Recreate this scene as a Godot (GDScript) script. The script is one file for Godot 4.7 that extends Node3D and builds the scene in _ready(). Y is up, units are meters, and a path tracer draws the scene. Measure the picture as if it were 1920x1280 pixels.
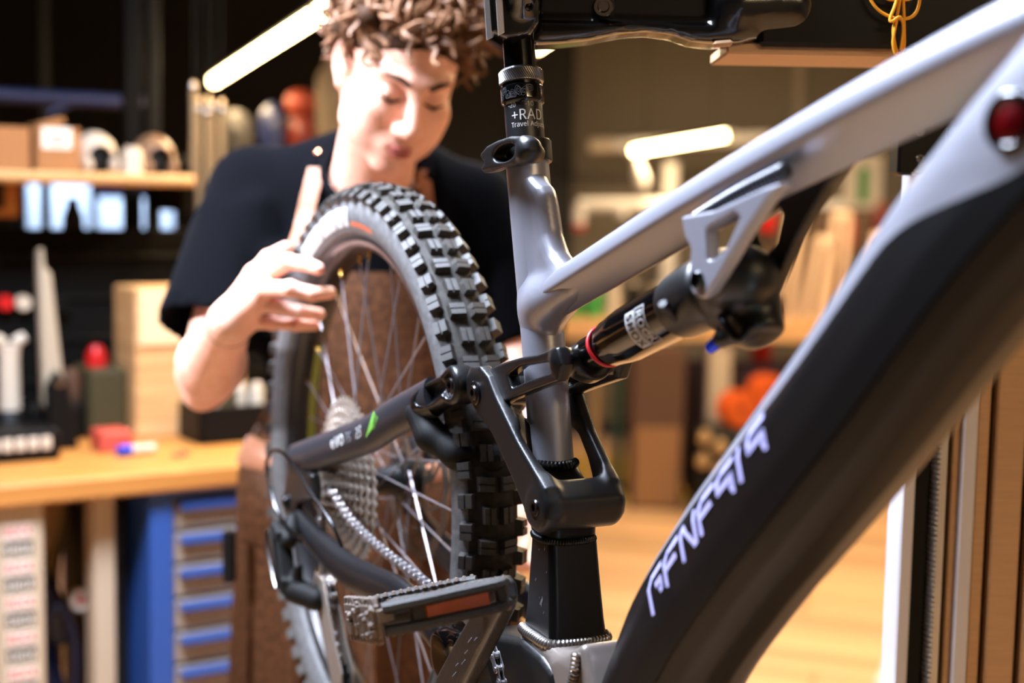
extends Node3D
# A bicycle repair workshop: a mountain bike hangs in a repair stand by its seat post, a mechanic in a leather
# apron holds the rear wheel, a workbench and shelves stand behind to the left, the shop floor opens to the right.


class Geo:
	# collects triangles (counter-clockwise seen from outside) and commits them with normals split at creases
	var v := PackedVector3Array()
	var t := PackedInt32Array()
	var c := PackedColorArray()
	var u := PackedVector2Array()
	var tint := Color.WHITE

	func p(x: Vector3, uv := Vector2.ZERO) -> int:
		v.append(x)
		c.append(tint)
		u.append(uv)
		return v.size() - 1

	func tri(a: int, b: int, d: int) -> void:
		t.append(a)
		t.append(b)
		t.append(d)

	func quad(a: int, b: int, d: int, e: int) -> void:
		tri(a, b, d)
		tri(a, d, e)

	func fix(at: int) -> void:
		if at >= t.size():
			return
		var o := v[t[at]]
		var s := 0.0
		for i in range(at, t.size(), 3):
			s += (v[t[i]] - o).dot((v[t[i + 1]] - o).cross(v[t[i + 2]] - o))
		if s < 0.0:
			for i in range(at, t.size(), 3):
				var k := t[i]
				t[i] = t[i + 1]
				t[i + 1] = k

	func loft(rings: Array, caps := true, around := false) -> void:
		# rings of equally many points, joined one to the next
		var at := t.size()
		var ids := []
		var n: int = rings[0].size()
		var along := 0.0
		for k in rings.size():
			var row := PackedInt32Array()
			if k > 0:
				along += (rings[k][0] as Vector3).distance_to(rings[k - 1][0])
			for i in n:
				row.append(p(rings[k][i], Vector2(float(i) / n, along)))
			ids.append(row)
		for k in (rings.size() if around else rings.size() - 1):
			var a: PackedInt32Array = ids[k]
			var b: PackedInt32Array = ids[(k + 1) % rings.size()]
			for i in n:
				var j := (i + 1) % n
				quad(a[i], a[j], b[j], b[i])
		if caps and not around:
			for e in [0, rings.size() - 1]:
				var mid := Vector3.ZERO
				for q in rings[e]:
					mid += q
				var m := p(mid / n)
				var row: PackedInt32Array = ids[e]
				for i in n:
					if e == 0:
						tri(m, row[(i + 1) % n], row[i])
					else:
						tri(m, row[i], row[(i + 1) % n])
		fix(at)

	func tube(path: Array, radius, n := 12, caps := true, flat := 1.0, side := Vector3.ZERO, around := false) -> void:
		# a round or flattened tube along a path; radius is a number or one per point; flat scales it across «side»
		var rings := []
		var m := path.size()
		var x := side
		for k in m:
			var d: Vector3
			if around:
				d = path[(k + 1) % m] - path[(k + m - 1) % m]
			else:
				d = path[mini(k + 1, m - 1)] - path[maxi(k - 1, 0)]
			d = d.normalized()
			if x == Vector3.ZERO:
				x = d.cross(Vector3.UP if absf(d.y) < 0.9 else Vector3.RIGHT)
			x = (x - d * x.dot(d)).normalized()
			var y := d.cross(x)
			var r: float = radius[k] if radius is Array or radius is PackedFloat32Array else radius
			var ring := PackedVector3Array()
			for i in n:
				var a := TAU * i / n
				ring.append((path[k] as Vector3) + x * (cos(a) * r * flat) + y * (sin(a) * r))
			rings.append(ring)
		loft(rings, caps, around)

	func lathe(profile: Array, at: Transform3D, n := 24, around := false, from := 0.0, to := TAU) -> void:
		# profile of (radius, height along y), spun round the local y axis
		var rings := []
		for q in profile:
			var ring := PackedVector3Array()
			for i in n:
				var a := from + (to - from) * i / n
				ring.append(at * Vector3(cos(a) * maxf(q.x, 1e-5), q.y, sin(a) * maxf(q.x, 1e-5)))
			rings.append(ring)
		loft(rings, true, around)

	func box(size: Vector3, at := Transform3D(), bevel := 0.0) -> void:
		var b := minf(bevel, 0.49 * minf(size.x, minf(size.y, size.z)))
		if b <= 0.0:
			prism(PackedVector2Array([Vector2(-1, -1), Vector2(1, -1), Vector2(1, 1), Vector2(-1, 1)]), -1.0, 1.0, at * Transform3D(Basis.from_scale(size * 0.5), Vector3.ZERO))
			return
		var h := size * 0.5
		var q := []
		for s in [[-h.x, -h.y], [h.x, -h.y], [h.x, h.y], [-h.x, h.y]]:
			q.append(Vector2(s[0], s[1]))
		var rings := []
		for e in [[-h.z, b], [-h.z + b, 0.0], [h.z - b, 0.0], [h.z, b]]:
			var ring := PackedVector3Array()
			for s in [[-1, -1, 1, 0], [1, -1, -1, 0], [1, -1, 0, 1], [1, 1, 0, -1], [1, 1, -1, 0], [-1, 1, 1, 0], [-1, 1, 0, -1], [-1, -1, 0, 1]]:
				ring.append(at * Vector3(s[0] * (h.x - e[1]) + s[2] * (b - e[1]), s[1] * (h.y - e[1]) + s[3] * (b - e[1]), e[0]))
			rings.append(ring)
		loft(rings)

	func prism(poly: PackedVector2Array, z0: float, z1: float, at := Transform3D(), bevel := 0.0) -> void:
		# a flat outline in local x and y, thick along z, its rims chamfered
		var start := t.size()
		var n := poly.size()
		var sgn := 0.0
		for i in n:
			sgn += poly[i].cross(poly[(i + 1) % n])
		sgn = signf(sgn)
		var inset := PackedVector2Array()
		for i in n:
			var a := (poly[i] - poly[(i + n - 1) % n]).normalized()
			var b := (poly[(i + 1) % n] - poly[i]).normalized()
			var m := (a.orthogonal() + b.orthogonal()).normalized()
			var k := 1.0 / maxf(0.4, m.dot(a.orthogonal()))
			inset.append(poly[i] - m * bevel * k * sgn)
		var rows := []
		var levels := [[inset, z0], [poly, z0 + bevel], [poly, z1 - bevel], [inset, z1]] if bevel > 0.0 else [[poly, z0], [poly, z1]]
		for l in levels:
			var row := PackedInt32Array()
			for q in l[0]:
				row.append(p(at * Vector3(q.x, q.y, l[1]), q))
			rows.append(row)
		for k in rows.size() - 1:
			for i in n:
				var j := (i + 1) % n
				quad(rows[k][i], rows[k][j], rows[k + 1][j], rows[k + 1][i])
		var cap := Geometry2D.triangulate_polygon(inset)
		if sgn < 0.0:
			cap.reverse()
		# the triangulation may turn either way: make it agree with the sides
		for i in range(0, cap.size(), 3):
			var a := inset[cap[i]]
			var area := (inset[cap[i + 1]] - a).cross(inset[cap[i + 2]] - a)
			var o := [cap[i], cap[i + 1], cap[i + 2]] if area * sgn > 0.0 else [cap[i], cap[i + 2], cap[i + 1]]
			tri(rows[0][o[0]], rows[0][o[2]], rows[0][o[1]])
			var z := rows.size() - 1
			tri(rows[z][o[0]], rows[z][o[1]], rows[z][o[2]])
		fix(start)

	func ball(at: Transform3D, n := 12, m := 8) -> void:
		var prof := []
		for k in m + 1:
			var a := PI * k / m
			prof.append(Vector2(sin(a), -cos(a)))
		lathe(prof, at, n)

	func ring(at: Transform3D, big: float, small: float, n := 32, m := 8, flat := 1.0) -> void:
		# a torus round the local y axis
		var prof := []
		for k in m:
			var a := TAU * k / m
			prof.append(Vector2(big + small * cos(a) * flat, small * sin(a)))
		lathe(prof, at, n, true)

	func sheet(rows: Array, thick: float) -> void:
		# a grid of points made into cloth with a thickness
		var start := t.size()
		var h := rows.size()
		var w: int = rows[0].size()
		var ids := [[], []]
		for f in 2:
			for j in h:
				var row := PackedInt32Array()
				for i in w:
					var dx: Vector3 = rows[j][mini(i + 1, w - 1)] - rows[j][maxi(i - 1, 0)]
					var dy: Vector3 = rows[mini(j + 1, h - 1)][i] - rows[maxi(j - 1, 0)][i]
					var nn := dx.cross(dy).normalized()
					row.append(p((rows[j][i] as Vector3) + nn * (thick * (0.5 - f)), Vector2(float(i) / (w - 1), float(j) / (h - 1))))
				ids[f].append(row)
		for j in h - 1:
			for i in w - 1:
				quad(ids[0][j][i], ids[0][j][i + 1], ids[0][j + 1][i + 1], ids[0][j + 1][i])
				quad(ids[1][j][i], ids[1][j + 1][i], ids[1][j + 1][i + 1], ids[1][j][i + 1])
		for i in w - 1:
			quad(ids[0][0][i], ids[1][0][i], ids[1][0][i + 1], ids[0][0][i + 1])
			quad(ids[0][h - 1][i], ids[0][h - 1][i + 1], ids[1][h - 1][i + 1], ids[1][h - 1][i])
		for j in h - 1:
			quad(ids[0][j][0], ids[0][j + 1][0], ids[1][j + 1][0], ids[1][j][0])
			quad(ids[0][j][w - 1], ids[1][j][w - 1], ids[1][j + 1][w - 1], ids[0][j + 1][w - 1])
		fix(start)

	func mesh(crease := 38.0) -> ArrayMesh:
		var nf := t.size() / 3
		var fn := PackedVector3Array()
		var count := PackedInt32Array()
		count.resize(v.size() + 1)
		for f in nf:
			var n := (v[t[f * 3 + 1]] - v[t[f * 3]]).cross(v[t[f * 3 + 2]] - v[t[f * 3]])
			fn.append(n)
			for k in 3:
				count[t[f * 3 + k]] += 1
		var first := PackedInt32Array()
		first.resize(v.size() + 1)
		var sum := 0
		for i in v.size():
			first[i] = sum
			sum += count[i]
		first[v.size()] = sum
		var faces := PackedInt32Array()
		faces.resize(sum)
		var fill := first.duplicate()
		for f in nf:
			for k in 3:
				var i := t[f * 3 + k]
				faces[fill[i]] = f
				fill[i] += 1
		var lim := cos(deg_to_rad(crease))
		var ov := PackedVector3Array()
		var on := PackedVector3Array()
		var ou := PackedVector2Array()
		var oc := PackedColorArray()
		for f in nf:
			var n0 := fn[f].normalized()
			if n0 == Vector3.ZERO:
				continue
			for k in [0, 2, 1]:
				var i := t[f * 3 + k]
				var n := Vector3.ZERO
				for q in range(first[i], first[i + 1]):
					var m := fn[faces[q]]
					if m.dot(n0) >= lim * m.length():
						n += m
				ov.append(v[i])
				on.append(n.normalized() if n != Vector3.ZERO else n0)
				ou.append(u[i])
				oc.append(c[i])
		var a := []
		a.resize(Mesh.ARRAY_MAX)
		a[Mesh.ARRAY_VERTEX] = ov
		a[Mesh.ARRAY_NORMAL] = on
		a[Mesh.ARRAY_TEX_UV] = ou
		a[Mesh.ARRAY_COLOR] = oc
		var out := ArrayMesh.new()
		out.add_surface_from_arrays(Mesh.PRIMITIVE_TRIANGLES, a)
		return out


class Prim:
	var kind := 0
	var inv := Transform3D()
	var a := Vector3.ZERO
	var b := Vector3.ZERO
	var ra := 0.0
	var rb := 0.0
	var k := 0.0
	var cut := false
	var poly := PackedVector2Array()

	func dist(w: Vector3) -> float:
		if kind == 0:
			var ab := b - a
			var s := clampf((w - a).dot(ab) / maxf(ab.length_squared(), 1e-9), 0.0, 1.0)
			return (w - a - ab * s).length() - lerpf(ra, rb, s)
		var q := inv * w
		if kind == 1:
			var e := (q / a).length()
			var g := (q / (a * a)).length()
			return e * (e - 1.0) / maxf(g, 1e-6)
		if kind == 2:
			var h := q.abs() - a + Vector3(ra, ra, ra)
			return h.max(Vector3.ZERO).length() + minf(maxf(h.x, maxf(h.y, h.z)), 0.0) - ra
		var d: float
		if kind == 3:
			var z := Vector2(q.x, q.y)
			var n := poly.size()
			d = 1e9
			var s := 1.0
			var zy := z.y
			var pj := poly[n - 1]
			for pi in poly:
				var e := pj - pi
				var f := z - pi
				d = minf(d, f.distance_squared_to(e * clampf(f.dot(e) / e.length_squared(), 0.0, 1.0)))
				if (zy >= pi.y) == (zy < pj.y):
					if (e.x * f.y > e.y * f.x) == (zy >= pi.y):
						s = -s
				pj = pi
			d = s * sqrt(d)
			var hz := Vector2(d, absf(q.z) - rb) + Vector2(ra, ra)
			return hz.max(Vector2.ZERO).length() + minf(maxf(hz.x, hz.y), 0.0) - ra
		var hc := Vector2(Vector2(q.x, q.z).length() - a.x, absf(q.y) - a.y) + Vector2(ra, ra)
		return hc.max(Vector2.ZERO).length() + minf(maxf(hc.x, hc.y), 0.0) - ra


class Sdf:
	# solids joined with a smooth minimum and meshed as surface nets
	var list: Array[Prim] = []

	func add(q: Prim, k: float, cut: bool) -> void:
		q.k = k
		q.cut = cut
		list.append(q)

	func cap(a: Vector3, b: Vector3, ra: float, rb: float, k := 0.01, cut := false) -> void:
		var q := Prim.new()
		q.a = a
		q.b = b
		q.ra = ra
		q.rb = rb
		add(q, k, cut)

	func egg(at: Transform3D, radii: Vector3, k := 0.01, cut := false) -> void:
		var q := Prim.new()
		q.kind = 1
		q.inv = at.affine_inverse()
		q.a = radii
		add(q, k, cut)

	func box(at: Transform3D, half: Vector3, r := 0.002, k := 0.002, cut := false) -> void:
		var q := Prim.new()
		q.kind = 2
		q.inv = at.affine_inverse()
		q.a = half
		q.ra = r
		add(q, k, cut)

	func plate(poly: Array, at: Transform3D, half: float, r := 0.002, k := 0.002, cut := false) -> void:
		var q := Prim.new()
		q.kind = 3
		q.inv = at.affine_inverse()
		q.poly = PackedVector2Array(poly)
		q.rb = half
		q.ra = r
		add(q, k, cut)

	func rod(at: Transform3D, radius: float, half: float, r := 0.002, k := 0.002, cut := false) -> void:
		var q := Prim.new()
		q.kind = 4
		q.inv = at.affine_inverse()
		q.a = Vector3(radius, half, 0)
		q.ra = r
		add(q, k, cut)

	static func eval(some: Array[Prim], w: Vector3) -> float:
		var r := 10.0
		for q in some:
			var d := q.dist(w)
			if q.cut:
				d = -d
				var h := maxf(q.k - absf(r - d), 0.0)
				r = maxf(r, d) + (h * h * 0.25 / q.k if q.k > 0.0 else 0.0)
			else:
				var h := maxf(q.k - absf(r - d), 0.0)
				r = minf(r, d) - (h * h * 0.25 / q.k if q.k > 0.0 else 0.0)
		return r

	static func near(some: Array[Prim], mid: Vector3, hd: float) -> Array[Prim]:
		# the solids that matter inside a ball of radius hd, none if the surface cannot pass there
		var out: Array[Prim] = []
		var ds := PackedFloat32Array()
		var best := 10.0
		for q in some:
			var d := q.dist(mid)
			ds.append(d)
			if not q.cut:
				best = minf(best, d - q.k * 0.5)
		if best > hd * 1.35:
			return out
		for i in some.size():
			var q := some[i]
			if q.cut and ds[i] < hd * 1.2 + q.k or not q.cut and ds[i] < best + 2.4 * hd + q.k * 1.5:
				out.append(q)
		if eval(out, mid) < -hd * 1.5:
			out.clear()
		return out

	func mesh(cell: float, lo: Vector3, hi: Vector3, g: Geo = null) -> ArrayMesh:
		var own := g == null
		if own:
			g = Geo.new()
		var bx := int(ceil((hi.x - lo.x) / cell / 16.0))
		var by := int(ceil((hi.y - lo.y) / cell / 16.0))
		var bz := int(ceil((hi.z - lo.z) / cell / 16.0))
		var nx := bx * 16 + 1
		var ny := by * 16 + 1
		var nz := bz * 16 + 1
		var val := PackedFloat32Array()
		val.resize(nx * ny * nz)
		val.fill(99.0)
		var ids := PackedInt32Array()
		ids.resize(nx * ny * nz)
		ids.fill(-1)
		var sy := nx
		var sz := nx * ny
		var live := []
		for z in bz:
			for y in by:
				for x in bx:
					var big := near(list, lo + Vector3(x * 16 + 8, y * 16 + 8, z * 16 + 8) * cell, cell * 8.0 * 1.733)
					if big.is_empty():
						continue
					for kk in 4:
						for jj in 4:
							for ii in 4:
								var ox := x * 16 + ii * 4
								var oy := y * 16 + jj * 4
								var oz := z * 16 + kk * 4
								var some := near(big, lo + Vector3(ox + 2, oy + 2, oz + 2) * cell, cell * 2.0 * 1.733)
								if some.is_empty():
									continue
								live.append([ox, oy, oz])
								for k in 5:
									for j in 5:
										var at := (oz + k) * sz + (oy + j) * sy + ox
										for i in 5:
											if val[at + i] > 50.0:
												val[at + i] = eval(some, lo + Vector3(ox + i, oy + j, oz + k) * cell)
		var corner := [0, 1, sy, sy + 1, sz, sz + 1, sz + sy, sz + sy + 1]
		var where := [Vector3(0, 0, 0), Vector3(1, 0, 0), Vector3(0, 1, 0), Vector3(1, 1, 0), Vector3(0, 0, 1), Vector3(1, 0, 1), Vector3(0, 1, 1), Vector3(1, 1, 1)]
		var edges := [[0, 1], [2, 3], [4, 5], [6, 7], [0, 2], [1, 3], [4, 6], [5, 7], [0, 4], [1, 5], [2, 6], [3, 7]]
		for b in live:
			for k in 4:
				for j in 4:
					for i in 4:
						var at: int = (b[2] + k) * sz + (b[1] + j) * sy + b[0] + i
						var neg := 0
						for o in corner:
							if val[at + o] < 0.0:
								neg += 1
						if neg == 0 or neg == 8:
							continue
						var s := Vector3.ZERO
						var n := 0
						for e in edges:
							var v0 := val[at + corner[e[0]]]
							var v1 := val[at + corner[e[1]]]
							if (v0 < 0.0) != (v1 < 0.0):
								s += (where[e[0]] as Vector3).lerp(where[e[1]], v0 / (v0 - v1))
								n += 1
						ids[at] = g.p(lo + (Vector3(b[0] + i, b[1] + j, b[2] + k) + s / n) * cell)
		for b in live:
			for k in 4:
				for j in 4:
					for i in 4:
						var at: int = (b[2] + k) * sz + (b[1] + j) * sy + b[0] + i
						var s0 := val[at] < 0.0
						if ids[at] < 0:
							continue
						for e in 3:
							var d: int = [1, sy, sz][e]
							if s0 == (val[at + d] < 0.0):
								continue
							var o1: int = [sy, sz, 1][e]
							var o2: int = [sz, 1, sy][e]
							if at - o1 - o2 < 0:
								continue
							var q0 := ids[at - o1 - o2]
							var q1 := ids[at - o2]
							var q2 := ids[at]
							var q3 := ids[at - o1]
							if q0 < 0 or q1 < 0 or q2 < 0 or q3 < 0:
								continue
							if s0:
								g.quad(q0, q1, q2, q3)
							else:
								g.quad(q0, q3, q2, q1)
		return g.mesh(70.0) if own else null


# ---------------------------------------------------------------- nodes, names and labels
var taken := {}


func numbered(called: String) -> String:
	var n: int = taken.get(called, 0)
	taken[called] = n + 1
	return called if n == 0 else "%s_%03d" % [called, n]


func tag(o: Node3D, label: String, category: String, group := "") -> Node3D:
	o.set_meta("label", label)
	o.set_meta("category", category)
	if group:
		o.set_meta("group", group)
	return o


func thing(called: String, label: String, category: String, at := Vector3.ZERO, turn := 0.0, group := "") -> Node3D:
	var o := Node3D.new()
	o.name = numbered(called)
	add_child(o)
	o.position = at
	o.rotation.y = turn
	tag(o, label, category, group)
	return o


func part(called: String, shape, material: Material, parent: Node3D, label := "", at := Transform3D()) -> MeshInstance3D:
	var o := MeshInstance3D.new()
	o.name = called
	o.mesh = shape.mesh() if shape is Geo else shape
	o.material_override = material
	o.transform = at
	var n := 0
	while parent.has_node(NodePath(o.name)):
		n += 1
		o.name = "%s_%03d" % [called, n]
	parent.add_child(o, true)
	if label:
		o.set_meta("label", label)
	return o


func solo(called: String, shape, material: Material, label: String, category: String, group := "", at := Transform3D()) -> MeshInstance3D:
	var o := part(numbered(called), shape, material, self, "", at)
	tag(o, label, category, group)
	return o


func setting(called: String, shape, material: Material, parent: Node3D = self) -> MeshInstance3D:
	var o := part(called, shape, material, parent)
	if parent == self:
		o.set_meta("kind", "structure")
	return o


func T(at: Vector3, dir := Vector3.UP, side := Vector3.ZERO) -> Transform3D:
	# a frame at a point whose y axis runs along dir
	var y := dir.normalized()
	var x := side
	if x == Vector3.ZERO:
		x = Vector3.RIGHT if absf(y.x) < 0.9 else Vector3.BACK
	x = (x - y * x.dot(y)).normalized()
	return Transform3D(Basis(x, y, x.cross(y)), at)


func smooth_path(points: Array, per := 6, closed := false) -> Array:
	# a Catmull-Rom curve through points
	var out := []
	var n := points.size()
	for i in (n if closed else n - 1):
		var p0 = points[(i + n - 1) % n] if closed or i > 0 else points[0]
		var p1 = points[i]
		var p2 = points[(i + 1) % n]
		var p3 = points[(i + 2) % n] if closed or i < n - 2 else points[n - 1]
		for k in per:
			out.append(p1.cubic_interpolate(p2, p0, p3, float(k) / per))
	if not closed:
		out.append(points[n - 1])
	return out


# ---------------------------------------------------------------- materials
var M := {}


func noise_image(seed_: int, freq: float, octaves := 3, stretch := Vector2.ONE, size := 256) -> Image:
	var n := FastNoiseLite.new()
	n.seed = seed_
	n.noise_type = FastNoiseLite.TYPE_SIMPLEX
	n.frequency = freq
	n.fractal_octaves = octaves
	var im := Image.create(size, size, false, Image.FORMAT_RGBA8)
	for y in size:
		for x in size:
			# blended with its own shifted copy near the border so that it repeats without a seam
			var fx := clampf((x - size * 0.75) / (size * 0.25), 0.0, 1.0)
			var fy := clampf((y - size * 0.75) / (size * 0.25), 0.0, 1.0)
			var px := x * stretch.x
			var py := y * stretch.y
			var qx := (x - size) * stretch.x
			var qy := (y - size) * stretch.y
			var a := lerpf(n.get_noise_2d(px, py), n.get_noise_2d(qx, py), fx)
			var b := lerpf(n.get_noise_2d(px, qy), n.get_noise_2d(qx, qy), fx)
			var q := clampf(lerpf(a, b, fy) * 0.5 + 0.5, 0.0, 1.0)
			im.set_pixel(x, y, Color(q, q, q))
	return im


func tinted(im: Image, dark: Color, light: Color, gain := 1.6) -> ImageTexture:
	var out: Image = im.duplicate()
	for y in im.get_height():
		for x in im.get_width():
			var q := clampf((im.get_pixel(x, y).r - 0.5) * gain + 0.5, 0.0, 1.0)
			out.set_pixel(x, y, dark.lerp(light, q))
	return ImageTexture.create_from_image(out)


func bumps(im: Image, strength := 3.0) -> ImageTexture:
	var out: Image = im.duplicate()
	out.bump_map_to_normal_map(strength)
	return ImageTexture.create_from_image(out)


func mat(called: String, color: Color, rough := 0.5, metal := 0.0, more := {}) -> StandardMaterial3D:
	var m := StandardMaterial3D.new()
	m.resource_name = called
	m.albedo_color = color
	m.roughness = rough
	m.metallic = metal
	for k in more:
		m.set(k, more[k])
	M[called] = m
	return m


func grainy(m: StandardMaterial3D, normal: Texture2D, per_metre: float, strength := 0.5, albedo: Texture2D = null) -> StandardMaterial3D:
	m.uv1_triplanar = true
	m.uv1_scale = Vector3.ONE * per_metre
	if normal:
		m.normal_enabled = true
		m.normal_texture = normal
		m.normal_scale = strength
	if albedo:
		m.albedo_texture = albedo
	return m


func make_materials() -> void:
	var fine := noise_image(3, 0.11, 3)
	var coarse := noise_image(5, 0.02, 4)
	var streak := noise_image(9, 0.03, 4, Vector2(0.25, 3.0))
	var fine_n := bumps(fine, 4.0)
	var coarse_n := bumps(coarse, 6.0)
	var white := Color.WHITE
	# the bicycle
	grainy(mat("silver_paint", Color(0.55, 0.55, 0.585), 0.34, 0.45), fine_n, 60.0, 0.06)
	grainy(mat("black_paint", Color(0.018, 0.018, 0.022), 0.40, 0.0, {"metallic_specular": 0.33}), fine_n, 60.0, 0.06)
	M.frame_paint = grainy(mat("frame_paint", white, 0.4, 0.25, {"vertex_color_use_as_albedo": true}), fine_n, 60.0, 0.05)
	grainy(mat("anodised", Color(0.046, 0.045, 0.048), 0.40, 0.3, {"metallic_specular": 0.45}), fine_n, 110.0, 0.45)
	grainy(mat("forged", Color(0.085, 0.084, 0.088), 0.32, 0.45), fine_n, 60.0, 0.08)
	mat("gloss_black", Color(0.012, 0.012, 0.014), 0.14, 0.0, {"metallic_specular": 0.42, "clearcoat_enabled": true, "clearcoat": 0.35, "clearcoat_roughness": 0.05})
	mat("satin_black", Color(0.036, 0.036, 0.038), 0.4, 0.1)
	mat("matte_black", Color(0.03, 0.029, 0.029), 0.65, 0.0, {"metallic_specular": 0.3})
	mat("chrome_black", Color(0.16, 0.15, 0.145), 0.12, 0.9)
	mat("steel", Color(0.50, 0.49, 0.48), 0.28, 1.0)
	grainy(mat("worn_steel", Color(0.62, 0.58, 0.54), 0.33, 0.75), fine_n, 120.0, 0.2)
	mat("bolt", Color(0.17, 0.17, 0.18), 0.24, 0.9)
	grainy(mat("weld", Color(0.50, 0.48, 0.46), 0.3, 0.85), fine_n, 120.0, 0.1)
	grainy(mat("raw_aluminium", Color(0.50, 0.46, 0.43), 0.36, 0.45), fine_n, 90.0, 0.12)
	grainy(mat("tyre_rubber", white, 0.62, 0.0, {"albedo_texture": tinted(coarse, Color(0.24, 0.24, 0.245), Color(0.33, 0.325, 0.325), 2.0)}), fine_n, 14.0, 0.3)
	grainy(mat("knob_rubber", white, 0.6, 0.0, {"albedo_texture": tinted(coarse, Color(0.11, 0.10, 0.088), Color(0.19, 0.172, 0.15), 2.0)}), fine_n, 26.0, 0.3)
	mat("rim_paint", Color(0.12, 0.118, 0.125), 0.3, 0.4)
	mat("spoke_steel", Color(0.46, 0.43, 0.44), 0.3, 0.5)
	mat("brass", Color(0.78, 0.60, 0.30), 0.25, 1.0)
	grainy(mat("tread_rubber", white, 0.75, 0.0, {"metallic_specular": 0.3, "albedo_texture": tinted(coarse, Color(0.13, 0.118, 0.105), Color(0.20, 0.185, 0.165), 2.0)}), fine_n, 14.0, 0.3)
	mat("stay_paint", Color(0.15, 0.152, 0.17), 0.34, 0.3)
	mat("rim_green", Color(0.40, 0.46, 0.06), 0.35)
	grainy(mat("gloss_stay", Color(0.10, 0.10, 0.11), 0.33, 0.4), fine_n, 60.0, 0.05)
	mat("chain_steel", Color(0.62, 0.61, 0.62), 0.3, 0.85)
	mat("rotor_steel", Color(0.50, 0.45, 0.40), 0.34, 0.9)
	grainy(mat("crank_paint", white, 0.38, 0.2, {"albedo_texture": tinted(coarse, Color(0.07, 0.062, 0.056), Color(0.12, 0.10, 0.085), 1.8)}), fine_n, 12.0, 0.15)
	mat("red_rubber", Color(0.75, 0.09, 0.12), 0.45)
	mat("blue_anodised", Color(0.1, 0.25, 0.85), 0.25, 0.6)
	mat("decal_lavender", Color(0.62, 0.61, 0.78), 0.5)
	mat("decal_grey", Color(0.62, 0.62, 0.62), 0.5)
	mat("decal_white", Color(0.74, 0.73, 0.72), 0.55)
	mat("decal_dim", Color(0.33, 0.33, 0.35), 0.5)
	mat("decal_green", Color(0.42, 0.66, 0.24), 0.5)
	mat("decal_black", Color(0.04, 0.04, 0.045), 0.4)
	mat("decal_red", Color(0.72, 0.09, 0.08), 0.5)
	mat("decal_orange", Color(0.80, 0.38, 0.22), 0.5)
	mat("amber_reflector", Color(0.60, 0.27, 0.03), 0.2, 0.0, {"normal_enabled": true, "normal_texture": fine_n, "normal_scale": 1.5, "uv1_triplanar": true, "uv1_scale": Vector3.ONE * 60.0})
	grainy(mat("dirty_plastic", white, 0.7, 0.0, {"albedo_texture": tinted(fine, Color(0.04, 0.036, 0.032), Color(0.15, 0.125, 0.10), 1.8)}), fine_n, 16.0, 0.5)
	grainy(mat("mud_grip", white, 0.8, 0.0, {"albedo_texture": tinted(fine, Color(0.2, 0.17, 0.15), Color(0.55, 0.48, 0.43), 1.8)}), fine_n, 30.0, 0.8)
	mat("ruby", Color(0.38, 0.008, 0.025), 0.22, 0.4)
	# the stand
	grainy(mat("stand_black", Color(0.025, 0.025, 0.03), 0.4, 0.0, {"metallic_specular": 0.3}), fine_n, 40.0, 0.08)
	grainy(mat("aluminium", Color(0.80, 0.79, 0.78), 0.38, 0.75), fine_n, 30.0, 0.05)
	mat("cool_lit_aluminium", Color(0.72, 0.71, 0.73), 0.4, 0.1)  # aluminium faces towards the cool lamp, that light put into the colour
	mat("dim_grey", Color(0.20, 0.18, 0.15), 0.7)
	mat("brown_board", Color(0.30, 0.22, 0.15), 0.7)
	grainy(mat("warm_lit_aluminium", white, 0.45, 0.25, {"albedo_texture": tinted(streak, Color(0.66, 0.53, 0.40), Color(0.70, 0.565, 0.43), 1.2)}), fine_n, 5.0, 0.06)  # same aluminium, browned to show the warm light it reflects
	mat("yellow_cord", Color(0.90, 0.62, 0.10), 0.6)
	# the man
	grainy(mat("skin", white, 0.47, 0.0, {"subsurf_scatter_enabled": true, "subsurf_scatter_strength": 0.12, "albedo_texture": tinted(coarse, Color(0.84, 0.61, 0.52), Color(0.90, 0.70, 0.61), 1.6)}), fine_n, 9.0, 0.15)
	mat("lips", Color(0.68, 0.36, 0.34), 0.4)
	mat("eye_white", Color(0.85, 0.82, 0.80), 0.2)
	mat("eye_dark", Color(0.08, 0.05, 0.04), 0.15)
	mat("hair", Color(0.20, 0.125, 0.075), 0.7, 0.0, {"metallic_specular": 0.2})
	mat("hair_light", Color(0.40, 0.275, 0.185), 0.55, 0.0, {"metallic_specular": 0.3})
	mat("copper", Color(0.80, 0.50, 0.38), 0.25, 1.0)
	mat("stubble", Color(0.50, 0.33, 0.24), 0.6)
	grainy(mat("shirt_cloth", Color(0.022, 0.023, 0.032), 0.9, 0.0, {"rim_enabled": true, "rim": 0.05, "rim_tint": 0.3, "metallic_specular": 0.09}), fine_n, 40.0, 0.3)
	grainy(mat("leather", white, 0.6, 0.0, {"metallic_specular": 0.28, "albedo_texture": tinted(coarse, Color(0.19, 0.108, 0.055), Color(0.345, 0.215, 0.125), 1.8)}), fine_n, 12.0, 0.35)
	grainy(mat("strap_leather", white, 0.5, 0.0, {"albedo_texture": tinted(coarse, Color(0.55, 0.36, 0.26), Color(0.66, 0.45, 0.34), 1.8)}), fine_n, 20.0, 0.25)
	grainy(mat("trouser_cloth", Color(0.04, 0.036, 0.04), 0.85, 0.0, {"metallic_specular": 0.15}), fine_n, 40.0, 0.3)
	mat("bracelet", Color(0.10, 0.08, 0.09), 0.5)
	# the room
	grainy(mat("wall_paint", Color(0.40, 0.365, 0.32), 0.8), coarse_n, 0.9, 0.1)
	grainy(mat("dark_paint", Color(0.055, 0.047, 0.04), 0.75), coarse_n, 0.9, 0.1)
	grainy(mat("ceiling_paint", Color(0.20, 0.17, 0.13), 0.85), coarse_n, 0.7, 0.1)
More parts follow.
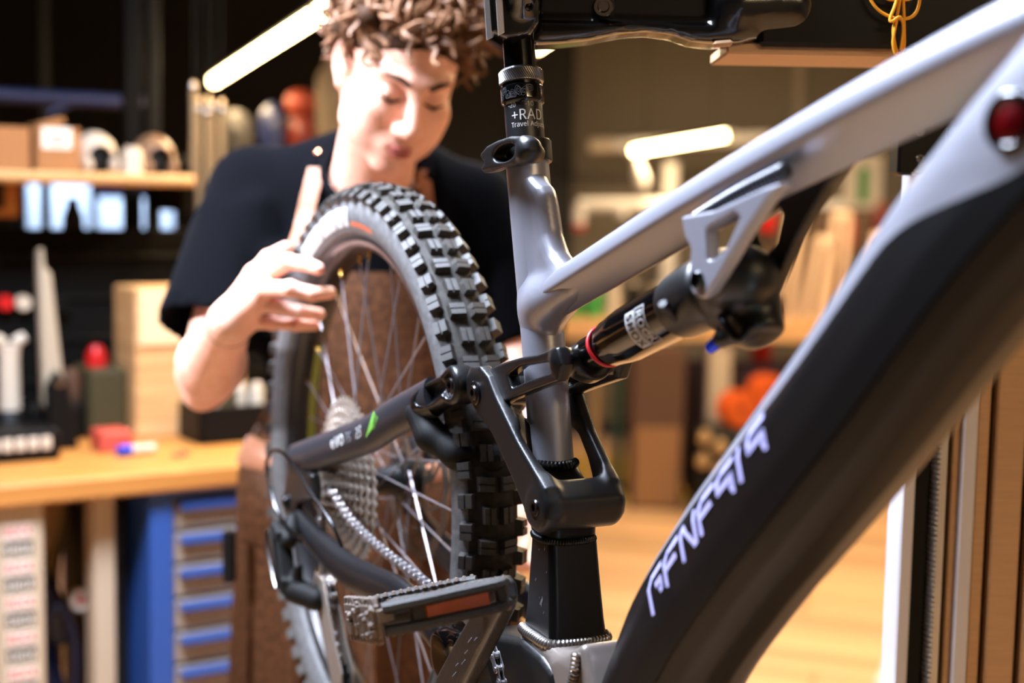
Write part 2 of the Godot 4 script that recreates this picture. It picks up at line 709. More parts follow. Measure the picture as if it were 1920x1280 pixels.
	grainy(mat("tool_board", Color(0.035, 0.031, 0.028), 0.8, 0.0, {"metallic_specular": 0.2}), fine_n, 4.0, 0.1)
	for k in 4:
		var tone := 0.92 + 0.05 * k
		var wood := tinted(noise_image(21 + k, 0.025, 4, Vector2(0.12, 2.2)), Color(0.74 * tone, 0.57 * tone, 0.40 * tone), Color(0.88 * tone, 0.71 * tone, 0.53 * tone), 1.5)
		mat("floor_plank_%d" % k, white, 0.42, 0.0, {"albedo_texture": wood})
	var bench := tinted(noise_image(31, 0.03, 4, Vector2(0.15, 2.6)), Color(0.64, 0.40, 0.17), Color(0.78, 0.54, 0.27), 1.5)
	mat("bench_wood", white, 0.5, 0.0, {"albedo_texture": bench, "uv1_triplanar": true, "uv1_scale": Vector3(1.2, 1.2, 1.2)})
	mat("pale_wood", white, 0.55, 0.0, {"albedo_texture": tinted(noise_image(33, 0.03, 4, Vector2(0.15, 2.6)), Color(0.70, 0.52, 0.32), Color(0.82, 0.65, 0.44), 1.5), "uv1_triplanar": true, "uv1_scale": Vector3(1.5, 1.5, 1.5)})
	grainy(mat("cardboard", Color(0.58, 0.385, 0.21), 0.8), coarse_n, 3.0, 0.1)
	mat("paper", Color(0.86, 0.82, 0.76), 0.7)
	mat("blue_steel", Color(0.15, 0.29, 0.55), 0.4)
	mat("blue_handle", Color(0.13, 0.26, 0.50), 0.35)
	mat("warm_lit_drawer", Color(0.60, 0.53, 0.46), 0.45)  # grey fronts, the warm lamplight mixed into their colour
	mat("cream_plastic", Color(0.76, 0.70, 0.62), 0.45)
	mat("white_paint", Color(0.84, 0.82, 0.80), 0.4)
	mat("dark_plastic", Color(0.025, 0.024, 0.023), 0.5, 0.0, {"metallic_specular": 0.3})
	mat("dark_steel", Color(0.03, 0.029, 0.028), 0.5, 0.1, {"metallic_specular": 0.25})
	mat("red_plastic", Color(0.72, 0.07, 0.06), 0.4)
	mat("salmon_plastic", Color(0.72, 0.28, 0.22), 0.5)
	mat("orange_plastic", Color(0.78, 0.33, 0.10), 0.45)
	mat("green_plastic", Color(0.22, 0.55, 0.24), 0.45)
	mat("dark_green", Color(0.10, 0.22, 0.15), 0.5)
	mat("purple_plastic", Color(0.17, 0.06, 0.12), 0.5)
	mat("navy", Color(0.04, 0.05, 0.14), 0.5)
	mat("brown_box", Color(0.30, 0.185, 0.095), 0.7)
	mat("box_panel", Color(0.50, 0.345, 0.19), 0.7)
	grainy(mat("dark_weld", Color(0.20, 0.20, 0.22), 0.35, 0.4), fine_n, 120.0, 0.1)
	grainy(mat("yellow_mat", Color(0.85, 0.68, 0.25), 0.8), fine_n, 10.0, 0.3)
	grainy(mat("burlap", Color(0.80, 0.66, 0.46), 0.85), fine_n, 8.0, 0.5)
	mat("leg_grey", Color(0.70, 0.62, 0.52), 0.5)
	mat("leg_pale", Color(0.70, 0.63, 0.53), 0.5)
	mat("conduit", Color(0.55, 0.50, 0.44), 0.5)
	mat("blue_cloth", Color(0.08, 0.16, 0.42), 0.8, 0.0, {"backlight_enabled": true, "backlight": Color(0.10, 0.22, 0.60)})
	mat("carriage", Color(0.05, 0.052, 0.06), 0.3, 0.3)
	mat("clamp_gloss", Color(0.022, 0.022, 0.024), 0.2, 0.0, {"clearcoat_enabled": true, "clearcoat": 0.7, "clearcoat_roughness": 0.12})
	mat("drawer_cream", Color(0.62, 0.57, 0.49), 0.45)
	mat("dark_green_black", Color(0.025, 0.032, 0.03), 0.5)
	mat("olive", Color(0.22, 0.19, 0.08), 0.6)
	mat("olive_dark", Color(0.14, 0.12, 0.05), 0.7)
	mat("pale_panel", Color(0.90, 0.76, 0.58), 0.5)
	mat("brown_shell", Color(0.50, 0.38, 0.28), 0.4)
	mat("blue_dusk", Color(0.07, 0.11, 0.26), 0.5)
	mat("warm_steel", Color(0.72, 0.62, 0.47), 0.3, 0.8)
	mat("pale_grey", Color(0.42, 0.38, 0.33), 0.6)
	mat("red_orange", Color(0.36, 0.095, 0.035), 0.5)
	mat("rust", Color(0.50, 0.17, 0.06), 0.6)
	mat("tan_cloth", Color(0.30, 0.24, 0.17), 0.85)
	mat("frame_cream", Color(0.90, 0.78, 0.66), 0.45)
	mat("lamp_housing", Color(0.80, 0.78, 0.74), 0.4)
	mat("lamp_tube", Color(1, 1, 1), 0.4, 0.0, {"emission_enabled": true, "emission": Color(1.0, 0.86, 0.62), "emission_energy_multiplier": 30.0})
	mat("lamp_panel", Color(1, 1, 1), 0.4, 0.0, {"emission_enabled": true, "emission": Color(0.90, 0.93, 1.0), "emission_energy_multiplier": 5.0})
	mat("screen_glow", Color(0.1, 0.1, 0.1), 0.3, 0.0, {"emission_enabled": true, "emission": Color(0.50, 0.70, 1.0), "emission_energy_multiplier": 1.6})
	mat("screen_dim", Color(0.1, 0.1, 0.1), 0.3, 0.0, {"emission_enabled": true, "emission": Color(0.12, 0.28, 0.75), "emission_energy_multiplier": 0.5})
	mat("window_glass", Color(0.9, 0.95, 1.0, 0.08), 0.05, 0.0, {"transparency": BaseMaterial3D.TRANSPARENCY_ALPHA})


func _ready() -> void:
	# camera: 50 mm lens on a full frame, eye height, tipped 5.5 degrees down, focused on the seat tube
	var cam := Camera3D.new()
	cam.name = "camera"
	cam.position = Vector3(0, 1.45, 0)
	cam.basis = Basis(Vector3.RIGHT, deg_to_rad(-5.5)) * Basis(Vector3.BACK, deg_to_rad(1.0))
	cam.near = 0.02
	cam.far = 60.0
	var lens := CameraAttributesPhysical.new()
	lens.frustum_focal_length = 50.0
	lens.frustum_focus_distance = 1.29
	lens.exposure_aperture = 2.7
	cam.attributes = lens
	add_child(cam)
	cam.current = true

	var env := Environment.new()
	env.background_mode = Environment.BG_SKY
	env.sky = Sky.new()
	var sky := ProceduralSkyMaterial.new()
	sky.sky_top_color = Color(0.45, 0.62, 0.95)
	sky.sky_horizon_color = Color(0.75, 0.86, 1.0)
	sky.ground_bottom_color = Color(0.40, 0.45, 0.52)
	sky.ground_horizon_color = Color(0.70, 0.80, 0.95)
	env.sky.sky_material = sky
	env.background_energy_multiplier = 4.0
	env.tonemap_mode = Environment.TONE_MAPPER_LINEAR
	env.tonemap_exposure = 1.0
	env.sdfgi_enabled = true
	env.ssao_enabled = true
	env.ssil_enabled = true
	var we := WorldEnvironment.new()
	we.name = "environment"
	we.environment = env
	add_child(we)

	make_materials()
	# lamps: unseen cool panel and work lamp out of view; warm tubes through the room
	unseen_panel_lamp(Vector3(-0.60, 2.72, -1.62), Vector3(-0.10, 1.30, -1.50), 0.9, 0.6, 27.0)  # out of view, the cool key on frame and post
	unseen_spot_lamp(Vector3(-1.72, 2.25, -1.55), Vector3(-0.27, 1.40, -2.06), 12.0)
	tube_lamp(Vector3(-1.03, 1.85, -4.90), Vector3(-0.375, 1.85, -2.95), 0.018, 2.3, "warm white tube lamp slanting over the workbench beside the mechanic's head")
	tube_lamp(Vector3(0.062, 1.945, -4.56), Vector3(0.50, 2.12, -3.25), 0.018, 3.0, "warm tube lamp half hidden behind the stand's black clamp arm")
	tube_lamp(Vector3(0.68, 1.77, -8.30), Vector3(1.15, 1.845, -7.75), 0.021, 1.3, "short bright tube lamp on the far wall above the white rack")

	tube_lamp(Vector3(0.5, 2.66, -6.3), Vector3(2.3, 2.66, -6.3), 0.03, 7.5, "unseen ceiling tube lamp out of view, lighting the far bench and wall")  # unseen, placed to brighten the far wall and floor
	tube_lamp(Vector3(0.9, 2.66, -3.6), Vector3(2.7, 2.66, -3.6), 0.03, 10.0, "unseen ceiling tube lamp out of view, lighting the open shop floor")  # unseen, placed to brighten the planks

	tube_lamp(Vector3(0.9, 2.66, 0.9), Vector3(2.7, 2.66, 0.9), 0.03, 5.0, "unseen ceiling tube lamp behind the camera, lighting the stand column")  # unseen, placed to warm the front of the column

	build_room()
	build_bicycle()
	build_stand()
	build_bench_side()
	build_far_side()
	build_mechanic()


func strip_light(a: Vector3, b: Vector3, down: Vector3, wide: float, color: Color, energy: float, called: String) -> void:
	var l := AreaLight3D.new()
	l.name = called
	var x := (b - a).normalized()
	var z := -(down - x * down.dot(x)).normalized()
	l.basis = Basis(x, z.cross(x), z)
	l.position = (a + b) * 0.5
	l.area_size = Vector2(a.distance_to(b), wide)
	l.area_normalize_energy = true
	l.light_color = color
	l.light_energy = energy
	l.area_range = 14.0
	l.area_attenuation = 2.0
	l.shadow_enabled = true
	add_child(l)


func tube_lamp(a: Vector3, b: Vector3, r: float, energy: float, label: String) -> void:
	var o := thing("tube_lamp", label, "lamp", (a + b) * 0.5)
	var d := (b - a).normalized()
	var h := a.distance_to(b) * 0.5
	var g := Geo.new()
	g.lathe([Vector2(0, -h), Vector2(r * 0.7, -h), Vector2(r, -h + r * 0.5), Vector2(r, h - r * 0.5), Vector2(r * 0.7, h), Vector2(0, h)], T(Vector3.ZERO, d), 20)
	part("lamp_tube", g, M.lamp_tube, o)
	for s in [-1.0, 1.0]:
		var e := Geo.new()
		e.lathe([Vector2(0, -0.02), Vector2(r * 1.1, -0.02), Vector2(r * 1.1, 0.012), Vector2(r * 0.8, 0.02), Vector2(0, 0.02)], T(d * (h + 0.018) * s, d), 20)
		part("end_cap", e, M.lamp_housing, o)
	var hs := Geo.new()
	hs.box(Vector3(r * 1.4, h * 2.0 + 0.06, r * 0.7), Transform3D(T(Vector3.ZERO, d, d.cross(Vector3.UP)).basis, Vector3(0, r * 1.35, 0)), 0.003)
	part("lamp_housing", hs, M.dark_steel, o)
	var top := 2.9 - o.position.y
	for s in [-0.7, 0.7]:
		var w := Geo.new()
		w.tube([d * (h * s) + Vector3(0, r * 1.4, 0), Vector3(d.x * h * s, top, d.z * h * s)], 0.002, 6)
		part("hanger_wire", w, M.dark_steel, o)
	strip_light(a.lerp(b, 0.02) - Vector3(0, r + 0.0015, 0), a.lerp(b, 0.98) - Vector3(0, r + 0.0015, 0), Vector3.DOWN, r * 1.1, Color(1.0, 0.87, 0.68), energy, "tube_light")


func unseen_spot_lamp(at: Vector3, towards: Vector3, energy: float) -> void:
	# unseen work lamp, out of view, placed to light the mechanic's face and hands
	var o := thing("unseen_work_lamp", "unseen cool white work lamp out of view, aimed at the mechanic's hands", "lamp", at)
	var d := (towards - at).normalized()
	var g := Geo.new()
	g.lathe([Vector2(0.0, -0.12), Vector2(0.035, -0.12), Vector2(0.045, -0.08), Vector2(0.095, 0.06), Vector2(0.099, 0.062), Vector2(0.091, 0.06), Vector2(0.041, -0.078), Vector2(0.0, -0.09)], T(Vector3.ZERO, d), 36)
	part("lamp_shade", g, M.lamp_housing, o)
	g = Geo.new()
	g.ball(Transform3D(Basis.from_scale(Vector3.ONE * 0.034), d * 0.0), 20, 12)
	part("lamp_bulb", g, M.lamp_panel, o)
	g = Geo.new()
	g.tube([-d * 0.11, -d * 0.11 + Vector3(0, 0.10, 0), Vector3(-d.x * 0.11, 2.9 - at.y, -d.z * 0.11)], 0.006, 8)
	part("lamp_rod", g, M.dark_steel, o)
	var l := SpotLight3D.new()
	l.name = "unseen_work_light"
	l.position = at + d * 0.068
	l.basis = T(Vector3.ZERO, -d).basis * Basis(Vector3.RIGHT, -PI / 2.0)
	l.spot_angle = 23.0
	l.spot_angle_attenuation = 0.6
	l.spot_range = 14.0
	l.spot_attenuation = 2.0
	l.light_size = 0.09
	l.light_color = Color(0.92, 0.94, 1.0)
	l.light_energy = energy
	l.shadow_enabled = true
	add_child(l)


func unseen_panel_lamp(at: Vector3, towards: Vector3, wide: float, high: float, energy: float) -> void:
	var o := thing("unseen_panel_lamp", "unseen cool white panel lamp out of view above the repair stand, lighting bike and mechanic", "lamp", at)
	var z := (at - towards).normalized()
	var x := Vector3.UP.cross(z).normalized()
	var b := Basis(x, z.cross(x), z)
	var g := Geo.new()
	g.box(Vector3(wide, high, 0.012), Transform3D(b, Vector3.ZERO), 0.002)
	part("lamp_panel", g, M.lamp_panel, o)
	var f := Geo.new()
	f.box(Vector3(wide + 0.05, high + 0.05, 0.05), Transform3D(b, b * Vector3(0, 0, 0.032)), 0.008)
	part("lamp_frame", f, M.lamp_housing, o)
	for s in [-0.4, 0.4]:
		var c := Geo.new()
		var q: Vector3 = b * Vector3(wide * s, high * 0.3, 0.05)
		c.tube([q, Vector3(q.x, 2.9 - at.y, q.z)], 0.004, 6)
		part("hanger", c, M.dark_steel, o)
	var face := b * Vector3(0, 0, -0.012)
	strip_light(at + face - x * wide * 0.5, at + face + x * wide * 0.5, -z, high, Color(0.86, 0.91, 1.0), energy, "unseen_panel_light")


# ---------------------------------------------------------------- the bicycle: u forward, v up from the rear axle, w towards its drive side
func B(u: float, v: float, w := 0.0) -> Vector3:
	return Vector3(u, v + 0.37, w)


func B2(points: Array, w: float) -> Array:
	var out := []
	for q in points:
		out.append(B(q.x, q.y, w))
	return out


const DT_N := [0.0, 0.003, 0.012, 0.030, 0.060, 0.085, 0.100, 0.108, 0.111]
const DT_W := [0.0, 0.016, 0.029, 0.0375, 0.041, 0.040, 0.032, 0.018, 0.0]
var dt_path := []


func dt_wide(n: float) -> float:
	for i in DT_N.size() - 1:
		if n <= DT_N[i + 1]:
			var k: float = (n - DT_N[i]) / (DT_N[i + 1] - DT_N[i])
			if i == 0:
				k = sqrt(k)
			return lerpf(DT_W[i], DT_W[i + 1], k)
	return 0.0


func dt_point(s: float, n: float, side: float, out := 0.0) -> Vector3:
	# s metres along the upper edge from its first marked point, n metres down from that edge
	var i := 0
	var left := s
	while i < dt_path.size() - 2 and left > dt_path[i].distance_to(dt_path[i + 1]):
		left -= dt_path[i].distance_to(dt_path[i + 1])
		i += 1
	var d: Vector2 = (dt_path[i + 1] - dt_path[i]).normalized()
	var q: Vector2 = dt_path[i] + d * left + Vector2(d.y, -d.x) * (n * 1.0)
	return B(q.x, q.y, (dt_wide(n) + out) * side)


func ribbon(g: Geo, line: Array, wide: float, put: Callable) -> void:
	# a flat printed stroke along a line of 2D points, laid on a surface by put(x, y)
	var half := wide * 0.5
	for i in line.size() - 1:
		var a: Vector2 = line[i]
		var b: Vector2 = line[i + 1]
		var d := (b - a).normalized()
		var n := d.orthogonal() * half
		a -= d * half * 0.8
		b += d * half * 0.8
		var steps := maxi(1, int(a.distance_to(b) / 0.004))
		for k in steps:
			var p := a.lerp(b, float(k) / steps)
			var q := a.lerp(b, float(k + 1) / steps)
			g.quad(g.p(put.call(p - n)), g.p(put.call(q - n)), g.p(put.call(q + n)), g.p(put.call(p + n)))


func lettering(text: String, size: float, put: Callable, bold := false, font_name := "Droid Sans", italic := false) -> Geo:
	# real letter shapes, laid on a surface by put(Vector2)
	var tm := TextMesh.new()
	var f := SystemFont.new()
	f.font_names = PackedStringArray([font_name])
	if bold:
		f.font_weight = 700
	f.font_italic = italic
	tm.font = f
	tm.text = text
	tm.font_size = 64
	tm.pixel_size = size / 64.0
	tm.depth = 0.0
	tm.curve_step = 2.0
	var arr := tm.get_mesh_arrays()
	var g := Geo.new()
	var vs: PackedVector3Array = arr[Mesh.ARRAY_VERTEX]
	var ix: PackedInt32Array = arr[Mesh.ARRAY_INDEX] if arr[Mesh.ARRAY_INDEX] != null else PackedInt32Array(range(vs.size()))
	for q in vs:
		g.p(put.call(Vector2(q.x, q.y)))
	for i in range(0, ix.size(), 3):
		g.tri(ix[i], ix[i + 2], ix[i + 1])
	return g


func bolt(called: String, at: Vector3, dir: Vector3, r: float, parent: Node3D, washer := true, material: Material = null) -> void:
	var g := Geo.new()
	var f := T(at, dir)
	if washer:
		g.lathe([Vector2(r * 0.5, -0.004), Vector2(r * 1.5, -0.004), Vector2(r * 1.5, 0.0006), Vector2(r * 1.38, 0.0014), Vector2(r * 1.05, 0.0014), Vector2(r * 1.0, 0.0004), Vector2(r * 0.5, 0.0004)], f, 28)
	# a head with a hexagon socket: outer wall, rim, six-sided hole
	var rings := []
	for e in [[1.0, 0.0, 0.0], [1.0, 0.002, 0.0], [0.86, 0.0034, 0.0], [0.52, 0.0034, 1.0], [0.48, 0.0008, 1.0]]:
		var ring := PackedVector3Array()
		for i in 24:
			var a := TAU * i / 24
			var rr: float = r * e[0]
			if e[2] > 0.5:
				rr *= cos(PI / 6.0) / cos(fmod(a, PI / 3.0) - PI / 6.0)
			ring.append(f * Vector3(cos(a) * rr, e[1], sin(a) * rr))
		rings.append(ring)
	g.loft(rings)
	part(called, g, material if material else M.bolt, parent)


func weld_bead(path: Array, r: float, parent: Node3D, material: Material) -> void:
	# a row of overlapping scallops, as a hand weld leaves them
	var g := Geo.new()
	var p := smooth_path(path, 40)
	var gone := 0.0
	for i in range(1, p.size()):
		gone += (p[i] as Vector3).distance_to(p[i - 1])
		if gone > r * 0.62:
			gone = 0.0
			var d: Vector3 = ((p[i] as Vector3) - (p[i - 1] as Vector3)).normalized()
			var f := T(p[i], d)
			g.ball(Transform3D(f.basis.scaled_local(Vector3(r, r * 0.62, r)), f.origin), 10, 6)
	part("weld_bead", g, material, parent, "scalloped weld bead")


func axis_u(v: float) -> float:
	return 0.408 - (v - 0.377) * 0.2035


func build_bicycle() -> void:
	var bike := thing("bicycle", "silver and black full suspension mountain bike held in the repair stand", "bicycle", Vector3(-0.166, 0.7402, -1.7153))
	var a := deg_to_rad(25.8)
	bike.basis = Basis(Vector3(sin(a), 0, cos(a)), Vector3.UP, Vector3(-cos(a), 0, sin(a)))
	build_frame(bike)
	build_suspension(bike)
	build_seatpost(bike)
	build_wheel(bike)
	build_drivetrain(bike)


func build_frame(bike: Node3D) -> void:
	var silver := Color(0.66, 0.66, 0.695).srgb_to_linear()
	var black := Color(0.05, 0.05, 0.054).srgb_to_linear()
	# seat tube: silver down to a curved mask line, black below
	var d := Vector3(-0.2, 0.98, 0).normalized()
	var g := Geo.new()
	var line := [Vector2(0.4045, 0.395), Vector2(0.408, 0.377), Vector2(0.428, 0.295), Vector2(0.448, 0.214), Vector2(0.467, 0.122), Vector2(0.472, 0.098)]
	g.tube(smooth_path(B2(line, 0.0), 6), 0.0203, 40, true, 1.0, Vector3.RIGHT)
	part("seat_tube", g, M.silver_paint, bike, "silver seat tube")
	g = Geo.new()
	var rings := []
	# the black sleeve's upper rim dips towards the front
	for k in 14:
		var ring := PackedVector3Array()
		for i in 40:
			var t := TAU * i / 40.0
			var cu := cos(t)
			var sw := sin(t)
			var top := 0.127 - 0.0075 * cu + 0.0145 * sw
			var v := lerpf(top, 0.092, k / 13.0)
			var r := 0.0208
			ring.append(B(axis_u(v) + 0.0045 * smoothstep(0.2, 0.1, v) + cu * r, v, sw * r))
		rings.append(ring)
	g.loft(rings)
	part("seat_tube_sleeve", g, M.black_paint, bike, "black lower end of the seat tube")
	# wedge between seat tube and the forged block
	g = Geo.new()
	rings = []
	for e in [[0.102, 0.470, 0.0195, 0.0205], [0.092, 0.476, 0.0235, 0.023], [0.075, 0.483, 0.029, 0.026], [0.060, 0.489, 0.029, 0.026], [0.050, 0.494, 0.0245, 0.0245], [0.036, 0.4975, 0.0212, 0.0240]]:
		rings.append(rounded_ring(B(e[1], e[0]), e[2], e[3], 0.010, 6))
	g.loft(rings)
	part("pivot_block", g, M.black_paint, bike)
	weld_bead([B(0.450, 0.103, 0.014), B(0.463, 0.104, 0.0205), B(0.480, 0.105, 0.0185), B(0.491, 0.105, 0.007), B(0.491, 0.105, -0.007), B(0.481, 0.105, -0.018)], 0.0048, bike, M.black_paint)
	# lower box: a four-sided black tube that widens downwards
	g = Geo.new()
	rings = []
	for e in [[0.052, 0.497, 0.019, 0.023], [0.040, 0.4975, 0.021, 0.0245], [0.0, 0.500, 0.025, 0.026], [-0.030, 0.502, 0.028, 0.0275], [-0.046, 0.503, 0.030, 0.029]]:
		rings.append(rounded_ring(B(e[1], e[0]), e[2], e[3], 0.007, 6))
	g.loft(rings)
	part("lower_seat_tube", g, M.black_paint, bike, "scuffed black lower seat tube")
	weld_bead([B(0.478, 0.043, 0.0215), B(0.490, 0.042, 0.0255), B(0.510, 0.042, 0.0245), B(0.520, 0.042, 0.014), B(0.521, 0.042, -0.008), B(0.515, 0.042, -0.022)], 0.0034, bike, M.black_paint)
	g = Geo.new()
	var rng := RandomNumberGenerator.new()
	rng.seed = 11
	for k in 9:
		var v := rng.randf_range(-0.035, 0.045)
		var u := rng.randf_range(-0.9, 0.9) * 0.018 + 0.5
		var w := lerpf(0.0255, 0.0278, (0.02 - v) / 0.07) + 0.0002
		var big := k == 3 or k == 9
		var lon := rng.randf_range(0.002, 0.004) * (2.0 if big else 0.55)
		var thin := lon * rng.randf_range(0.25, 0.5)
		var tilt := rng.randf_range(-1.0, 0.4)
		var ring := PackedVector2Array()
		for i in 7:
			var t := TAU * i / 7
			ring.append(Vector2(cos(t) * thin, sin(t) * lon).rotated(tilt) * rng.randf_range(0.7, 1.2))
		g.prism(ring, 0.0, 0.0002, Transform3D(Basis(), B(u, v, w)))
	part("scuff", g, M.decal_dim, bike, "pale scuff marks")
	# gusset: a finned web in front of the seat tube that runs down into the top tube
	var s := Sdf.new()
	s.plate([Vector2(0.412, 0.366), Vector2(0.434, 0.364), Vector2(0.449, 0.357), Vector2(0.457, 0.340), Vector2(0.466, 0.315), Vector2(0.480, 0.297), Vector2(0.512, 0.283), Vector2(0.52, 0.262), Vector2(0.45, 0.235), Vector2(0.432, 0.27)], Transform3D(Basis(), B(0, 0)), 0.0125, 0.011, 0.004)
	s.cap(B(0.449, 0.345), B(0.463, 0.300), 0.0085, 0.010, 0.006)
	s.cap(B(0.463, 0.300), B(0.492, 0.274), 0.010, 0.0125, 0.006)
	s.cap(B(0.408, 0.377), B(0.452, 0.197), 0.0196, 0.0196, 0.007)
	s.egg(Transform3D(Basis(Vector3.BACK, 0.36), B(0.455, 0.249)), Vector3(0.034, 0.0235, 0.0212), 0.012)
	s.cap(B(0.462, 0.2530), B(0.545, 0.2825), 0.0214, 0.0145, 0.010)
	part("tube_junction", s.mesh(0.0022, B(0.375, 0.19, -0.03), B(0.55, 0.385, 0.031)), M.silver_paint, bike, "silver gusset where seat tube and top tube meet")
	# top tube, broadening towards the head tube
	g = Geo.new()
	var tt := smooth_path(B2([Vector2(0.478, 0.2590), Vector2(0.60, 0.302), Vector2(0.70, 0.337), Vector2(0.80, 0.3695), Vector2(0.90, 0.400), Vector2(1.0, 0.428), Vector2(1.07, 0.445)], 0.0), 6)
	var rr := PackedFloat32Array()
	for k in tt.size():
		var f := float(k) / (tt.size() - 1)
		rr.append(lerpf(0.0208, 0.0262, pow(f, 1.4)))
	rings = []
	for k in tt.size():
		var dd: Vector3 = ((tt[mini(k + 1, tt.size() - 1)] as Vector3) - (tt[maxi(k - 1, 0)] as Vector3)).normalized()
		var nn := Vector3(-dd.y, dd.x, 0)
		var ring := PackedVector3Array()
		for i in 48:
			var t := TAU * i / 48.0
			var up_ := sin(t)
			var ww := cos(t)
			var x := signf(ww) * pow(absf(ww), 0.9) * (0.97 if up_ > 0.0 else lerpf(0.97, 0.26, pow(-up_, 1.05)))
			ring.append((tt[k] as Vector3) + nn * (up_ * rr[k] * 1.02) + Vector3(0, 0, x * rr[k]))
		rings.append(ring)
	g.loft(rings)
	part("top_tube", g, M.silver_paint, bike, "silver top tube")
	# down tube: a deep rounded box; painted silver along its upper edge and at the head
	dt_path = smooth_path([Vector2(0.555, -0.143), Vector2(0.605, -0.055), Vector2(0.664, 0.043), Vector2(0.737, 0.130), Vector2(0.80, 0.195), Vector2(0.86, 0.257), Vector2(0.91, 0.312), Vector2(0.955, 0.360), Vector2(1.0, 0.402), Vector2(1.05, 0.445)], 6)
	var total := 0.0
	for i in dt_path.size() - 1:
		total += dt_path[i].distance_to(dt_path[i + 1])
	var start := 0.150   # upper edge length before the paint's silver stripe begins
	var cap_rows := []
	var side_rows := []
	for k in 61:
		var q := total * k / 60.0
		var nb := 0.0006
		if q > start:
			nb = lerpf(0.010, 0.027, clampf((q - start) / 0.45, 0, 1)) + 0.050 * smoothstep(0.60, 0.76, q)
		var end_in := 0.0
		var row := PackedVector3Array()
		for i in 25:
			var e := i / 12.0 - 1.0
			row.append(dt_point(q, nb * e * e, signf(e), end_in))
		cap_rows.append(row)
		row = PackedVector3Array()
		for i in 49:
			var e := i / 24.0 - 1.0
			row.append(dt_point(q, nb + (0.111 - nb) * (1.0 - pow(absf(e), 1.7)), signf(e)))
		side_rows.append(row)
	for job in [[cap_rows, M.silver_paint, "down_tube_stripe", "silver upper band of the down tube"], [side_rows, M.black_paint, "down_tube", "black down tube with lettering"]]:
		g = Geo.new()
		var ids := []
		for row in job[0]:
			var r := PackedInt32Array()
			for q in row:
				r.append(g.p(q))
			ids.append(r)
		for k in ids.size() - 1:
			for i in ids[k].size() - 1:
				g.quad(ids[k][i], ids[k][i + 1], ids[k + 1][i + 1], ids[k + 1][i])
		g.fix(0)
		part(job[2], g, job[1], bike, job[3])
	# battery cover seam and the bright green line on the far upper edge
	g = Geo.new()
	for side in [1.0]:
		for k in 40:
			var q0 := 0.12 + k * 0.0155
			g.quad(g.p(dt_point(q0, 0.0835, side, 0.0003)), g.p(dt_point(q0 + 0.0155, 0.0835, side, 0.0003)), g.p(dt_point(q0 + 0.0155, 0.0847, side, 0.0003)), g.p(dt_point(q0, 0.0847, side, 0.0003)))
	part("battery_seam", g, M.gloss_black, bike)
	g = Geo.new()
	for k in 20:
		var q0 := 0.42 + k * 0.0135
		g.quad(g.p(dt_point(q0, 0.0045, 1, 0.0007)), g.p(dt_point(q0 + 0.0135, 0.0045, 1, 0.0007)), g.p(dt_point(q0 + 0.0135, 0.0082, 1, 0.0007)), g.p(dt_point(q0, 0.0082, 1, 0.0007)))
	part("decal_line", g, M.decal_green, bike, "bright green line along the upper edge")
	# the maker's name in slanted strokes along the down tube
	var hook := [[Vector2(0, -0.12), Vector2(0, 0.72), Vector2(0.22, 1), Vector2(1.02, 1)], [Vector2(0.62, 0.52), Vector2(0.98, 0.52), Vector2(0.98, 0.2), Vector2(0.86, 0.2)]]
	var ef := [[Vector2(0, 0), Vector2(0, 0.74), Vector2(0.22, 1), Vector2(1.02, 1)], [Vector2(0.1, 0.5), Vector2(0.84, 0.5)]]
	var en := [[Vector2(0, 0), Vector2(0, 1), Vector2(0.16, 1), Vector2(0.84, 0), Vector2(1, 0), Vector2(1, 1)]]
	var es := [[Vector2(1.02, 1), Vector2(0.2, 1), Vector2(0, 0.84), Vector2(0, 0.5), Vector2(1, 0.5), Vector2(1, 0.0)], [Vector2(1, 0.2), Vector2(0.86, 0.2)]]
	var ai := [[Vector2(0.3, 0), Vector2(0.3, 1)]]
	var x0 := 0.243
	g = Geo.new()
	for glyph in [[hook, 0.024], [ef, 0.024], [en, 0.024], [ef, 0.024], [es, 0.0225], [ai, 0.009], [es, 0.0225]]:
		for stroke in glyph[0]:
			var l := []
			for q in stroke:
				var wide: float = glyph[1]
				l.append(Vector2(x0 + q.x * wide + q.y * 0.006, 0.0455 - q.y * 0.0205))
			ribbon(g, l, 0.0046, func(q: Vector2) -> Vector3: return dt_point(q.x, q.y, 1.0, 0.0006))
		x0 += glyph[1] * 1.04 + 0.0082
	part("lettering", g, M.decal_lavender, bike, "pale lavender maker's lettering")
	# head tube with the red port on its side
	g = Geo.new()
	g.lathe([Vector2(0.026, -0.085), Vector2(0.034, -0.08), Vector2(0.034, 0.05), Vector2(0.033, 0.075), Vector2(0.026, 0.08)], T(B(1.098, 0.405), Vector3(-0.42, 0.9, 0)), 40)
	part("head_tube", g, M.silver_paint, bike, "silver head tube")
	var port := T(B(1.056, 0.387, 0.0405), Vector3(0.1, 0, 1))
	g = Geo.new()
	g.ring(port, 0.0135, 0.0034, 36, 10)
	part("port_ring", g, M.gloss_black, bike)
	g = Geo.new()
	g.lathe([Vector2(0.0125, -0.002), Vector2(0.0115, 0.001), Vector2(0.007, 0.003), Vector2(0.0, 0.0036)], port, 30)
	part("port_plug", g, M.ruby, bike, "deep red plug")
	# motor bracket: bare metal around the black motor
	s = Sdf.new()
	s.box(Transform3D(Basis(Vector3.BACK, 0.02), B(0.53, -0.105)), Vector3(0.055, 0.058, 0.0345), 0.008, 0.006)
	s.box(Transform3D(Basis(Vector3.BACK, 0.55), B(0.585, -0.067)), Vector3(0.03, 0.03, 0.0335), 0.006, 0.012)
	part("motor_bracket", s.mesh(0.0024, B(0.46, -0.18, -0.04), B(0.64, -0.02, 0.041)), M.raw_aluminium, bike, "bare metal motor bracket")
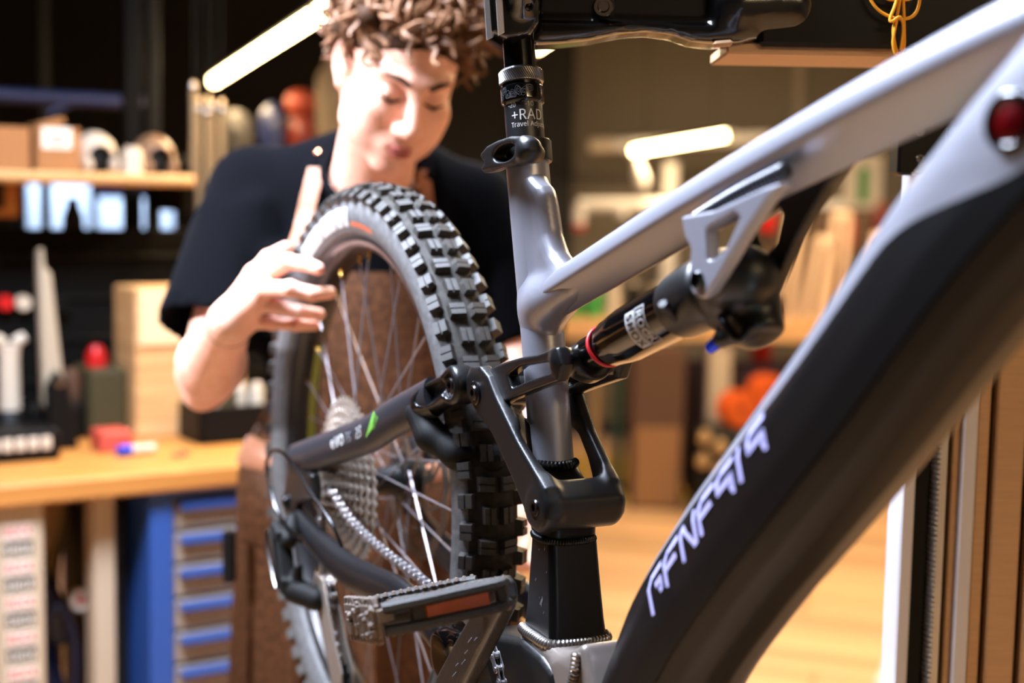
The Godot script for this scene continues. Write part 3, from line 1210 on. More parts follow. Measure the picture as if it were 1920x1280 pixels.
	weld_bead([B(0.473, -0.046, 0.029), B(0.487, -0.0465, 0.0315), B(0.505, -0.047, 0.0315), B(0.526, -0.0475, 0.0305), B(0.534, -0.047, 0.024), B(0.536, -0.047, 0.008), B(0.536, -0.047, -0.01), B(0.532, -0.047, -0.026), B(0.522, -0.047, -0.031)], 0.0055, bike, M.weld)
	weld_bead([B(0.588, -0.035, 0.034), B(0.590, -0.050, 0.0365), B(0.584, -0.066, 0.0368), B(0.578, -0.085, 0.0368)], 0.0052, bike, M.weld)
	s = Sdf.new()
	s.plate([Vector2(0.38, -0.075), Vector2(0.49, -0.052), Vector2(0.527, -0.056), Vector2(0.552, -0.064), Vector2(0.560, -0.08), Vector2(0.564, -0.20), Vector2(0.40, -0.21), Vector2(0.365, -0.14)], Transform3D(Basis(), B(0, 0)), 0.0395, 0.008, 0.002)
	part("motor", s.mesh(0.0028, B(0.355, -0.22, -0.045), B(0.575, -0.04, 0.046)), M.satin_black, bike, "black mid motor")
	# two shock brackets below the top tube
	s = Sdf.new()
	var up := Transform3D(Basis(), B(0, 0, 0.030))
	s.plate([Vector2(0.733, 0.333), Vector2(0.739, 0.318), Vector2(0.7475, 0.310), Vector2(0.7455, 0.290), Vector2(0.750, 0.279), Vector2(0.760, 0.275), Vector2(0.770, 0.278), Vector2(0.783, 0.291), Vector2(0.812, 0.322), Vector2(0.838, 0.346), Vector2(0.8545, 0.3575), Vector2(0.832, 0.3535), Vector2(0.805, 0.346), Vector2(0.775, 0.338)], up, 0.0055, 0.002, 0.001)
	s.plate([Vector2(0.767, 0.325), Vector2(0.800, 0.3375), Vector2(0.808, 0.334), Vector2(0.793, 0.313), Vector2(0.777, 0.3035), Vector2(0.7705, 0.3035)], up, 0.02, 0.001, 0.0015, true)
	var near := s.mesh(0.0014, B(0.725, 0.265, 0.020), B(0.875, 0.38, 0.040))
	part("shock_bracket", near, M.silver_paint, bike, "silver shock bracket on the near side")
	s = Sdf.new()
	up = Transform3D(Basis(), B(0, 0, -0.030))
	s.plate([Vector2(0.733, 0.333), Vector2(0.712, 0.318), Vector2(0.712, 0.290), Vector2(0.728, 0.272), Vector2(0.757, 0.270), Vector2(0.789, 0.318), Vector2(0.822, 0.356), Vector2(0.846, 0.374), Vector2(0.80, 0.364)], up, 0.0055, 0.002, 0.001)
	s.plate([Vector2(0.728, 0.325), Vector2(0.770, 0.341), Vector2(0.774, 0.335), Vector2(0.768, 0.316), Vector2(0.752, 0.3035), Vector2(0.743, 0.304)], up, 0.02, 0.001, 0.0015, true)
	part("shock_bracket", s.mesh(0.0014, B(0.70, 0.26, -0.040), B(0.855, 0.385, -0.020)), M.satin_black, bike, "dark shock bracket on the far side")
	g = Geo.new()
	weld_bead([B(0.737, 0.331, 0.0245), B(0.79, 0.350, 0.0240), B(0.842, 0.3655, 0.0235)], 0.0062, bike, M.dark_weld)
	bolt("shock_bolt", B(0.7595, 0.2885, 0.0357), Vector3(0, 0, 1), 0.0068, bike, false, M.gloss_black)


func rounded_ring(c: Vector3, hu: float, hw: float, r: float, k := 5) -> PackedVector3Array:
	# a rounded rectangle in the plane across v
	var ring := PackedVector3Array()
	for q in [[1, 1, 0.0], [-1, 1, 0.5], [-1, -1, 1.0], [1, -1, 1.5]]:
		for i in k + 1:
			var t: float = (q[2] + 0.5 * i / k) * PI
			ring.append(c + Vector3(q[0] * (hu - r) + cos(t) * r, 0, q[1] * (hw - r) + sin(t) * r))
	return ring


func build_suspension(bike: Node3D) -> void:
	# rocker: two arms joined by a barrel round the lower pivot
	var s := Sdf.new()
	var low := B(0.521, 0.074)
	s.rod(T(B(0.523, 0.0745, 0.004), Vector3.BACK), 0.0200, 0.039, 0.006, 0.004)
	s.plate([Vector2(0.363, 0.172), Vector2(0.373, 0.184), Vector2(0.395, 0.187), Vector2(0.413, 0.180), Vector2(0.432, 0.163), Vector2(0.480, 0.128), Vector2(0.535, 0.096), Vector2(0.541, 0.070), Vector2(0.525, 0.055), Vector2(0.505, 0.060), Vector2(0.470, 0.092), Vector2(0.425, 0.126), Vector2(0.385, 0.144), Vector2(0.366, 0.155)], Transform3D(Basis(), B(0.003, 0, 0.0355)), 0.0070, 0.003, 0.006)
	s.plate([Vector2(0.430, 0.172), Vector2(0.445, 0.182), Vector2(0.462, 0.172), Vector2(0.490, 0.137), Vector2(0.535, 0.098), Vector2(0.541, 0.070), Vector2(0.520, 0.058), Vector2(0.508, 0.070), Vector2(0.484, 0.108), Vector2(0.444, 0.150)], Transform3D(Basis(), B(-0.002, 0, -0.0300)), 0.0060, 0.003, 0.006)
	s.box(Transform3D(Basis(Vector3.BACK, -0.62), B(0.527, 0.082)), Vector3(0.016, 0.012, 0.034), 0.006, 0.014)
	s.rod(T(B(0.484, 0.110, 0.002), Vector3(-0.75, 0.66, 0)), 0.0290, 0.032, 0.010, 0.012, true)
	s.box(Transform3D(Basis(Vector3.BACK, -0.5), B(0.548, 0.056, -0.022)), Vector3(0.006, 0.010, 0.009), 0.003, 0.003, true)
	part("rocker_link", s.mesh(0.0020, B(0.35, 0.04, -0.055), B(0.56, 0.20, 0.056)), M.anodised, bike, "black two armed rocker link")
	bolt("pivot_bolt", B(0.5255, 0.0765, 0.0430), Vector3.BACK, 0.0078, bike)
	bolt("pivot_bolt", B(0.3915, 0.1605, 0.0430), Vector3.BACK, 0.0078, bike)
	bolt("pivot_bolt", B(0.446, 0.170, -0.037), Vector3.FORWARD, 0.0078, bike)
	var g := Geo.new()
	g.lathe([Vector2(0, -0.04), Vector2(0.007, -0.04), Vector2(0.007, 0.040), Vector2(0, 0.040)], T(B(0.3915, 0.1605, -0.002), Vector3.BACK), 18)
	part("pivot_axle", g, M.bolt, bike)
	# yoke: an open forging that straddles the seat tube and carries the shock
	s = Sdf.new()
	for w in [0.0295, -0.0295]:
		var f := Transform3D(Basis(), B(0, 0, w))
		s.plate([Vector2(0.376, 0.168), Vector2(0.400, 0.184), Vector2(0.440, 0.1955), Vector2(0.470, 0.2025), Vector2(0.505, 0.209), Vector2(0.543, 0.2195), Vector2(0.553, 0.205), Vector2(0.545, 0.1895), Vector2(0.500, 0.1765), Vector2(0.445, 0.1595), Vector2(0.410, 0.145), Vector2(0.385, 0.148)], f, 0.0062, 0.0028, 0.003)
		s.plate([Vector2(0.447, 0.184), Vector2(0.470, 0.1945), Vector2(0.537, 0.2075), Vector2(0.535, 0.1965), Vector2(0.486, 0.183), Vector2(0.455, 0.173)], f, 0.02, 0.002, 0.002, true)
	s.rod(T(B(0.538, 0.2055, 0), Vector3(0.94, 0.345, 0)), 0.019, 0.009, 0.003, 0.008)
	s.cap(B(0.538, 0.206, 0.028), B(0.533, 0.204, 0.010), 0.010, 0.013, 0.006)
	s.cap(B(0.538, 0.206, -0.028), B(0.533, 0.204, -0.010), 0.010, 0.013, 0.006)
	s.rod(T(B(0.3885, 0.1605, 0), Vector3.BACK), 0.014, 0.034, 0.003, 0.004)
	part("shock_yoke", s.mesh(0.0018, B(0.36, 0.135, -0.042), B(0.565, 0.235, 0.043)), M.forged, bike, "black forged shock yoke")
	# shock: polished shaft, red ring, air can, end cap, valve body
	var dir := Vector3(0.939, 0.344, 0).normalized()
	var at := T(B(0.498, 0.196), dir, Vector3.BACK)
	g = Geo.new()
	g.lathe([Vector2(0, 0.040), Vector2(0.0152, 0.040), Vector2(0.0158, 0.043), Vector2(0.0158, 0.110), Vector2(0, 0.110)], at, 40)
	part("shock_shaft", g, M.chrome_black, bike, "polished black shock shaft")
	g = Geo.new()
	g.ring(Transform3D(at.basis.rotated(Vector3.BACK, 0.14), at * Vector3(0, 0.0725, 0)), 0.0176, 0.0017, 48, 10)
	part("travel_ring", g, M.red_rubber, bike, "red rubber travel ring")
	g = Geo.new()
	g.lathe([Vector2(0.0160, 0.084), Vector2(0.0195, 0.084), Vector2(0.0205, 0.087), Vector2(0.0208, 0.094), Vector2(0.0222, 0.104), Vector2(0.0232, 0.116), Vector2(0.0234, 0.200), Vector2(0.0, 0.200)], at, 48)
	part("air_can", g, M.gloss_black, bike, "glossy black air can")
	g = Geo.new()
	for y in [0.079, 0.0815]:
		var ring := []
		for i in 10:
			var t := -0.5 + 1.6 * i / 9.0
			ring.append(Vector2(t, y))
		ribbon(g, ring, 0.0008, func(q: Vector2) -> Vector3: return at * (Vector3(cos(q.x), 0, sin(q.x)) * 0.0160 + Vector3(0, q.y, 0)))
	part("sag_mark", g, M.decal_grey, bike)
	g = Geo.new()
	g.lathe([Vector2(0.02, 0.197), Vector2(0.0255, 0.197), Vector2(0.0262, 0.200), Vector2(0.0275, 0.232), Vector2(0.0270, 0.246), Vector2(0.022, 0.252), Vector2(0, 0.252)], at, 48)
	part("shock_head", g, M.satin_black, bike, "satin grey shock head")
	# label: two lines that run round the can
	var wrap := func(q: Vector2, r: float) -> Vector3:
		return at * Vector3(cos(q.x / r) * r, q.y, sin(q.x / r) * r)
	var box_at := func(x0: float, x1: float, y0: float, y1: float) -> Geo:
		var gg := Geo.new()
		for i in 16:
			var xa := lerpf(x0, x1, i / 16.0)
			var xb := lerpf(x0, x1, (i + 1) / 16.0)
			gg.quad(gg.p(wrap.call(Vector2(xa, y0), 0.0236)), gg.p(wrap.call(Vector2(xb, y0), 0.0236)), gg.p(wrap.call(Vector2(xb, y1), 0.0236)), gg.p(wrap.call(Vector2(xa, y1), 0.0236)))
		return gg
	part("label_plate", box_at.call(-0.0265, 0.0075, 0.148, 0.162), M.decal_grey, bike, "pale label block")
	g = Geo.new()
	var frame := [Vector2(-0.0265, 0.1635), Vector2(-0.0265, 0.1775), Vector2(0.0075, 0.1775), Vector2(0.0075, 0.1635), Vector2(-0.0265, 0.1635)]
	ribbon(g, frame, 0.0011, func(q: Vector2) -> Vector3: return wrap.call(q, 0.02365))
	part("label_frame", g, M.decal_grey, bike)
	part("lettering", lettering("SHOX", 0.0125, func(q: Vector2) -> Vector3: return wrap.call(Vector2(-q.x * 0.92 - 0.0095, 0.155 + q.y), 0.0239), true), M.decal_black, bike)
	part("lettering", lettering("ROCK", 0.0125, func(q: Vector2) -> Vector3: return wrap.call(Vector2(-q.x * 0.92 - 0.0095, 0.1705 + q.y), 0.0239), true), M.decal_grey, bike)
	# valve body, damper barrel and levers at the front end
	s = Sdf.new()
	s.rod(T(B(0.760, 0.2895, 0), Vector3.BACK), 0.016, 0.024, 0.003, 0.006)
	s.cap(B(0.742, 0.285), B(0.765, 0.291), 0.026, 0.023, 0.010)
	s.cap(B(0.735, 0.270, -0.012), B(0.752, 0.258, -0.016), 0.026, 0.022, 0.010)
	s.rod(T(B(0.760, 0.272, -0.014), Vector3(0.5, -0.86, 0.1)), 0.017, 0.027, 0.004, 0.008)
	s.cap(B(0.745, 0.244, 0.004), B(0.768, 0.252, -0.006), 0.007, 0.006, 0.004)
	part("damper_body", s.mesh(0.0022, B(0.69, 0.22, -0.055), B(0.81, 0.325, 0.035)), M.satin_black, bike, "black damper body")
	g = Geo.new()
	g.lathe([Vector2(0, 0), Vector2(0.0045, 0.0), Vector2(0.0050, 0.004), Vector2(0.0042, 0.013), Vector2(0.0025, 0.0145), Vector2(0, 0.0145)], T(B(0.743, 0.243, 0.004), Vector3(-0.8, -0.6, 0.25)), 18)
	part("damping_knob", g, M.blue_anodised, bike, "small blue damping knob")
	g = Geo.new()
	g.lathe([Vector2(0, 0), Vector2(0.0036, 0), Vector2(0.0036, 0.013), Vector2(0.0044, 0.014), Vector2(0.0044, 0.021), Vector2(0.0034, 0.0225), Vector2(0, 0.0225)], T(B(0.706, 0.256, 0.020), Vector3(0.35, 0.55, 0.75)), 16)
	part("air_valve", g, M.forged, bike, "air valve cap")
	g = Geo.new()
	g.tube(smooth_path([B(0.755, 0.262, 0.012), B(0.766, 0.254, 0.014), B(0.776, 0.247, 0.010), B(0.780, 0.256, 0.004)], 5), 0.0034, 10)
	part("lockout_lever", g, M.bolt, bike)
	# seat stays, their forged ends and the bridge between them
	for side in [1.0, -1.0]:
		g = Geo.new()
		var p := smooth_path([B(-0.072, 0.018, 0.076 * side), B(-0.01, 0.036, 0.073 * side), B(0.070, 0.060, 0.067 * side), B(0.153, 0.085, 0.062 * side), B(0.211, 0.110, 0.057 * side), B(0.271, 0.134, 0.050 * side), B(0.298, 0.145, 0.046 * side)], 6)
		g.tube(p, 0.0210, 30, true, 0.58, Vector3(0.16, 0, 1))
		part("seat_stay", g, M.stay_paint, bike, "dark grey seat stay")
		s = Sdf.new()
		s.cap(B(0.278, 0.137, 0.047 * side), B(0.345, 0.1625, 0.039 * side), 0.0165, 0.0165, 0.006)
		s.rod(T(B(0.344, 0.162, 0.0380 * side), Vector3.BACK), 0.0195, 0.0115, 0.004, 0.006)
		s.rod(T(B(0.368, 0.164, 0.022 * side), Vector3.BACK), 0.019, 0.005, 0.002, 0.004)
		# the scooped pocket with the bolt in it
		s.egg(Transform3D(Basis(Vector3.BACK, 0.42), B(0.314, 0.1525, 0.0580 * side)), Vector3(0.034, 0.0105, 0.0120), 0.003, true)
		s.rod(T(B(0.344, 0.162, 0.054 * side), Vector3.BACK), 0.0125, 0.008, 0.002, 0.002, true)
		part("stay_end", s.mesh(0.0019, B(0.25, 0.105, 0.012 if side > 0 else -0.072), B(0.395, 0.195, 0.072 if side > 0 else -0.012)), M.forged, bike, "forged stay end with a scooped pocket")
		bolt("pivot_bolt", B(0.344, 0.162, 0.0465 * side), Vector3.BACK * side, 0.0085, bike)
	s = Sdf.new()
	var arc := [Vector3(0.268, 0.125, 0.050), Vector3(0.292, 0.104, 0.046), Vector3(0.322, 0.090, 0.030), Vector3(0.335, 0.085, 0.0), Vector3(0.322, 0.090, -0.030), Vector3(0.292, 0.104, -0.046), Vector3(0.268, 0.125, -0.050)]
	for i in arc.size() - 1:
		var p: Vector3 = arc[i]
		var q: Vector3 = arc[i + 1]
		s.cap(B(p.x, p.y, p.z), B(q.x, q.y, q.z), 0.0150, 0.0150, 0.010)
	part("stay_bridge", s.mesh(0.003, B(0.24, 0.06, -0.07), B(0.36, 0.15, 0.071)), M.matte_black, bike, "dark bridge between the stays")
	# print on the near seat stay
	var lay := func(q: Vector2) -> Vector3:
		var t := clampf((q.x + 0.02) / 0.30, 0, 1)
		var c := Vector2(lerpf(0.01, 0.27, t), 0)
		c.y = 0.040 + c.x * 0.30 + maxf(0.0, c.x - 0.15) * 0.17
		var wide := 0.0718 - 0.066 * (c.x) * (1.0 if c.x < 0.15 else 1.05)
		var e := q.y / 0.0210
		return B(c.x - q.y * 0.3, c.y + q.y * 0.95, wide + 0.0126 * sqrt(maxf(0.0, 1.0 - e * e)) + 0.0012)
	g = lettering("eVO", 0.017, func(q: Vector2) -> Vector3: return lay.call(Vector2(0.076 + q.x * 1.35, q.y + 0.0005)), true, "Droid Sans", true)
	part("lettering", g, M.decal_grey, bike)
	g = lettering("FS", 0.016, func(q: Vector2) -> Vector3: return lay.call(Vector2(0.112 + q.x * 1.2, q.y + 0.0005)), true, "Droid Sans", true)
	part("lettering", g, M.decal_dim, bike)
	g = lettering("23", 0.017, func(q: Vector2) -> Vector3: return lay.call(Vector2(0.145 + q.x * 0.9, q.y + 0.0015)), false)
	part("lettering", g, M.decal_grey, bike)
	g = Geo.new()
	for k in 6:
		var l := []
		for i in 7:
			var t := i / 6.0
			# nested arcs that make a leaning triangle
			var x := lerpf(0.163 + 0.0026 * k, 0.190 - 0.0009 * k, t) + 0.004 * sin(t * PI)
			var y: float = lerpf(-0.009 + 0.0006 * k, 0.0115 - 0.0024 * k, t)
			l.append(Vector2(x + k * 0.0006, y))
		ribbon(g, l, 0.0010, lay)
	for k in 5:
		ribbon(g, [Vector2(0.189 - 0.0014 * k, 0.0115 - 0.0028 * k), Vector2(0.2035 - 0.004 * k, 0.0 - 0.0018 * k)], 0.0009, lay)
	part("stay_emblem", g, M.decal_green, bike, "green striped triangle")


func build_seatpost(bike: Node3D) -> void:
	var d := Vector3(-0.2035, 1, 0).normalized()
	var at := func(v: float) -> Transform3D: return T(B(axis_u(v), v), d, Vector3.BACK)
	var g := Geo.new()
	g.lathe([Vector2(0, 0.0), Vector2(0.0152, 0.0), Vector2(0.0152, 0.125), Vector2(0, 0.125)], at.call(0.452), 40)
	part("post_stanchion", g, M.gloss_black, bike, "glossy black dropper post")
	# knurled steel collar: slanted ridges
	g = Geo.new()
	var f: Transform3D = at.call(0.4525)
	var rings := []
	for e in [[0.0, 0.0190, 0.0], [0.0008, 0.0206, 0.0], [0.0018, 0.0208, 1.0], [0.0112, 0.0208, 1.0], [0.0122, 0.0206, 0.0], [0.0142, 0.0185, 0.0], [0.0152, 0.0155, 0.0]]:
		var ring := PackedVector3Array()
		for i in 180:
			var t: float = TAU * i / 180 + e[0] * 26.0
			var r: float = e[1] + (0.0005 * (1.0 if i % 3 == 0 else -0.4)) * e[2]
			ring.append(f * Vector3(cos(t) * r, e[0], sin(t) * r))
		rings.append(ring)
	g.loft(rings)
	part("post_collar", g, M.steel, bike, "knurled steel collar")
	g = Geo.new()
	g.lathe([Vector2(0.0, 0.0), Vector2(0.0190, 0.0), Vector2(0.0190, 0.006), Vector2(0, 0.006)], at.call(0.4475), 40)
	g.lathe([Vector2(0.0, -0.001), Vector2(0.0180, -0.001), Vector2(0.0200, 0.001), Vector2(0.0203, 0.003), Vector2(0.0203, 0.0150), Vector2(0.0198, 0.0165), Vector2(0, 0.0165)], at.call(0.4335), 48)
	part("post_head", g, M.gloss_black, bike, "glossy black post head with contour lines")
	# contour lines printed round the head
	g = Geo.new()
	var lay := func(q: Vector2) -> Vector3:
		return (at.call(0.4335) as Transform3D) * (Vector3(cos(q.x / 0.0204), 0, sin(q.x / 0.0204)) * 0.0204 + Vector3(0, q.y, 0))
	var rng := RandomNumberGenerator.new()
	rng.seed = 4
	for k in 13:
		var c := Vector2(-0.03 + 0.0055 * k, rng.randf_range(0.005, 0.012))
		for e in 3:
			var l := []
			var r := 0.0012 + 0.0013 * e
			var ph := rng.randf() * TAU
			for i in 15:
				var t := TAU * i / 14
				var q := c + Vector2(cos(t) * r * 0.9, sin(t) * r * (1.1 + 0.4 * sin(2.0 * t + ph)))
				q.y = clampf(q.y, 0.0035, 0.0146)
				l.append(q)
			ribbon(g, l, 0.00017, lay)
	part("contour_print", g, M.decal_dim, bike)
	g = Geo.new()
	g.lathe([Vector2(0, 0), Vector2(0.0180, 0), Vector2(0.0180, 0.052), Vector2(0, 0.052)], at.call(0.384), 48)
	part("post_tube", g, M.satin_black, bike, "satin black outer post")
	var on_post := func(q: Vector2) -> Vector3:
		return (at.call(0.42) as Transform3D) * (Vector3(cos(q.x / 0.0183), 0, sin(q.x / 0.0183)) * 0.0182 + Vector3(0, q.y, 0))
	# the print faces forward and to the drive side
	g = lettering("+RAD", 0.0138, func(q: Vector2) -> Vector3: return on_post.call(Vector2(-0.0243 - q.x, q.y + 0.0005)), false)
	part("lettering", g, M.decal_white, bike)
	g = lettering("Travel Adjustable", 0.0052, func(q: Vector2) -> Vector3: return on_post.call(Vector2(-0.0315 - q.x, q.y - 0.0085)), false, "Droid Sans", true)
	part("lettering", g, M.decal_white, bike)
	g = lettering("-20     -10      0", 0.0036, func(q: Vector2) -> Vector3: return on_post.call(Vector2(-0.0243 - q.x, q.y + 0.0105)), false)
	part("lettering", g, M.decal_grey, bike)
	# seat clamp and its looped lever
	g = Geo.new()
	g.lathe([Vector2(0.0175, -0.0005), Vector2(0.0232, -0.0005), Vector2(0.0240, 0.001), Vector2(0.0240, 0.0185), Vector2(0.0230, 0.0198), Vector2(0.0175, 0.0198)], at.call(0.379), 48)
	part("seat_clamp", g, M.satin_black, bike, "black seat clamp")
	var s := Sdf.new()
	var tilt := Transform3D(Basis(), B(0, 0, 0.0300))
	s.plate([Vector2(0.378, 0.3870), Vector2(0.392, 0.394), Vector2(0.415, 0.3985), Vector2(0.442, 0.4015), Vector2(0.466, 0.4005), Vector2(0.477, 0.3955), Vector2(0.481, 0.3880), Vector2(0.474, 0.3790), Vector2(0.452, 0.3745), Vector2(0.425, 0.3735), Vector2(0.404, 0.3700), Vector2(0.385, 0.3690), Vector2(0.379, 0.3740), Vector2(0.388, 0.3785), Vector2(0.381, 0.382)], tilt, 0.0070, 0.0045, 0.002)
	s.egg(Transform3D(Basis(Vector3.BACK, 0.12), B(0.4335, 0.3865, 0.034)), Vector3(0.0245, 0.0078, 0.018), 0.003, true)
	s.cap(B(0.470, 0.388, 0.029), B(0.452, 0.386, 0.014), 0.011, 0.009, 0.008)
	part("clamp_lever", s.mesh(0.0013, B(0.37, 0.362, 0.005), B(0.49, 0.408, 0.042)), M.anodised, bike, "looped quick release lever")


func hub_at(r: float, t: float, w: float) -> Vector3:
	# a point of the rear wheel: radius, angle from forward towards up, offset to the drive side
	return B(cos(t) * r, sin(t) * r, w)


func knob_mesh(wide: float, long: float, high: float, cross: bool, shear: float) -> ArrayMesh:
	# x across the tyre, y outwards, z along the tread; a sipe is cut into the top
	var g := Geo.new()
	var low := high * 0.62
	var ring := func(k: float, y: float, x0: float, x1: float, z0: float, z1: float) -> PackedVector3Array:
		return PackedVector3Array([Vector3(x0 * k, y, z0 * k + shear * x0), Vector3(x1 * k, y, z0 * k + shear * x1), Vector3(x1 * k, y, z1 * k + shear * x1), Vector3(x0 * k, y, z1 * k + shear * x0)])
	var hw := wide * 0.5
	var hl := long * 0.5
	g.loft([ring.call(1.14, -0.003, -hw, hw, -hl, hl), ring.call(1.02, low, -hw, hw, -hl, hl)])
	var cut := 0.0008
	if cross:
		g.loft([ring.call(1.02, low - 0.0002, -hw, hw, -hl, -cut), ring.call(0.95, high, -hw, hw, -hl, -cut)])
		g.loft([ring.call(1.02, low - 0.0002, -hw, hw, cut, hl), ring.call(0.95, high, -hw, hw, cut, hl)])
	else:
		g.loft([ring.call(1.02, low - 0.0002, -hw, -cut, -hl, hl), ring.call(0.95, high, -hw, -cut, -hl, hl)])
		g.loft([ring.call(1.02, low - 0.0002, cut, hw, -hl, hl), ring.call(0.95, high, cut, hw, -hl, hl)])
	return g.mesh(20.0)


func build_wheel(bike: Node3D) -> void:
	var spin := T(B(0, 0), Vector3.BACK, Vector3.RIGHT)
	# tyre casing with a raised bead line; profile runs round the section
	var g := Geo.new()
	var prof := []
	var half := [Vector2(0.2965, 0.0185), Vector2(0.2985, 0.0205), Vector2(0.3020, 0.0235), Vector2(0.3030, 0.0262), Vector2(0.3080, 0.0292), Vector2(0.3150, 0.0322), Vector2(0.3230, 0.0337), Vector2(0.3310, 0.0335), Vector2(0.3390, 0.0310), Vector2(0.3460, 0.0262), Vector2(0.3515, 0.0190), Vector2(0.3545, 0.0100), Vector2(0.3555, 0.0)]
	for q in half:
		prof.append(q)
	for i in range(half.size() - 2, -1, -1):
		prof.append(Vector2(half[i].x, -half[i].y))
	prof.append(Vector2(0.293, -0.012))
	prof.append(Vector2(0.293, 0.012))
	g.lathe(prof, spin, 128, true)
	var tread := Geo.new()
	tread.lathe([Vector2(0.3430, 0.0270), Vector2(0.3466, 0.0266), Vector2(0.3521, 0.0193), Vector2(0.3551, 0.0102), Vector2(0.3561, 0.0), Vector2(0.3551, -0.0102), Vector2(0.3521, -0.0193), Vector2(0.3466, -0.0266), Vector2(0.3430, -0.0270), Vector2(0.3480, 0.0)], spin, 128, true)
	var tyre := part("tyre", g, M.tyre_rubber, bike, "dusty black knobbly tyre")
	part("tread_band", tread, M.tread_rubber, tyre, "brown dusty tread band")
	# tread: centre pairs that alternate between siped crosswise and lengthwise, and shoulder blocks
	var wide := knob_mesh(0.0165, 0.0140, 0.0085, true, 0.10)
	var wide_m := knob_mesh(0.0165, 0.0140, 0.0085, true, -0.10)
	var slim := knob_mesh(0.0125, 0.0165, 0.0085, false, 0.12)
	var slim_m := knob_mesh(0.0125, 0.0165, 0.0085, false, -0.12)
	var edge := knob_mesh(0.0130, 0.0165, 0.0090, true, 0.0)
	var edge_b := knob_mesh(0.0150, 0.0140, 0.0090, false, 0.0)
	var rows := 72
	for i in rows:
		var t := TAU * i / rows
		for side in [1.0, -1.0]:
			var alt := i % 2 == 0
			var out := Vector3(cos(t), sin(t), 0)
			var fwd := Vector3(-sin(t), cos(t), 0)
			# centre
			var lean := 0.20 if alt else 0.15
			var y: Vector3 = (out + Vector3(0, 0, 1) * (lean * side)).normalized()
			var x := fwd.cross(y) * -1.0
			var m: Mesh = (wide if side > 0 else wide_m) if alt else (slim if side > 0 else slim_m)
			part("tread_knob", m, M.knob_rubber, tyre, "", Transform3D(Basis(x, y, x.cross(y)), hub_at(0.3540, t, (0.0108 if alt else 0.0088) * side)))
			# shoulder, half a step on
			t = TAU * (i + 0.5) / rows
			out = Vector3(cos(t), sin(t), 0)
			fwd = Vector3(-sin(t), cos(t), 0)
			y = (out * 0.74 + Vector3(0, 0, 1) * 0.68 * side).normalized()
			x = fwd.cross(y) * -1.0
			part("tread_knob", edge if alt else edge_b, M.knob_rubber, tyre, "", Transform3D(Basis(x, y, x.cross(y)), hub_at(0.3450, t, 0.0272 * side)))
			t = TAU * i / rows
	# sidewall label: a pale hot patch of blocky letters, then small orange print
	g = Geo.new()
	var lay := func(q: Vector2) -> Vector3:
		# x along the rim, y outwards
		var r := 0.3105 + q.y
		var w := 0.0302
		for i in half.size() - 1:
			if r >= half[i].x and r < half[i + 1].x:
				w = lerpf(half[i].y, half[i + 1].y, (r - half[i].x) / (half[i + 1].x - half[i].x))
		return hub_at(r, deg_to_rad(123.5) - q.x / 0.315, w + 0.0007)
	var x0 := 0.0
	for width in [0.072, 0.050, 0.022, 0.014]:
		var n := 12
		for k in n:
			var a: float = x0 + width * k / n
			var b: float = x0 + width * (k + 0.78) / n
			for e in 4:
				var y0 := 0.0205 * e / 4.0
				var y1 := 0.0205 * (e + 1) / 4.0
				g.quad(g.p(lay.call(Vector2(a, y0))), g.p(lay.call(Vector2(b, y0))), g.p(lay.call(Vector2(b, y1))), g.p(lay.call(Vector2(a, y1))))
		for e in [0.0, 0.0195]:
			for k in 8:
				var a: float = x0 + width * k / 8.0
				var b: float = x0 + width * (k + 1) / 8.0 - (0.002 if k == 7 else 0.0)
				g.quad(g.p(lay.call(Vector2(a, e))), g.p(lay.call(Vector2(b, e))), g.p(lay.call(Vector2(b, e + 0.003))), g.p(lay.call(Vector2(a, e + 0.003))))
		x0 += width + 0.006
	part("tyre_label", g, M.decal_white, tyre, "pale blocky letters on the sidewall")
	g = Geo.new()
	for k in 14:
		var a := x0 + 0.004 + 0.0052 * k
		g.quad(g.p(lay.call(Vector2(a, 0.0))), g.p(lay.call(Vector2(a + 0.0034, 0.0))), g.p(lay.call(Vector2(a + 0.0034, 0.006))), g.p(lay.call(Vector2(a, 0.006))))
	part("tyre_print", g, M.decal_orange, tyre, "small orange print")
	# rim
	g = Geo.new()
	g.lathe([Vector2(0.2985, 0.0195), Vector2(0.2985, 0.0215), Vector2(0.2960, 0.0222), Vector2(0.2900, 0.0215), Vector2(0.2838, 0.0160), Vector2(0.2815, 0.0080), Vector2(0.2812, 0.0), Vector2(0.2815, -0.0080), Vector2(0.2838, -0.0160), Vector2(0.2900, -0.0215), Vector2(0.2960, -0.0222), Vector2(0.2985, -0.0215), Vector2(0.2985, -0.0195), Vector2(0.2925, -0.0165), Vector2(0.2905, 0.0), Vector2(0.2925, 0.0165)], spin, 128, true)
	var rim := part("rim", g, M.rim_paint, bike, "dark rim")
	g = Geo.new()
	for k in 40:
		var a := deg_to_rad(150.0 + 0.9 * k)
		var b := deg_to_rad(150.0 + 0.9 * (k + 1))
		g.quad(g.p(hub_at(0.2812, a, -0.0045)), g.p(hub_at(0.2812, b, -0.0045)), g.p(hub_at(0.2835, b, -0.0158)), g.p(hub_at(0.2835, a, -0.0158)))
	for q in g.v.size():
		var c := g.v[q] - B(0, 0)
		var flat := Vector2(c.x, c.y)
		flat = flat.normalized() * (flat.length() - 0.0006)
		g.v[q] = B(flat.x, flat.y, c.z)
	part("rim_decal", g, M.rim_green, rim, "olive green rim sticker")
	# hub shell, axle and spokes laced three-cross
	g = Geo.new()
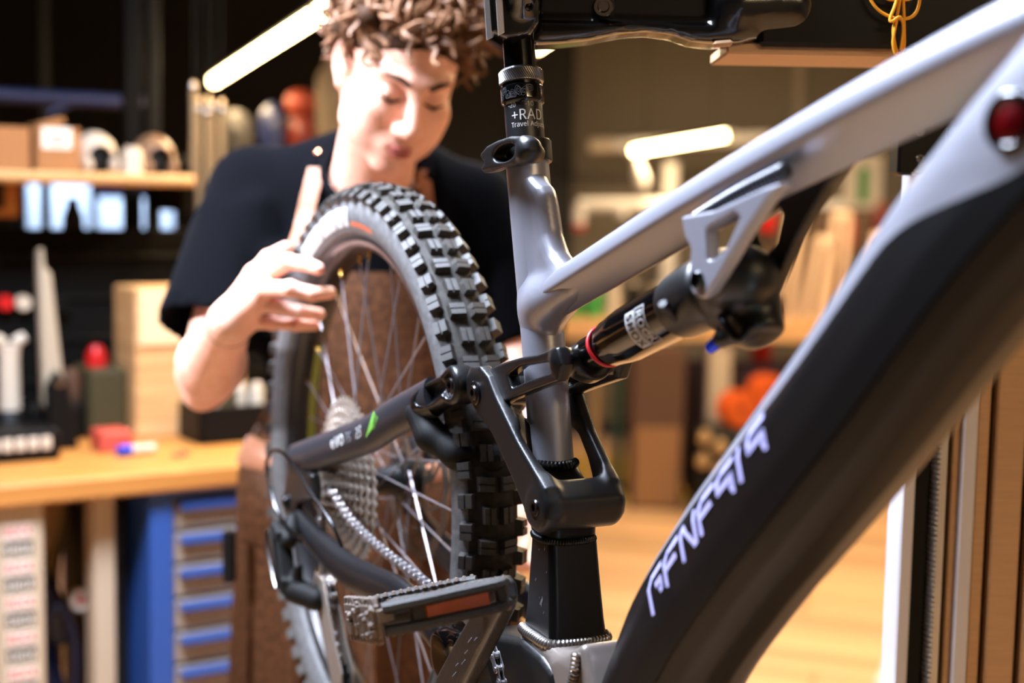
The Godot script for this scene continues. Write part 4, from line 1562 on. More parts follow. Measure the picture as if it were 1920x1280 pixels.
	g.lathe([Vector2(0, -0.074), Vector2(0.010, -0.074), Vector2(0.011, -0.060), Vector2(0.020, -0.056), Vector2(0.024, -0.045), Vector2(0.0285, -0.037), Vector2(0.0285, -0.033), Vector2(0.020, -0.028), Vector2(0.016, -0.010), Vector2(0.017, 0.012), Vector2(0.024, 0.018), Vector2(0.029, 0.020), Vector2(0.029, 0.024), Vector2(0.018, 0.028), Vector2(0.017, 0.074), Vector2(0.009, 0.075), Vector2(0.009, 0.084), Vector2(0, 0.084)], spin, 40)
	part("hub", g, M.satin_black, bike, "black rear hub")
	var nip := Geo.new()
	nip.lathe([Vector2(0, 0), Vector2(0.0021, 0), Vector2(0.0021, 0.003), Vector2(0.0016, 0.0035), Vector2(0.0016, 0.012), Vector2(0, 0.0122)], Transform3D(), 10)
	var nip_m := nip.mesh()
	for i in 32:
		var side := 1.0 if i % 2 == 0 else -1.0
		var k := i / 2
		var t_rim := TAU * i / 32.0 + 0.05
		var lead := 1.0 if k % 2 == 0 else -1.0
		var t_hub := t_rim + lead * deg_to_rad(66.0)
		var p := hub_at(0.0265, t_hub, (0.0220 + 0.0022 * lead) if side > 0 else (-0.0350 - 0.0022 * lead))
		var q := hub_at(0.2812, t_rim, 0.003 * side)
		g = Geo.new()
		g.tube([p, p.lerp(q, 0.93), q], 0.00115, 8)
		var sp := part("spoke", g, M.spoke_steel, bike)
		part("spoke_nipple", nip_m, M.brass, sp, "", T(q, p - q))


func toothed(n: int, root: float, tip: float) -> PackedVector2Array:
	var out := PackedVector2Array()
	for i in n:
		for e in [[0.0, root], [0.28, root + (tip - root) * 0.35], [0.40, tip], [0.60, tip], [0.72, root + (tip - root) * 0.35]]:
			var t: float = TAU * (i + e[0]) / n
			out.append(Vector2(cos(t), sin(t)) * e[1])
	return out


func toothed_ring(g: Geo, n: int, root: float, tip: float, bore: float, w0: float, w1: float, c: Vector3) -> void:
	var o := toothed(n, root, tip)
	var rings := []
	for e in [[1.0, w0], [1.0, w1], [0.0, w1], [0.0, w0]]:
		var ring := PackedVector3Array()
		for q in o:
			var z := q if e[0] > 0.5 else q.normalized() * bore
			ring.append(c + Vector3(z.x, z.y, e[1]))
		rings.append(ring)
	g.loft(rings, false, true)


func build_drivetrain(bike: Node3D) -> void:
	var c := B(0, 0)
	# cassette: eleven sprockets, largest towards the spokes
	var holder := Geo.new()
	holder.lathe([Vector2(0.0, 0.034), Vector2(0.030, 0.034), Vector2(0.019, 0.045), Vector2(0.017, 0.071), Vector2(0.012, 0.072), Vector2(0, 0.072)], T(c, Vector3.BACK, Vector3.RIGHT), 30)
	var cassette := part("cassette", holder, M.worn_steel, bike, "worn steel cassette")
	var teeth := [51, 45, 39, 34, 30, 26, 23, 20, 17, 15, 13]
	for i in teeth.size():
		var n: int = teeth[i]
		var r := 0.0127 * n / TAU
		var w := 0.0335 + 0.00372 * i
		var g := Geo.new()
		toothed_ring(g, n, r - 0.0035, r + 0.0028, maxf(0.014, r - 0.013), w, w + 0.0018, c)
		# arms that carry the ring
		for k in 6:
			var t := TAU * k / 6.0 + i * 0.22
			var a := c + Vector3(cos(t) * 0.017, sin(t) * 0.017, w + 0.0009)
			var b := c + Vector3(cos(t + 0.25) * maxf(0.018, r - 0.012), sin(t + 0.25) * maxf(0.018, r - 0.012), w + 0.0009)
			g.tube([a, b], 0.0035, 6, true, 0.25, Vector3.BACK)
		part("sprocket", g, M.worn_steel, cassette)
	# brake rotor: a waved ring with slots of air between its arms
	var g := Geo.new()
	var rings := []
	for e in [[1.0, -0.058], [1.0, -0.0562], [0.0, -0.0562], [0.0, -0.058]]:
		var ring := PackedVector3Array()
		for i in 144:
			var t := TAU * i / 144
			var r: float = (0.1005 + 0.0018 * sin(12.0 * t)) if e[0] > 0.5 else (0.0835 + 0.0022 * sin(12.0 * t + 1.0))
			ring.append(c + Vector3(cos(t) * r, sin(t) * r, e[1]))
		rings.append(ring)
	g.loft(rings, false, true)
	for k in 6:
		for lean in [0.0, 0.42]:
			var t := TAU * k / 6.0
			g.tube([c + Vector3(cos(t) * 0.026, sin(t) * 0.026, -0.0571), c + Vector3(cos(t + 0.22 + lean * 0.5) * 0.055, sin(t + 0.22 + lean * 0.5) * 0.055, -0.0571), c + Vector3(cos(t + 0.45 + lean) * 0.085, sin(t + 0.45 + lean) * 0.085, -0.0571)], 0.0042, 6, true, 0.22, Vector3.BACK)
	g.lathe([Vector2(0.012, -0.0586), Vector2(0.030, -0.0586), Vector2(0.030, -0.0556), Vector2(0.012, -0.0556)], T(c, Vector3.BACK, Vector3.RIGHT), 36)
	part("brake_rotor", g, M.rotor_steel, bike, "steel brake rotor")
	# the far side's brake caliper shows between the spokes
	var s := Sdf.new()
	s.box(Transform3D(Basis(Vector3.BACK, 0.4), B(0.075, 0.078, -0.062)), Vector3(0.030, 0.016, 0.016), 0.006, 0.006)
	s.cap(B(0.085, 0.090, -0.070), B(0.110, 0.085, -0.070), 0.011, 0.010, 0.006)
	part("brake_caliper", s.mesh(0.003, B(0.02, 0.04, -0.1), B(0.14, 0.12, -0.03)), M.forged, bike)
	# chain stays with the dropout and the cable loop
	for side in [1.0, -1.0]:
		g = Geo.new()
		var p := smooth_path([B(-0.092, -0.044, 0.077 * side), B(-0.032, -0.061, 0.074 * side), B(0.030, -0.073, 0.070 * side), B(0.10, -0.081, 0.066 * side), B(0.17, -0.078, 0.063 * side), B(0.257, -0.071, 0.062 * side), B(0.33, -0.082, 0.060 * side), B(0.385, -0.105, 0.058 * side)], 6)
		var rr := PackedFloat32Array()
		for k in p.size():
			var f := float(k) / (p.size() - 1)
			rr.append(0.0145 + 0.006 * sin(f * PI))
		g.tube(p, rr, 30, true, 0.60, Vector3(0.1, 0, 1))
		part("chain_stay", g, M.gloss_stay, bike, "dark chain stay with a bright upper edge")
	s = Sdf.new()
	s.rod(T(B(0.374, -0.100, 0.058), Vector3.BACK), 0.023, 0.012, 0.003, 0.004)
	s.cap(B(0.345, -0.085, 0.056), B(0.405, -0.078, 0.056), 0.012, 0.013, 0.010)
	part("stay_pivot", s.mesh(0.0024, B(0.32, -0.14, 0.035), B(0.44, -0.05, 0.08)), M.gloss_black, bike, "glossy black stay pivot")
	s = Sdf.new()
	s.plate([Vector2(-0.105, -0.050), Vector2(-0.085, 0.028), Vector2(-0.055, 0.030), Vector2(-0.035, 0.015), Vector2(0.012, 0.016), Vector2(0.018, -0.014), Vector2(-0.02, -0.022), Vector2(-0.045, -0.03), Vector2(-0.075, -0.062)], Transform3D(Basis(), B(0, 0, 0.078)), 0.006, 0.003, 0.003)
	part("dropout", s.mesh(0.0022, B(-0.12, -0.08, 0.065), B(0.04, 0.05, 0.092)), M.satin_black, bike)
	bolt("pivot_bolt", B(-0.086, -0.036, 0.0855), Vector3.BACK, 0.007, bike)
	g = Geo.new()
	g.tube(smooth_path([B(0.02, -0.062, 0.098), B(-0.05, -0.045, 0.104), B(-0.091, -0.010, 0.105), B(-0.103, 0.012, 0.105), B(-0.080, 0.031, 0.104), B(-0.045, 0.034, 0.102), B(-0.020, 0.028, 0.100), B(0.0, 0.022, 0.098)], 8), 0.0024, 10)
	part("gear_cable", g, M.gloss_black, bike, "looped gear cable housing")
	g = Geo.new()
	g.tube(smooth_path([B(-0.030, 0.030, 0.100), B(-0.002, 0.024, 0.099), B(0.052, 0.005, 0.098), B(0.112, -0.020, 0.092), B(0.13, -0.045, 0.085)], 8), 0.0020, 10)
	part("gear_cable", g, M.bolt, bike, "bright end of the gear cable")
	# rear derailleur: link box, knuckles, cage with two jockey wheels
	s = Sdf.new()
	s.cap(B(-0.050, -0.052, 0.088), B(-0.028, -0.070, 0.098), 0.009, 0.011, 0.004)
	s.box(Transform3D(Basis(Vector3.BACK, -1.15), B(-0.050, -0.088, 0.104)), Vector3(0.030, 0.005, 0.010), 0.002, 0.002)
	s.box(Transform3D(Basis(Vector3.BACK, -1.15), B(-0.026, -0.092, 0.104)), Vector3(0.030, 0.005, 0.010), 0.002, 0.002)
	s.box(Transform3D(Basis(Vector3.BACK, -0.3), B(-0.044, -0.062, 0.103)), Vector3(0.015, 0.007, 0.011), 0.002, 0.003)
	s.box(Transform3D(Basis(Vector3.BACK, -0.3), B(-0.026, -0.119, 0.101)), Vector3(0.018, 0.010, 0.012), 0.003, 0.003)
	s.cap(B(-0.012, -0.130, 0.094), B(0.010, -0.137, 0.076), 0.016, 0.014, 0.005)
	s.cap(B(-0.006, -0.100, 0.094), B(-0.010, -0.128, 0.094), 0.006, 0.007, 0.003)
	g = Geo.new()
	g.tube([B(-0.070, -0.068, 0.1145), B(-0.052, -0.060, 0.1155), B(-0.026, -0.104, 0.1155), B(-0.022, -0.128, 0.1145), B(-0.038, -0.122, 0.1145), B(-0.066, -0.090, 0.1145)], 0.0022, 8, true, 1.0, Vector3.ZERO, true)
	part("derailleur_link", g, M.steel, bike, "bright outline of the derailleur link")
	part("derailleur", s.mesh(0.0026, B(-0.09, -0.17, 0.06), B(0.05, -0.02, 0.13)), M.matte_black, bike, "black rear derailleur")
	var jockeys := [B(0.012, -0.135, 0.064), B(0.075, -0.222, 0.064)]
	for j in 2:
		g = Geo.new()
		toothed_ring(g, 13, 0.0225, 0.0275, 0.006, -0.0012, 0.0012, jockeys[j])
		part("jockey_wheel", g, M.dark_steel, bike)
	for w in [0.0575, 0.0715]:
		g = Geo.new()
		var plate := PackedVector2Array([Vector2(-0.022, -0.010), Vector2(-0.010, 0.018), Vector2(0.022, 0.016), Vector2(0.060, -0.045), Vector2(0.090, -0.078), Vector2(0.086, -0.108), Vector2(0.058, -0.108), Vector2(0.022, -0.055)])
		g.prism(plate, -0.0011, 0.0011, Transform3D(Basis(), B(0.004, -0.125, w)), 0.0004)
		part("derailleur_cage", g, M.worn_steel, bike)
	# chain: outer and inner links in turn, along a closed path
	var bb := B(0.430, -0.118, 0.0)
	var ring_r := 0.0687
	var path := []
	path.append(B(-0.018, 0.026, 0.0655))
	path.append(B(0.004, 0.020, 0.0655))
	path.append(B(0.040, -0.004, 0.0645))
	path.append(B(0.100, -0.024, 0.0630))
	path.append(B(0.200, -0.036, 0.0610))
	path.append(B(0.352, -0.0440, 0.0590))
	for k in 17:
		var t := deg_to_rad(104.0 - k * 13.5)
		path.append(bb + Vector3(cos(t) * ring_r, sin(t) * ring_r, 0.058))
	path.append(B(0.300, -0.215, 0.060))
	for k in 7:
		var t := deg_to_rad(-60.0 - 28.0 * k)
		path.append(jockeys[1] + Vector3(cos(t) * 0.0255, sin(t) * 0.0255, 0))
	for k in 6:
		var t := deg_to_rad(-40.0 + 30.0 * k)
		path.append(jockeys[0] + Vector3(cos(t) * 0.0255, sin(t) * 0.0255, 0))
	for k in 7:
		var t := deg_to_rad(-100.0 - 22.0 * k)
		path.append(B(cos(t) * 0.0263, sin(t) * 0.0263, 0.0655))
	var fine := smooth_path(path, 10, true)
	var outer := link_mesh(0.0034, 0.0011)
	var inner := link_mesh(0.0022, 0.0012)
	var pins := Geo.new()
	var total := 0.0
	for i in fine.size():
		total += (fine[i] as Vector3).distance_to(fine[(i + 1) % fine.size()])
	var count := int(total / 0.0127 / 2.0) * 2
	var pitch := total / count
	var spots := []
	var gone := 0.0
	for i in fine.size():
		var a: Vector3 = fine[i]
		var b: Vector3 = fine[(i + 1) % fine.size()]
		var l := a.distance_to(b)
		while spots.size() * pitch < gone + l and spots.size() < count:
			spots.append(a.lerp(b, (spots.size() * pitch - gone) / l))
		gone += l
	var pin := Geo.new()
	pin.lathe([Vector2(0, -0.0040), Vector2(0.0019, -0.0038), Vector2(0.0019, 0.0038), Vector2(0, 0.0040)], T(Vector3.ZERO, Vector3.BACK), 10)
	var chain := part("chain", pin, M.steel, bike, "silver roller chain", Transform3D(Basis(), spots[0]))
	for i in spots.size():
		var a: Vector3 = spots[i]
		var b: Vector3 = spots[(i + 1) % spots.size()]
		var x := (b - a).normalized()
		var z := (Vector3.BACK - x * x.z).normalized()
		part("chain_link", outer if i % 2 == 0 else inner, M.chain_steel, chain, "", Transform3D(Basis(x, z.cross(x), z), a.lerp(b, 0.5) - (spots[0] as Vector3)))
	# chainring, crank and pedal
	g = Geo.new()
	toothed_ring(g, 34, 0.0655, 0.0715, 0.050, 0.0566, 0.0594, bb)
	for k in 5:
		var t := TAU * k / 5.0 + 0.3
		g.tube([bb + Vector3(cos(t) * 0.02, sin(t) * 0.02, 0.058), bb + Vector3(cos(t) * 0.053, sin(t) * 0.053, 0.058)], 0.010, 8, true, 0.2, Vector3.BACK)
	part("chainring", g, M.dark_steel, bike, "dark toothed chainring")
	var eye := B(0.560, 0.018, 0.088)
	s = Sdf.new()
	var low := bb + Vector3(0, 0, 0.083)
	var dir := (eye - low).normalized()
	var across := dir.cross(Vector3.BACK)
	s.plate([Vector2(-0.0195, 0.0), Vector2(-0.019, 0.06), Vector2(-0.0165, 0.13), Vector2(-0.0155, 0.178), Vector2(-0.011, 0.191), Vector2(0.0, 0.1965), Vector2(0.011, 0.191), Vector2(0.0155, 0.178), Vector2(0.0165, 0.13), Vector2(0.019, 0.06), Vector2(0.0195, 0.0), Vector2(0.012, -0.016), Vector2(-0.012, -0.016)], Transform3D(Basis(across, dir, across.cross(dir)), low), 0.0085, 0.0035, 0.002)
	part("crank", s.mesh(0.0022, B(0.38, -0.16, 0.066), B(0.60, 0.06, 0.108)), M.crank_paint, bike, "worn brown black crank arm")
	g = Geo.new()
	for k in 7:
		var q := low + dir * (0.03 + 0.014 * k) + across * (0.006 - 0.003 * (k % 3)) + Vector3(0, 0, 0.0093)
		g.tube([q, q + dir * (0.008 + 0.003 * (k % 2)) + across * 0.0015], 0.0006, 5, true, 0.3, across.cross(dir))
	part("scratch", g, M.decal_dim, bike, "bright scratches")
	build_pedal(bike, eye)


func link_mesh(z: float, thick: float) -> ArrayMesh:
	# two figure-of-eight side plates and rollers
	var g := Geo.new()
	var o := PackedVector2Array()
	for i in 8:
		var t := PI * 0.62 - TAU * 0.62 * i / 7.0
		o.append(Vector2(0.00635 + cos(t) * 0.0042, sin(t) * 0.0042))
	o.append(Vector2(0, -0.0030))
	for i in 8:
		var t := -PI * 0.38 - TAU * 0.62 * i / 7.0
		o.append(Vector2(-0.00635 + cos(t) * 0.0042, sin(t) * 0.0042))
	o.append(Vector2(0, 0.0030))
	for s in [-1.0, 1.0]:
		g.prism(o, z * s - thick * 0.5, z * s + thick * 0.5, Transform3D(), 0.0003)
	for x in [-0.00635, 0.00635]:
		g.lathe([Vector2(0, -z - 0.001), Vector2(0.0019, -z - 0.001), Vector2(0.0019, z + 0.001), Vector2(0, z + 0.001)], T(Vector3(x, 0, 0), Vector3.BACK), 8)
		g.lathe([Vector2(0, -z), Vector2(0.0036, -z), Vector2(0.0036, z), Vector2(0, z)], T(Vector3(x, 0, 0), Vector3.BACK), 8)
	return g.mesh()


func build_pedal(bike: Node3D, eye: Vector3) -> void:
	# local frame: x forward, y up, z outwards along the axle, tipped a little
	var f := Transform3D(Basis(Vector3.RIGHT, 0.10) * Basis(Vector3.BACK, 0.235) * Basis.from_scale(Vector3(1, 0.92, 0.93)), eye)
	var g := Geo.new()
	g.lathe([Vector2(0, -0.004), Vector2(0.007, -0.004), Vector2(0.0075, 0.012), Vector2(0.0055, 0.016), Vector2(0.0055, 0.13), Vector2(0, 0.13)], f * T(Vector3.ZERO, Vector3.BACK), 18)
	var pedal := part("pedal", g, M.worn_steel, bike, "dirty black platform pedal")
	g = Geo.new()
	g.lathe([Vector2(0, 0.012), Vector2(0.0125, 0.012), Vector2(0.0135, 0.03), Vector2(0.0115, 0.07), Vector2(0.0135, 0.105), Vector2(0.010, 0.12), Vector2(0, 0.12)], f * T(Vector3.ZERO, Vector3.BACK), 18)
	part("pedal_core", g, M.dirty_plastic, pedal)
	for x in [-1.0, 1.0]:
		for y in [-1.0, 1.0]:
			g = Geo.new()
			g.tube([f * Vector3(0.030 * x, 0.0095 * y, 0.014), f * Vector3(0.040 * x, 0.0098 * y, 0.030), f * Vector3(0.042 * x, 0.0098 * y, 0.10), f * Vector3(0.036 * x, 0.0095 * y, 0.132)], 0.0046, 8, true, 1.3, Vector3.RIGHT)
			part("pedal_rail", g, M.dirty_plastic, pedal)
		for e in [[0.039, 0.018, 0.100], [0.036, 0.012, 0.022]]:
			g = Geo.new()
			g.box(Vector3(0.006, 0.024, e[1]), f * Transform3D(Basis(), Vector3(e[0] * x, 0, e[2])), 0.002)
			part("pedal_post", g, M.dirty_plastic, pedal)
		g = Geo.new()
		g.box(Vector3(0.007, 0.0135, 0.060), f * Transform3D(Basis(), Vector3(0.0395 * x, 0.0, 0.066)), 0.001)
		part("reflector", g, M.amber_reflector, pedal, "amber reflector")
	for y in [-1.0, 1.0]:
		# toothed grip plates along the cage edges
		for x in [-1.0, 1.0]:
			g = Geo.new()
			var n := 15
			for k in n:
				var z := 0.016 + 0.108 * k / (n - 1)
				g.lathe([Vector2(0.0030, 0), Vector2(0.0016, 0.0030), Vector2(0, 0.0034)], f * T(Vector3(0.038 * x - 0.004 * x * absf(k - 7.0) / 7.0, 0.0125 * y, z), Vector3(0, y, 0)), 6)
			part("grip_teeth", g, M.mud_grip, pedal)
	g = Geo.new()
	g.box(Vector3(0.078, 0.030, 0.007), f * Transform3D(Basis(), Vector3(0, 0, 0.137)), 0.002)
	for k in 9:
		for y in [-1.0, 1.0]:
			g.box(Vector3(0.005, 0.007, 0.006), f * Transform3D(Basis(Vector3.BACK, 0.2 * (k % 3)), Vector3(-0.034 + 0.0085 * k, 0.0165 * y, 0.137)), 0.001)
	for x in [-1.0, 1.0]:
		g.box(Vector3(0.006, 0.012, 0.018), f * Transform3D(Basis(Vector3.UP, 0.5 * x), Vector3(0.036 * x, 0.004, 0.130)), 0.001)
	var rng := RandomNumberGenerator.new()
	rng.seed = 5
	for k in 26:
		var r := rng.randf_range(0.0035, 0.008)
		g.box(Vector3(r, r * 0.8, r * 0.7), f * Transform3D(Basis.from_euler(Vector3(rng.randf() * 3, rng.randf() * 3, rng.randf() * 3)), Vector3(rng.randf_range(-0.036, 0.036), rng.randf_range(-0.016, 0.016), 0.1405)), 0.001)
	part("pedal_end", g, M.mud_grip, pedal, "mud caked pedal end")


# ---------------------------------------------------------------- the room
func block(g: Geo, lo: Vector3, hi: Vector3, bevel := 0.0) -> void:
	g.box(hi - lo, Transform3D(Basis(), (lo + hi) * 0.5), bevel)


func build_room() -> void:
	var x0 := -4.4
	var x1 := 3.6
	var z0 := -9.0
	var z1 := 3.0
	var high := 2.9
	var g := Geo.new()
	block(g, Vector3(x0 - 0.2, -0.2, z0 - 0.2), Vector3(x1 + 0.2, -0.014, z1 + 0.2))
	var floor_ := setting("floor", g, M.floor_plank_0)
	# planks, laid aslant to the camera, each its own board
	var meshes := []
	for k in 3:
		g = Geo.new()
		g.box(Vector3([2.4, 2.05, 1.7][k] - 0.003, 0.014, 0.197), Transform3D(), 0.0015)
		meshes.append(g.mesh())
	var turn := Basis(Vector3.UP, -0.36)
	var rng := RandomNumberGenerator.new()
	rng.seed = 7
	for row in range(-46, 47):
		var x := -9.0 + rng.randf() * 1.2
		while x < 9.0:
			var k := rng.randi() % 3
			var long: float = [2.4, 2.05, 1.7][k]
			var c: Vector3 = turn * Vector3(x + long * 0.5, 0, row * 0.2) + Vector3(0, -0.007, -4.0)
			x += long
			if c.x < x0 + long * 0.48 or c.x > x1 - long * 0.48 or c.z > z1 - 0.3 - long * 0.18 or c.z < z0 + 0.12 + long * 0.18:
				continue
			part("floor_plank", meshes[k], M["floor_plank_%d" % (rng.randi() % 4)], floor_, "", Transform3D(turn, c))
	# walls with thickness; the back wall has a window opening on the left
	var wa := Vector2(-3.15, -2.12)
	var wy := Vector2(0.95, 1.64)
	g = Geo.new()
	block(g, Vector3(x0, 0, z0 - 0.2), Vector3(wa.x, high, z0))
	block(g, Vector3(wa.y, 0, z0 - 0.2), Vector3(x1, high, z0))
	block(g, Vector3(wa.x, 0, z0 - 0.2), Vector3(wa.y, wy.x, z0))
	block(g, Vector3(wa.x, wy.y, z0 - 0.2), Vector3(wa.y, high, z0))
	setting("wall_back", g, M.dark_paint)
	g = Geo.new()
	block(g, Vector3(0.36, 0.09, z0), Vector3(x1, high, z0 + 0.02))
	setting("wall_panel", g, M.wall_paint)
	var win := Node3D.new()
	win.name = "window_1"
	win.set_meta("kind", "structure")
	add_child(win)
	for e in [[wa.x, wa.x + 0.05, wy.x, wy.y], [wa.y - 0.05, wa.y, wy.x, wy.y], [wa.x, wa.y, wy.x, wy.x + 0.05], [wa.x, wa.y, wy.y - 0.05, wy.y], [-2.70, -2.655, wy.x, wy.y]]:
		g = Geo.new()
		block(g, Vector3(e[0], e[2], z0 - 0.12), Vector3(e[1], e[3], z0 - 0.06), 0.004)
		part("window_frame", g, M.dark_steel, win)
	for e in [[-3.10, -2.70], [-2.655, -2.17]]:
		g = Geo.new()
		block(g, Vector3(e[0], wy.x + 0.05, z0 - 0.093), Vector3(e[1], wy.y - 0.05, z0 - 0.089))
		part("pane", g, M.window_glass, win)
	g = Geo.new()
	block(g, Vector3(-2.64, 1.445, z0 - 0.05), Vector3(-2.13, 1.63, z0 - 0.04))
	part("roller_blind", g, M.blue_cloth, win, "dark blue roller blind")
	g = Geo.new()
	block(g, Vector3(x0 - 0.2, 0, z0 - 0.2), Vector3(x0, high, z1 + 0.2))
	setting("wall_left", g, M.dark_paint)
	g = Geo.new()
	block(g, Vector3(x1, 0, z0 - 0.2), Vector3(x1 + 0.2, high, z1 + 0.2))
	setting("wall_right", g, M.wall_paint)
	g = Geo.new()
	block(g, Vector3(x0, 0, z1), Vector3(x1, high, z1 + 0.2))
	setting("wall_front", g, M.wall_paint)
	g = Geo.new()
	block(g, Vector3(x0 - 0.2, high, z0 - 0.2), Vector3(x1 + 0.2, high + 0.2, z1 + 0.2))
	setting("ceiling", g, M.ceiling_paint)
	g = Geo.new()
	block(g, Vector3(0.02, 0, z0), Vector3(0.36, high, z0 + 0.16), 0.01)
	setting("trim_1", g, M.dark_paint)
	g = Geo.new()
	block(g, Vector3(0.36, 0, z0), Vector3(x1, 0.09, z0 + 0.018), 0.004)
	setting("baseboard_back", g, M.dark_paint)
	# dark beams under the ceiling on the left
	for e in [[Vector3(-1.75, 2.30, -5.6), Vector3(-0.55, 2.62, -3.6)], [Vector3(-3.6, 2.55, -6.6), Vector3(0.6, 2.55, -6.6)], [Vector3(-3.6, 2.6, -4.4), Vector3(1.6, 2.6, -4.4)]]:
		g = Geo.new()
		var d: Vector3 = e[1] - e[0]
		var f := T(((e[0] as Vector3) + (e[1] as Vector3)) * 0.5, d)
		g.box(Vector3(0.09, d.length(), 0.12), f, 0.006)
		for s in [-0.44, 0.44]:
			var q: Vector3 = f * Vector3(0, d.length() * s, 0)
			g.box(Vector3(0.03, high - q.y, 0.03), Transform3D(Basis(), Vector3(q.x, (q.y + high) * 0.5, q.z)))
		setting("trim_%d" % (2 + int(absf(e[0].z))), g, M.dark_paint)
	# surface conduit on the back wall
	g = Geo.new()
	g.tube([Vector3(1.76, 1.2, z0 + 0.035), Vector3(1.76, 2.9, z0 + 0.035)], 0.035, 12)
	var pipe := solo("wall_conduit", g, M.conduit, "pale vertical conduit on the brown back wall", "pipe")
	for y in [1.45, 2.0, 2.6]:
		g = Geo.new()
		g.box(Vector3(0.12, 0.03, 0.08), Transform3D(Basis(), Vector3(1.76, y, z0 + 0.04)), 0.006)
		part("pipe_clip", g, M.conduit, pipe)


# ---------------------------------------------------------------- the repair stand
func build_stand() -> void:
	var st := thing("repair_stand", "aluminium column repair stand with a black arm clamping the seat post", "repair stand", Vector3(0.47, 0, -1.50))
	var o := -Vector3(0.47, 0, -1.50)
	var back := Transform3D(Basis(), o)
	var bar := func(called: String, xa: float, xb: float, za: float, zb: float, ya: float, yb: float, m: Material, bevel := 0.0015, label := "") -> void:
		var g := Geo.new()
		g.box(Vector3(xb - xa, yb - ya, zb - za), back * Transform3D(Basis(), Vector3(xa + xb, ya + yb, za + zb) * 0.5), bevel)
		part(called, g, m, st, label)
	# column: rails and slotted profile with cool and warm light painted in, dark strip, rack
	bar.call("guide_rail", 0.4135, 0.4275, -1.53, -1.476, 0.06, 1.60, M.cool_lit_aluminium, 0.002, "guide rail with cool light in its colour")
	bar.call("rail_strip", 0.4275, 0.444, -1.53, -1.484, 0.06, 1.60, M.matte_black)
	bar.call("rack_back", 0.444, 0.4665, -1.54, -1.496, 0.06, 1.60, M.dark_steel)
	bar.call("column_strip", 0.4665, 0.4745, -1.54, -1.482, 0.06, 1.62, M.warm_lit_aluminium)
	bar.call("guide_rail", 0.4745, 0.490, -1.53, -1.474, 0.06, 1.62, M.cool_lit_aluminium, 0.002, "guide rail with cool light in its colour")
	bar.call("column_profile", 0.490, 0.5035, -1.56, -1.478, 0.06, 1.95, M.warm_lit_aluminium, 0.002, "aluminium column profile with warm light in its colour")
	bar.call("column_slot", 0.5035, 0.510, -1.56, -1.492, 0.06, 1.95, M.matte_black)
	bar.call("column_profile", 0.510, 0.541, -1.56, -1.478, 0.06, 1.95, M.warm_lit_aluminium, 0.002)
	bar.call("column_slot", 0.541, 0.548, -1.56, -1.492, 0.06, 1.95, M.matte_black)
	bar.call("column_profile", 0.548, 0.576, -1.56, -1.478, 0.06, 1.95, M.warm_lit_aluminium, 0.002)
	# one long rack with rounded teeth
	var g := Geo.new()
	var poly := PackedVector2Array()
	var n := 200
	var y0 := 0.40
	for k in n:
		for e in [[0.0, 0.0], [0.3, 0.0032], [0.62, 0.0032], [0.9, 0.0]]:
			poly.append(Vector2(0.0085 + e[1], y0 + (k + e[0]) * 0.0055))
	poly.append(Vector2(0.0, y0 + n * 0.0055))
	poly.append(Vector2(0.0, y0))
	g.prism(poly, -0.010, 0.010, back * Transform3D(Basis(Vector3(-1, 0, 0.25).normalized(), Vector3.UP, Vector3(-1, 0, 0.25).normalized().cross(Vector3.UP)), Vector3(0.4585, 0, -1.488)), 0.0008)
	part("toothed_rack", g, M.aluminium, st, "toothed aluminium rack")
	# carriage plate with its screws
	bar.call("carriage_plate", 0.3915, 0.442, -1.50, -1.466, 1.487, 1.56, M.carriage, 0.003, "black carriage plate")
	bar.call("carriage_plate", 0.4365, 0.460, -1.50, -1.470, 1.487, 1.60, M.carriage, 0.003)
	for q in [Vector2(0.4125, 1.531), Vector2(0.4135, 1.5045), Vector2(0.4345, 1.508), Vector2(0.4475, 1.532)]:
		g = Geo.new()
		g.lathe([Vector2(0, -0.002), Vector2(0.0042, -0.002), Vector2(0.0042, 0.0016), Vector2(0.0034, 0.0026), Vector2(0.0016, 0.0026), Vector2(0.0014, 0.0006), Vector2(0, 0.0006)], back * T(Vector3(q.x, q.y, -1.466), Vector3.BACK), 18)
		part("screw", g, M.steel, st)
	# arm: a black box beam over a profile tinted by warm light, from the column to the clamp
	bar.call("arm_beam", 0.235, 0.60, -1.500, -1.402, 1.6075, 1.72, M.stand_black, 0.004, "black arm beam")
	bar.call("arm_profile", 0.205, 0.390, -1.530, -1.412, 1.6005, 1.612, M.warm_lit_aluminium, 0.002, "aluminium arm profile with warm light in its colour")
	bar.call("arm_block", 0.390, 0.47, -1.53, -1.468, 1.585, 1.66, M.stand_black, 0.004)
	# clamp body, a scalloped forging, its barrel and the two jaws
	var s := Sdf.new()
	var p := Transform3D(Basis(), Vector3(0, 0, -1.430))
	s.plate([Vector2(0.012, 1.6045), Vector2(0.040, 1.6065), Vector2(0.070, 1.610), Vector2(0.100, 1.6170), Vector2(0.125, 1.6195), Vector2(0.150, 1.6170), Vector2(0.170, 1.6105), Vector2(0.185, 1.6090), Vector2(0.215, 1.6090), Vector2(0.235, 1.615), Vector2(0.235, 1.72), Vector2(0.012, 1.72)], p, 0.032, 0.010, 0.004)
	s.box(Transform3D(Basis(), Vector3(0.070, 1.650, -1.396)), Vector3(0.12, 0.022, 0.012), 0.008, 0.012, true)
	s.cap(Vector3(0.215, 1.645, -1.425), Vector3(0.262, 1.648, -1.43), 0.034, 0.036, 0.006)
	part("clamp_body", s.mesh(0.0036, Vector3(-0.01, 1.59, -1.48), Vector3(0.32, 1.74, -1.37)), M.clamp_gloss, st, "glossy black scalloped clamp body", Transform3D(Basis(), o))
	g = Geo.new()
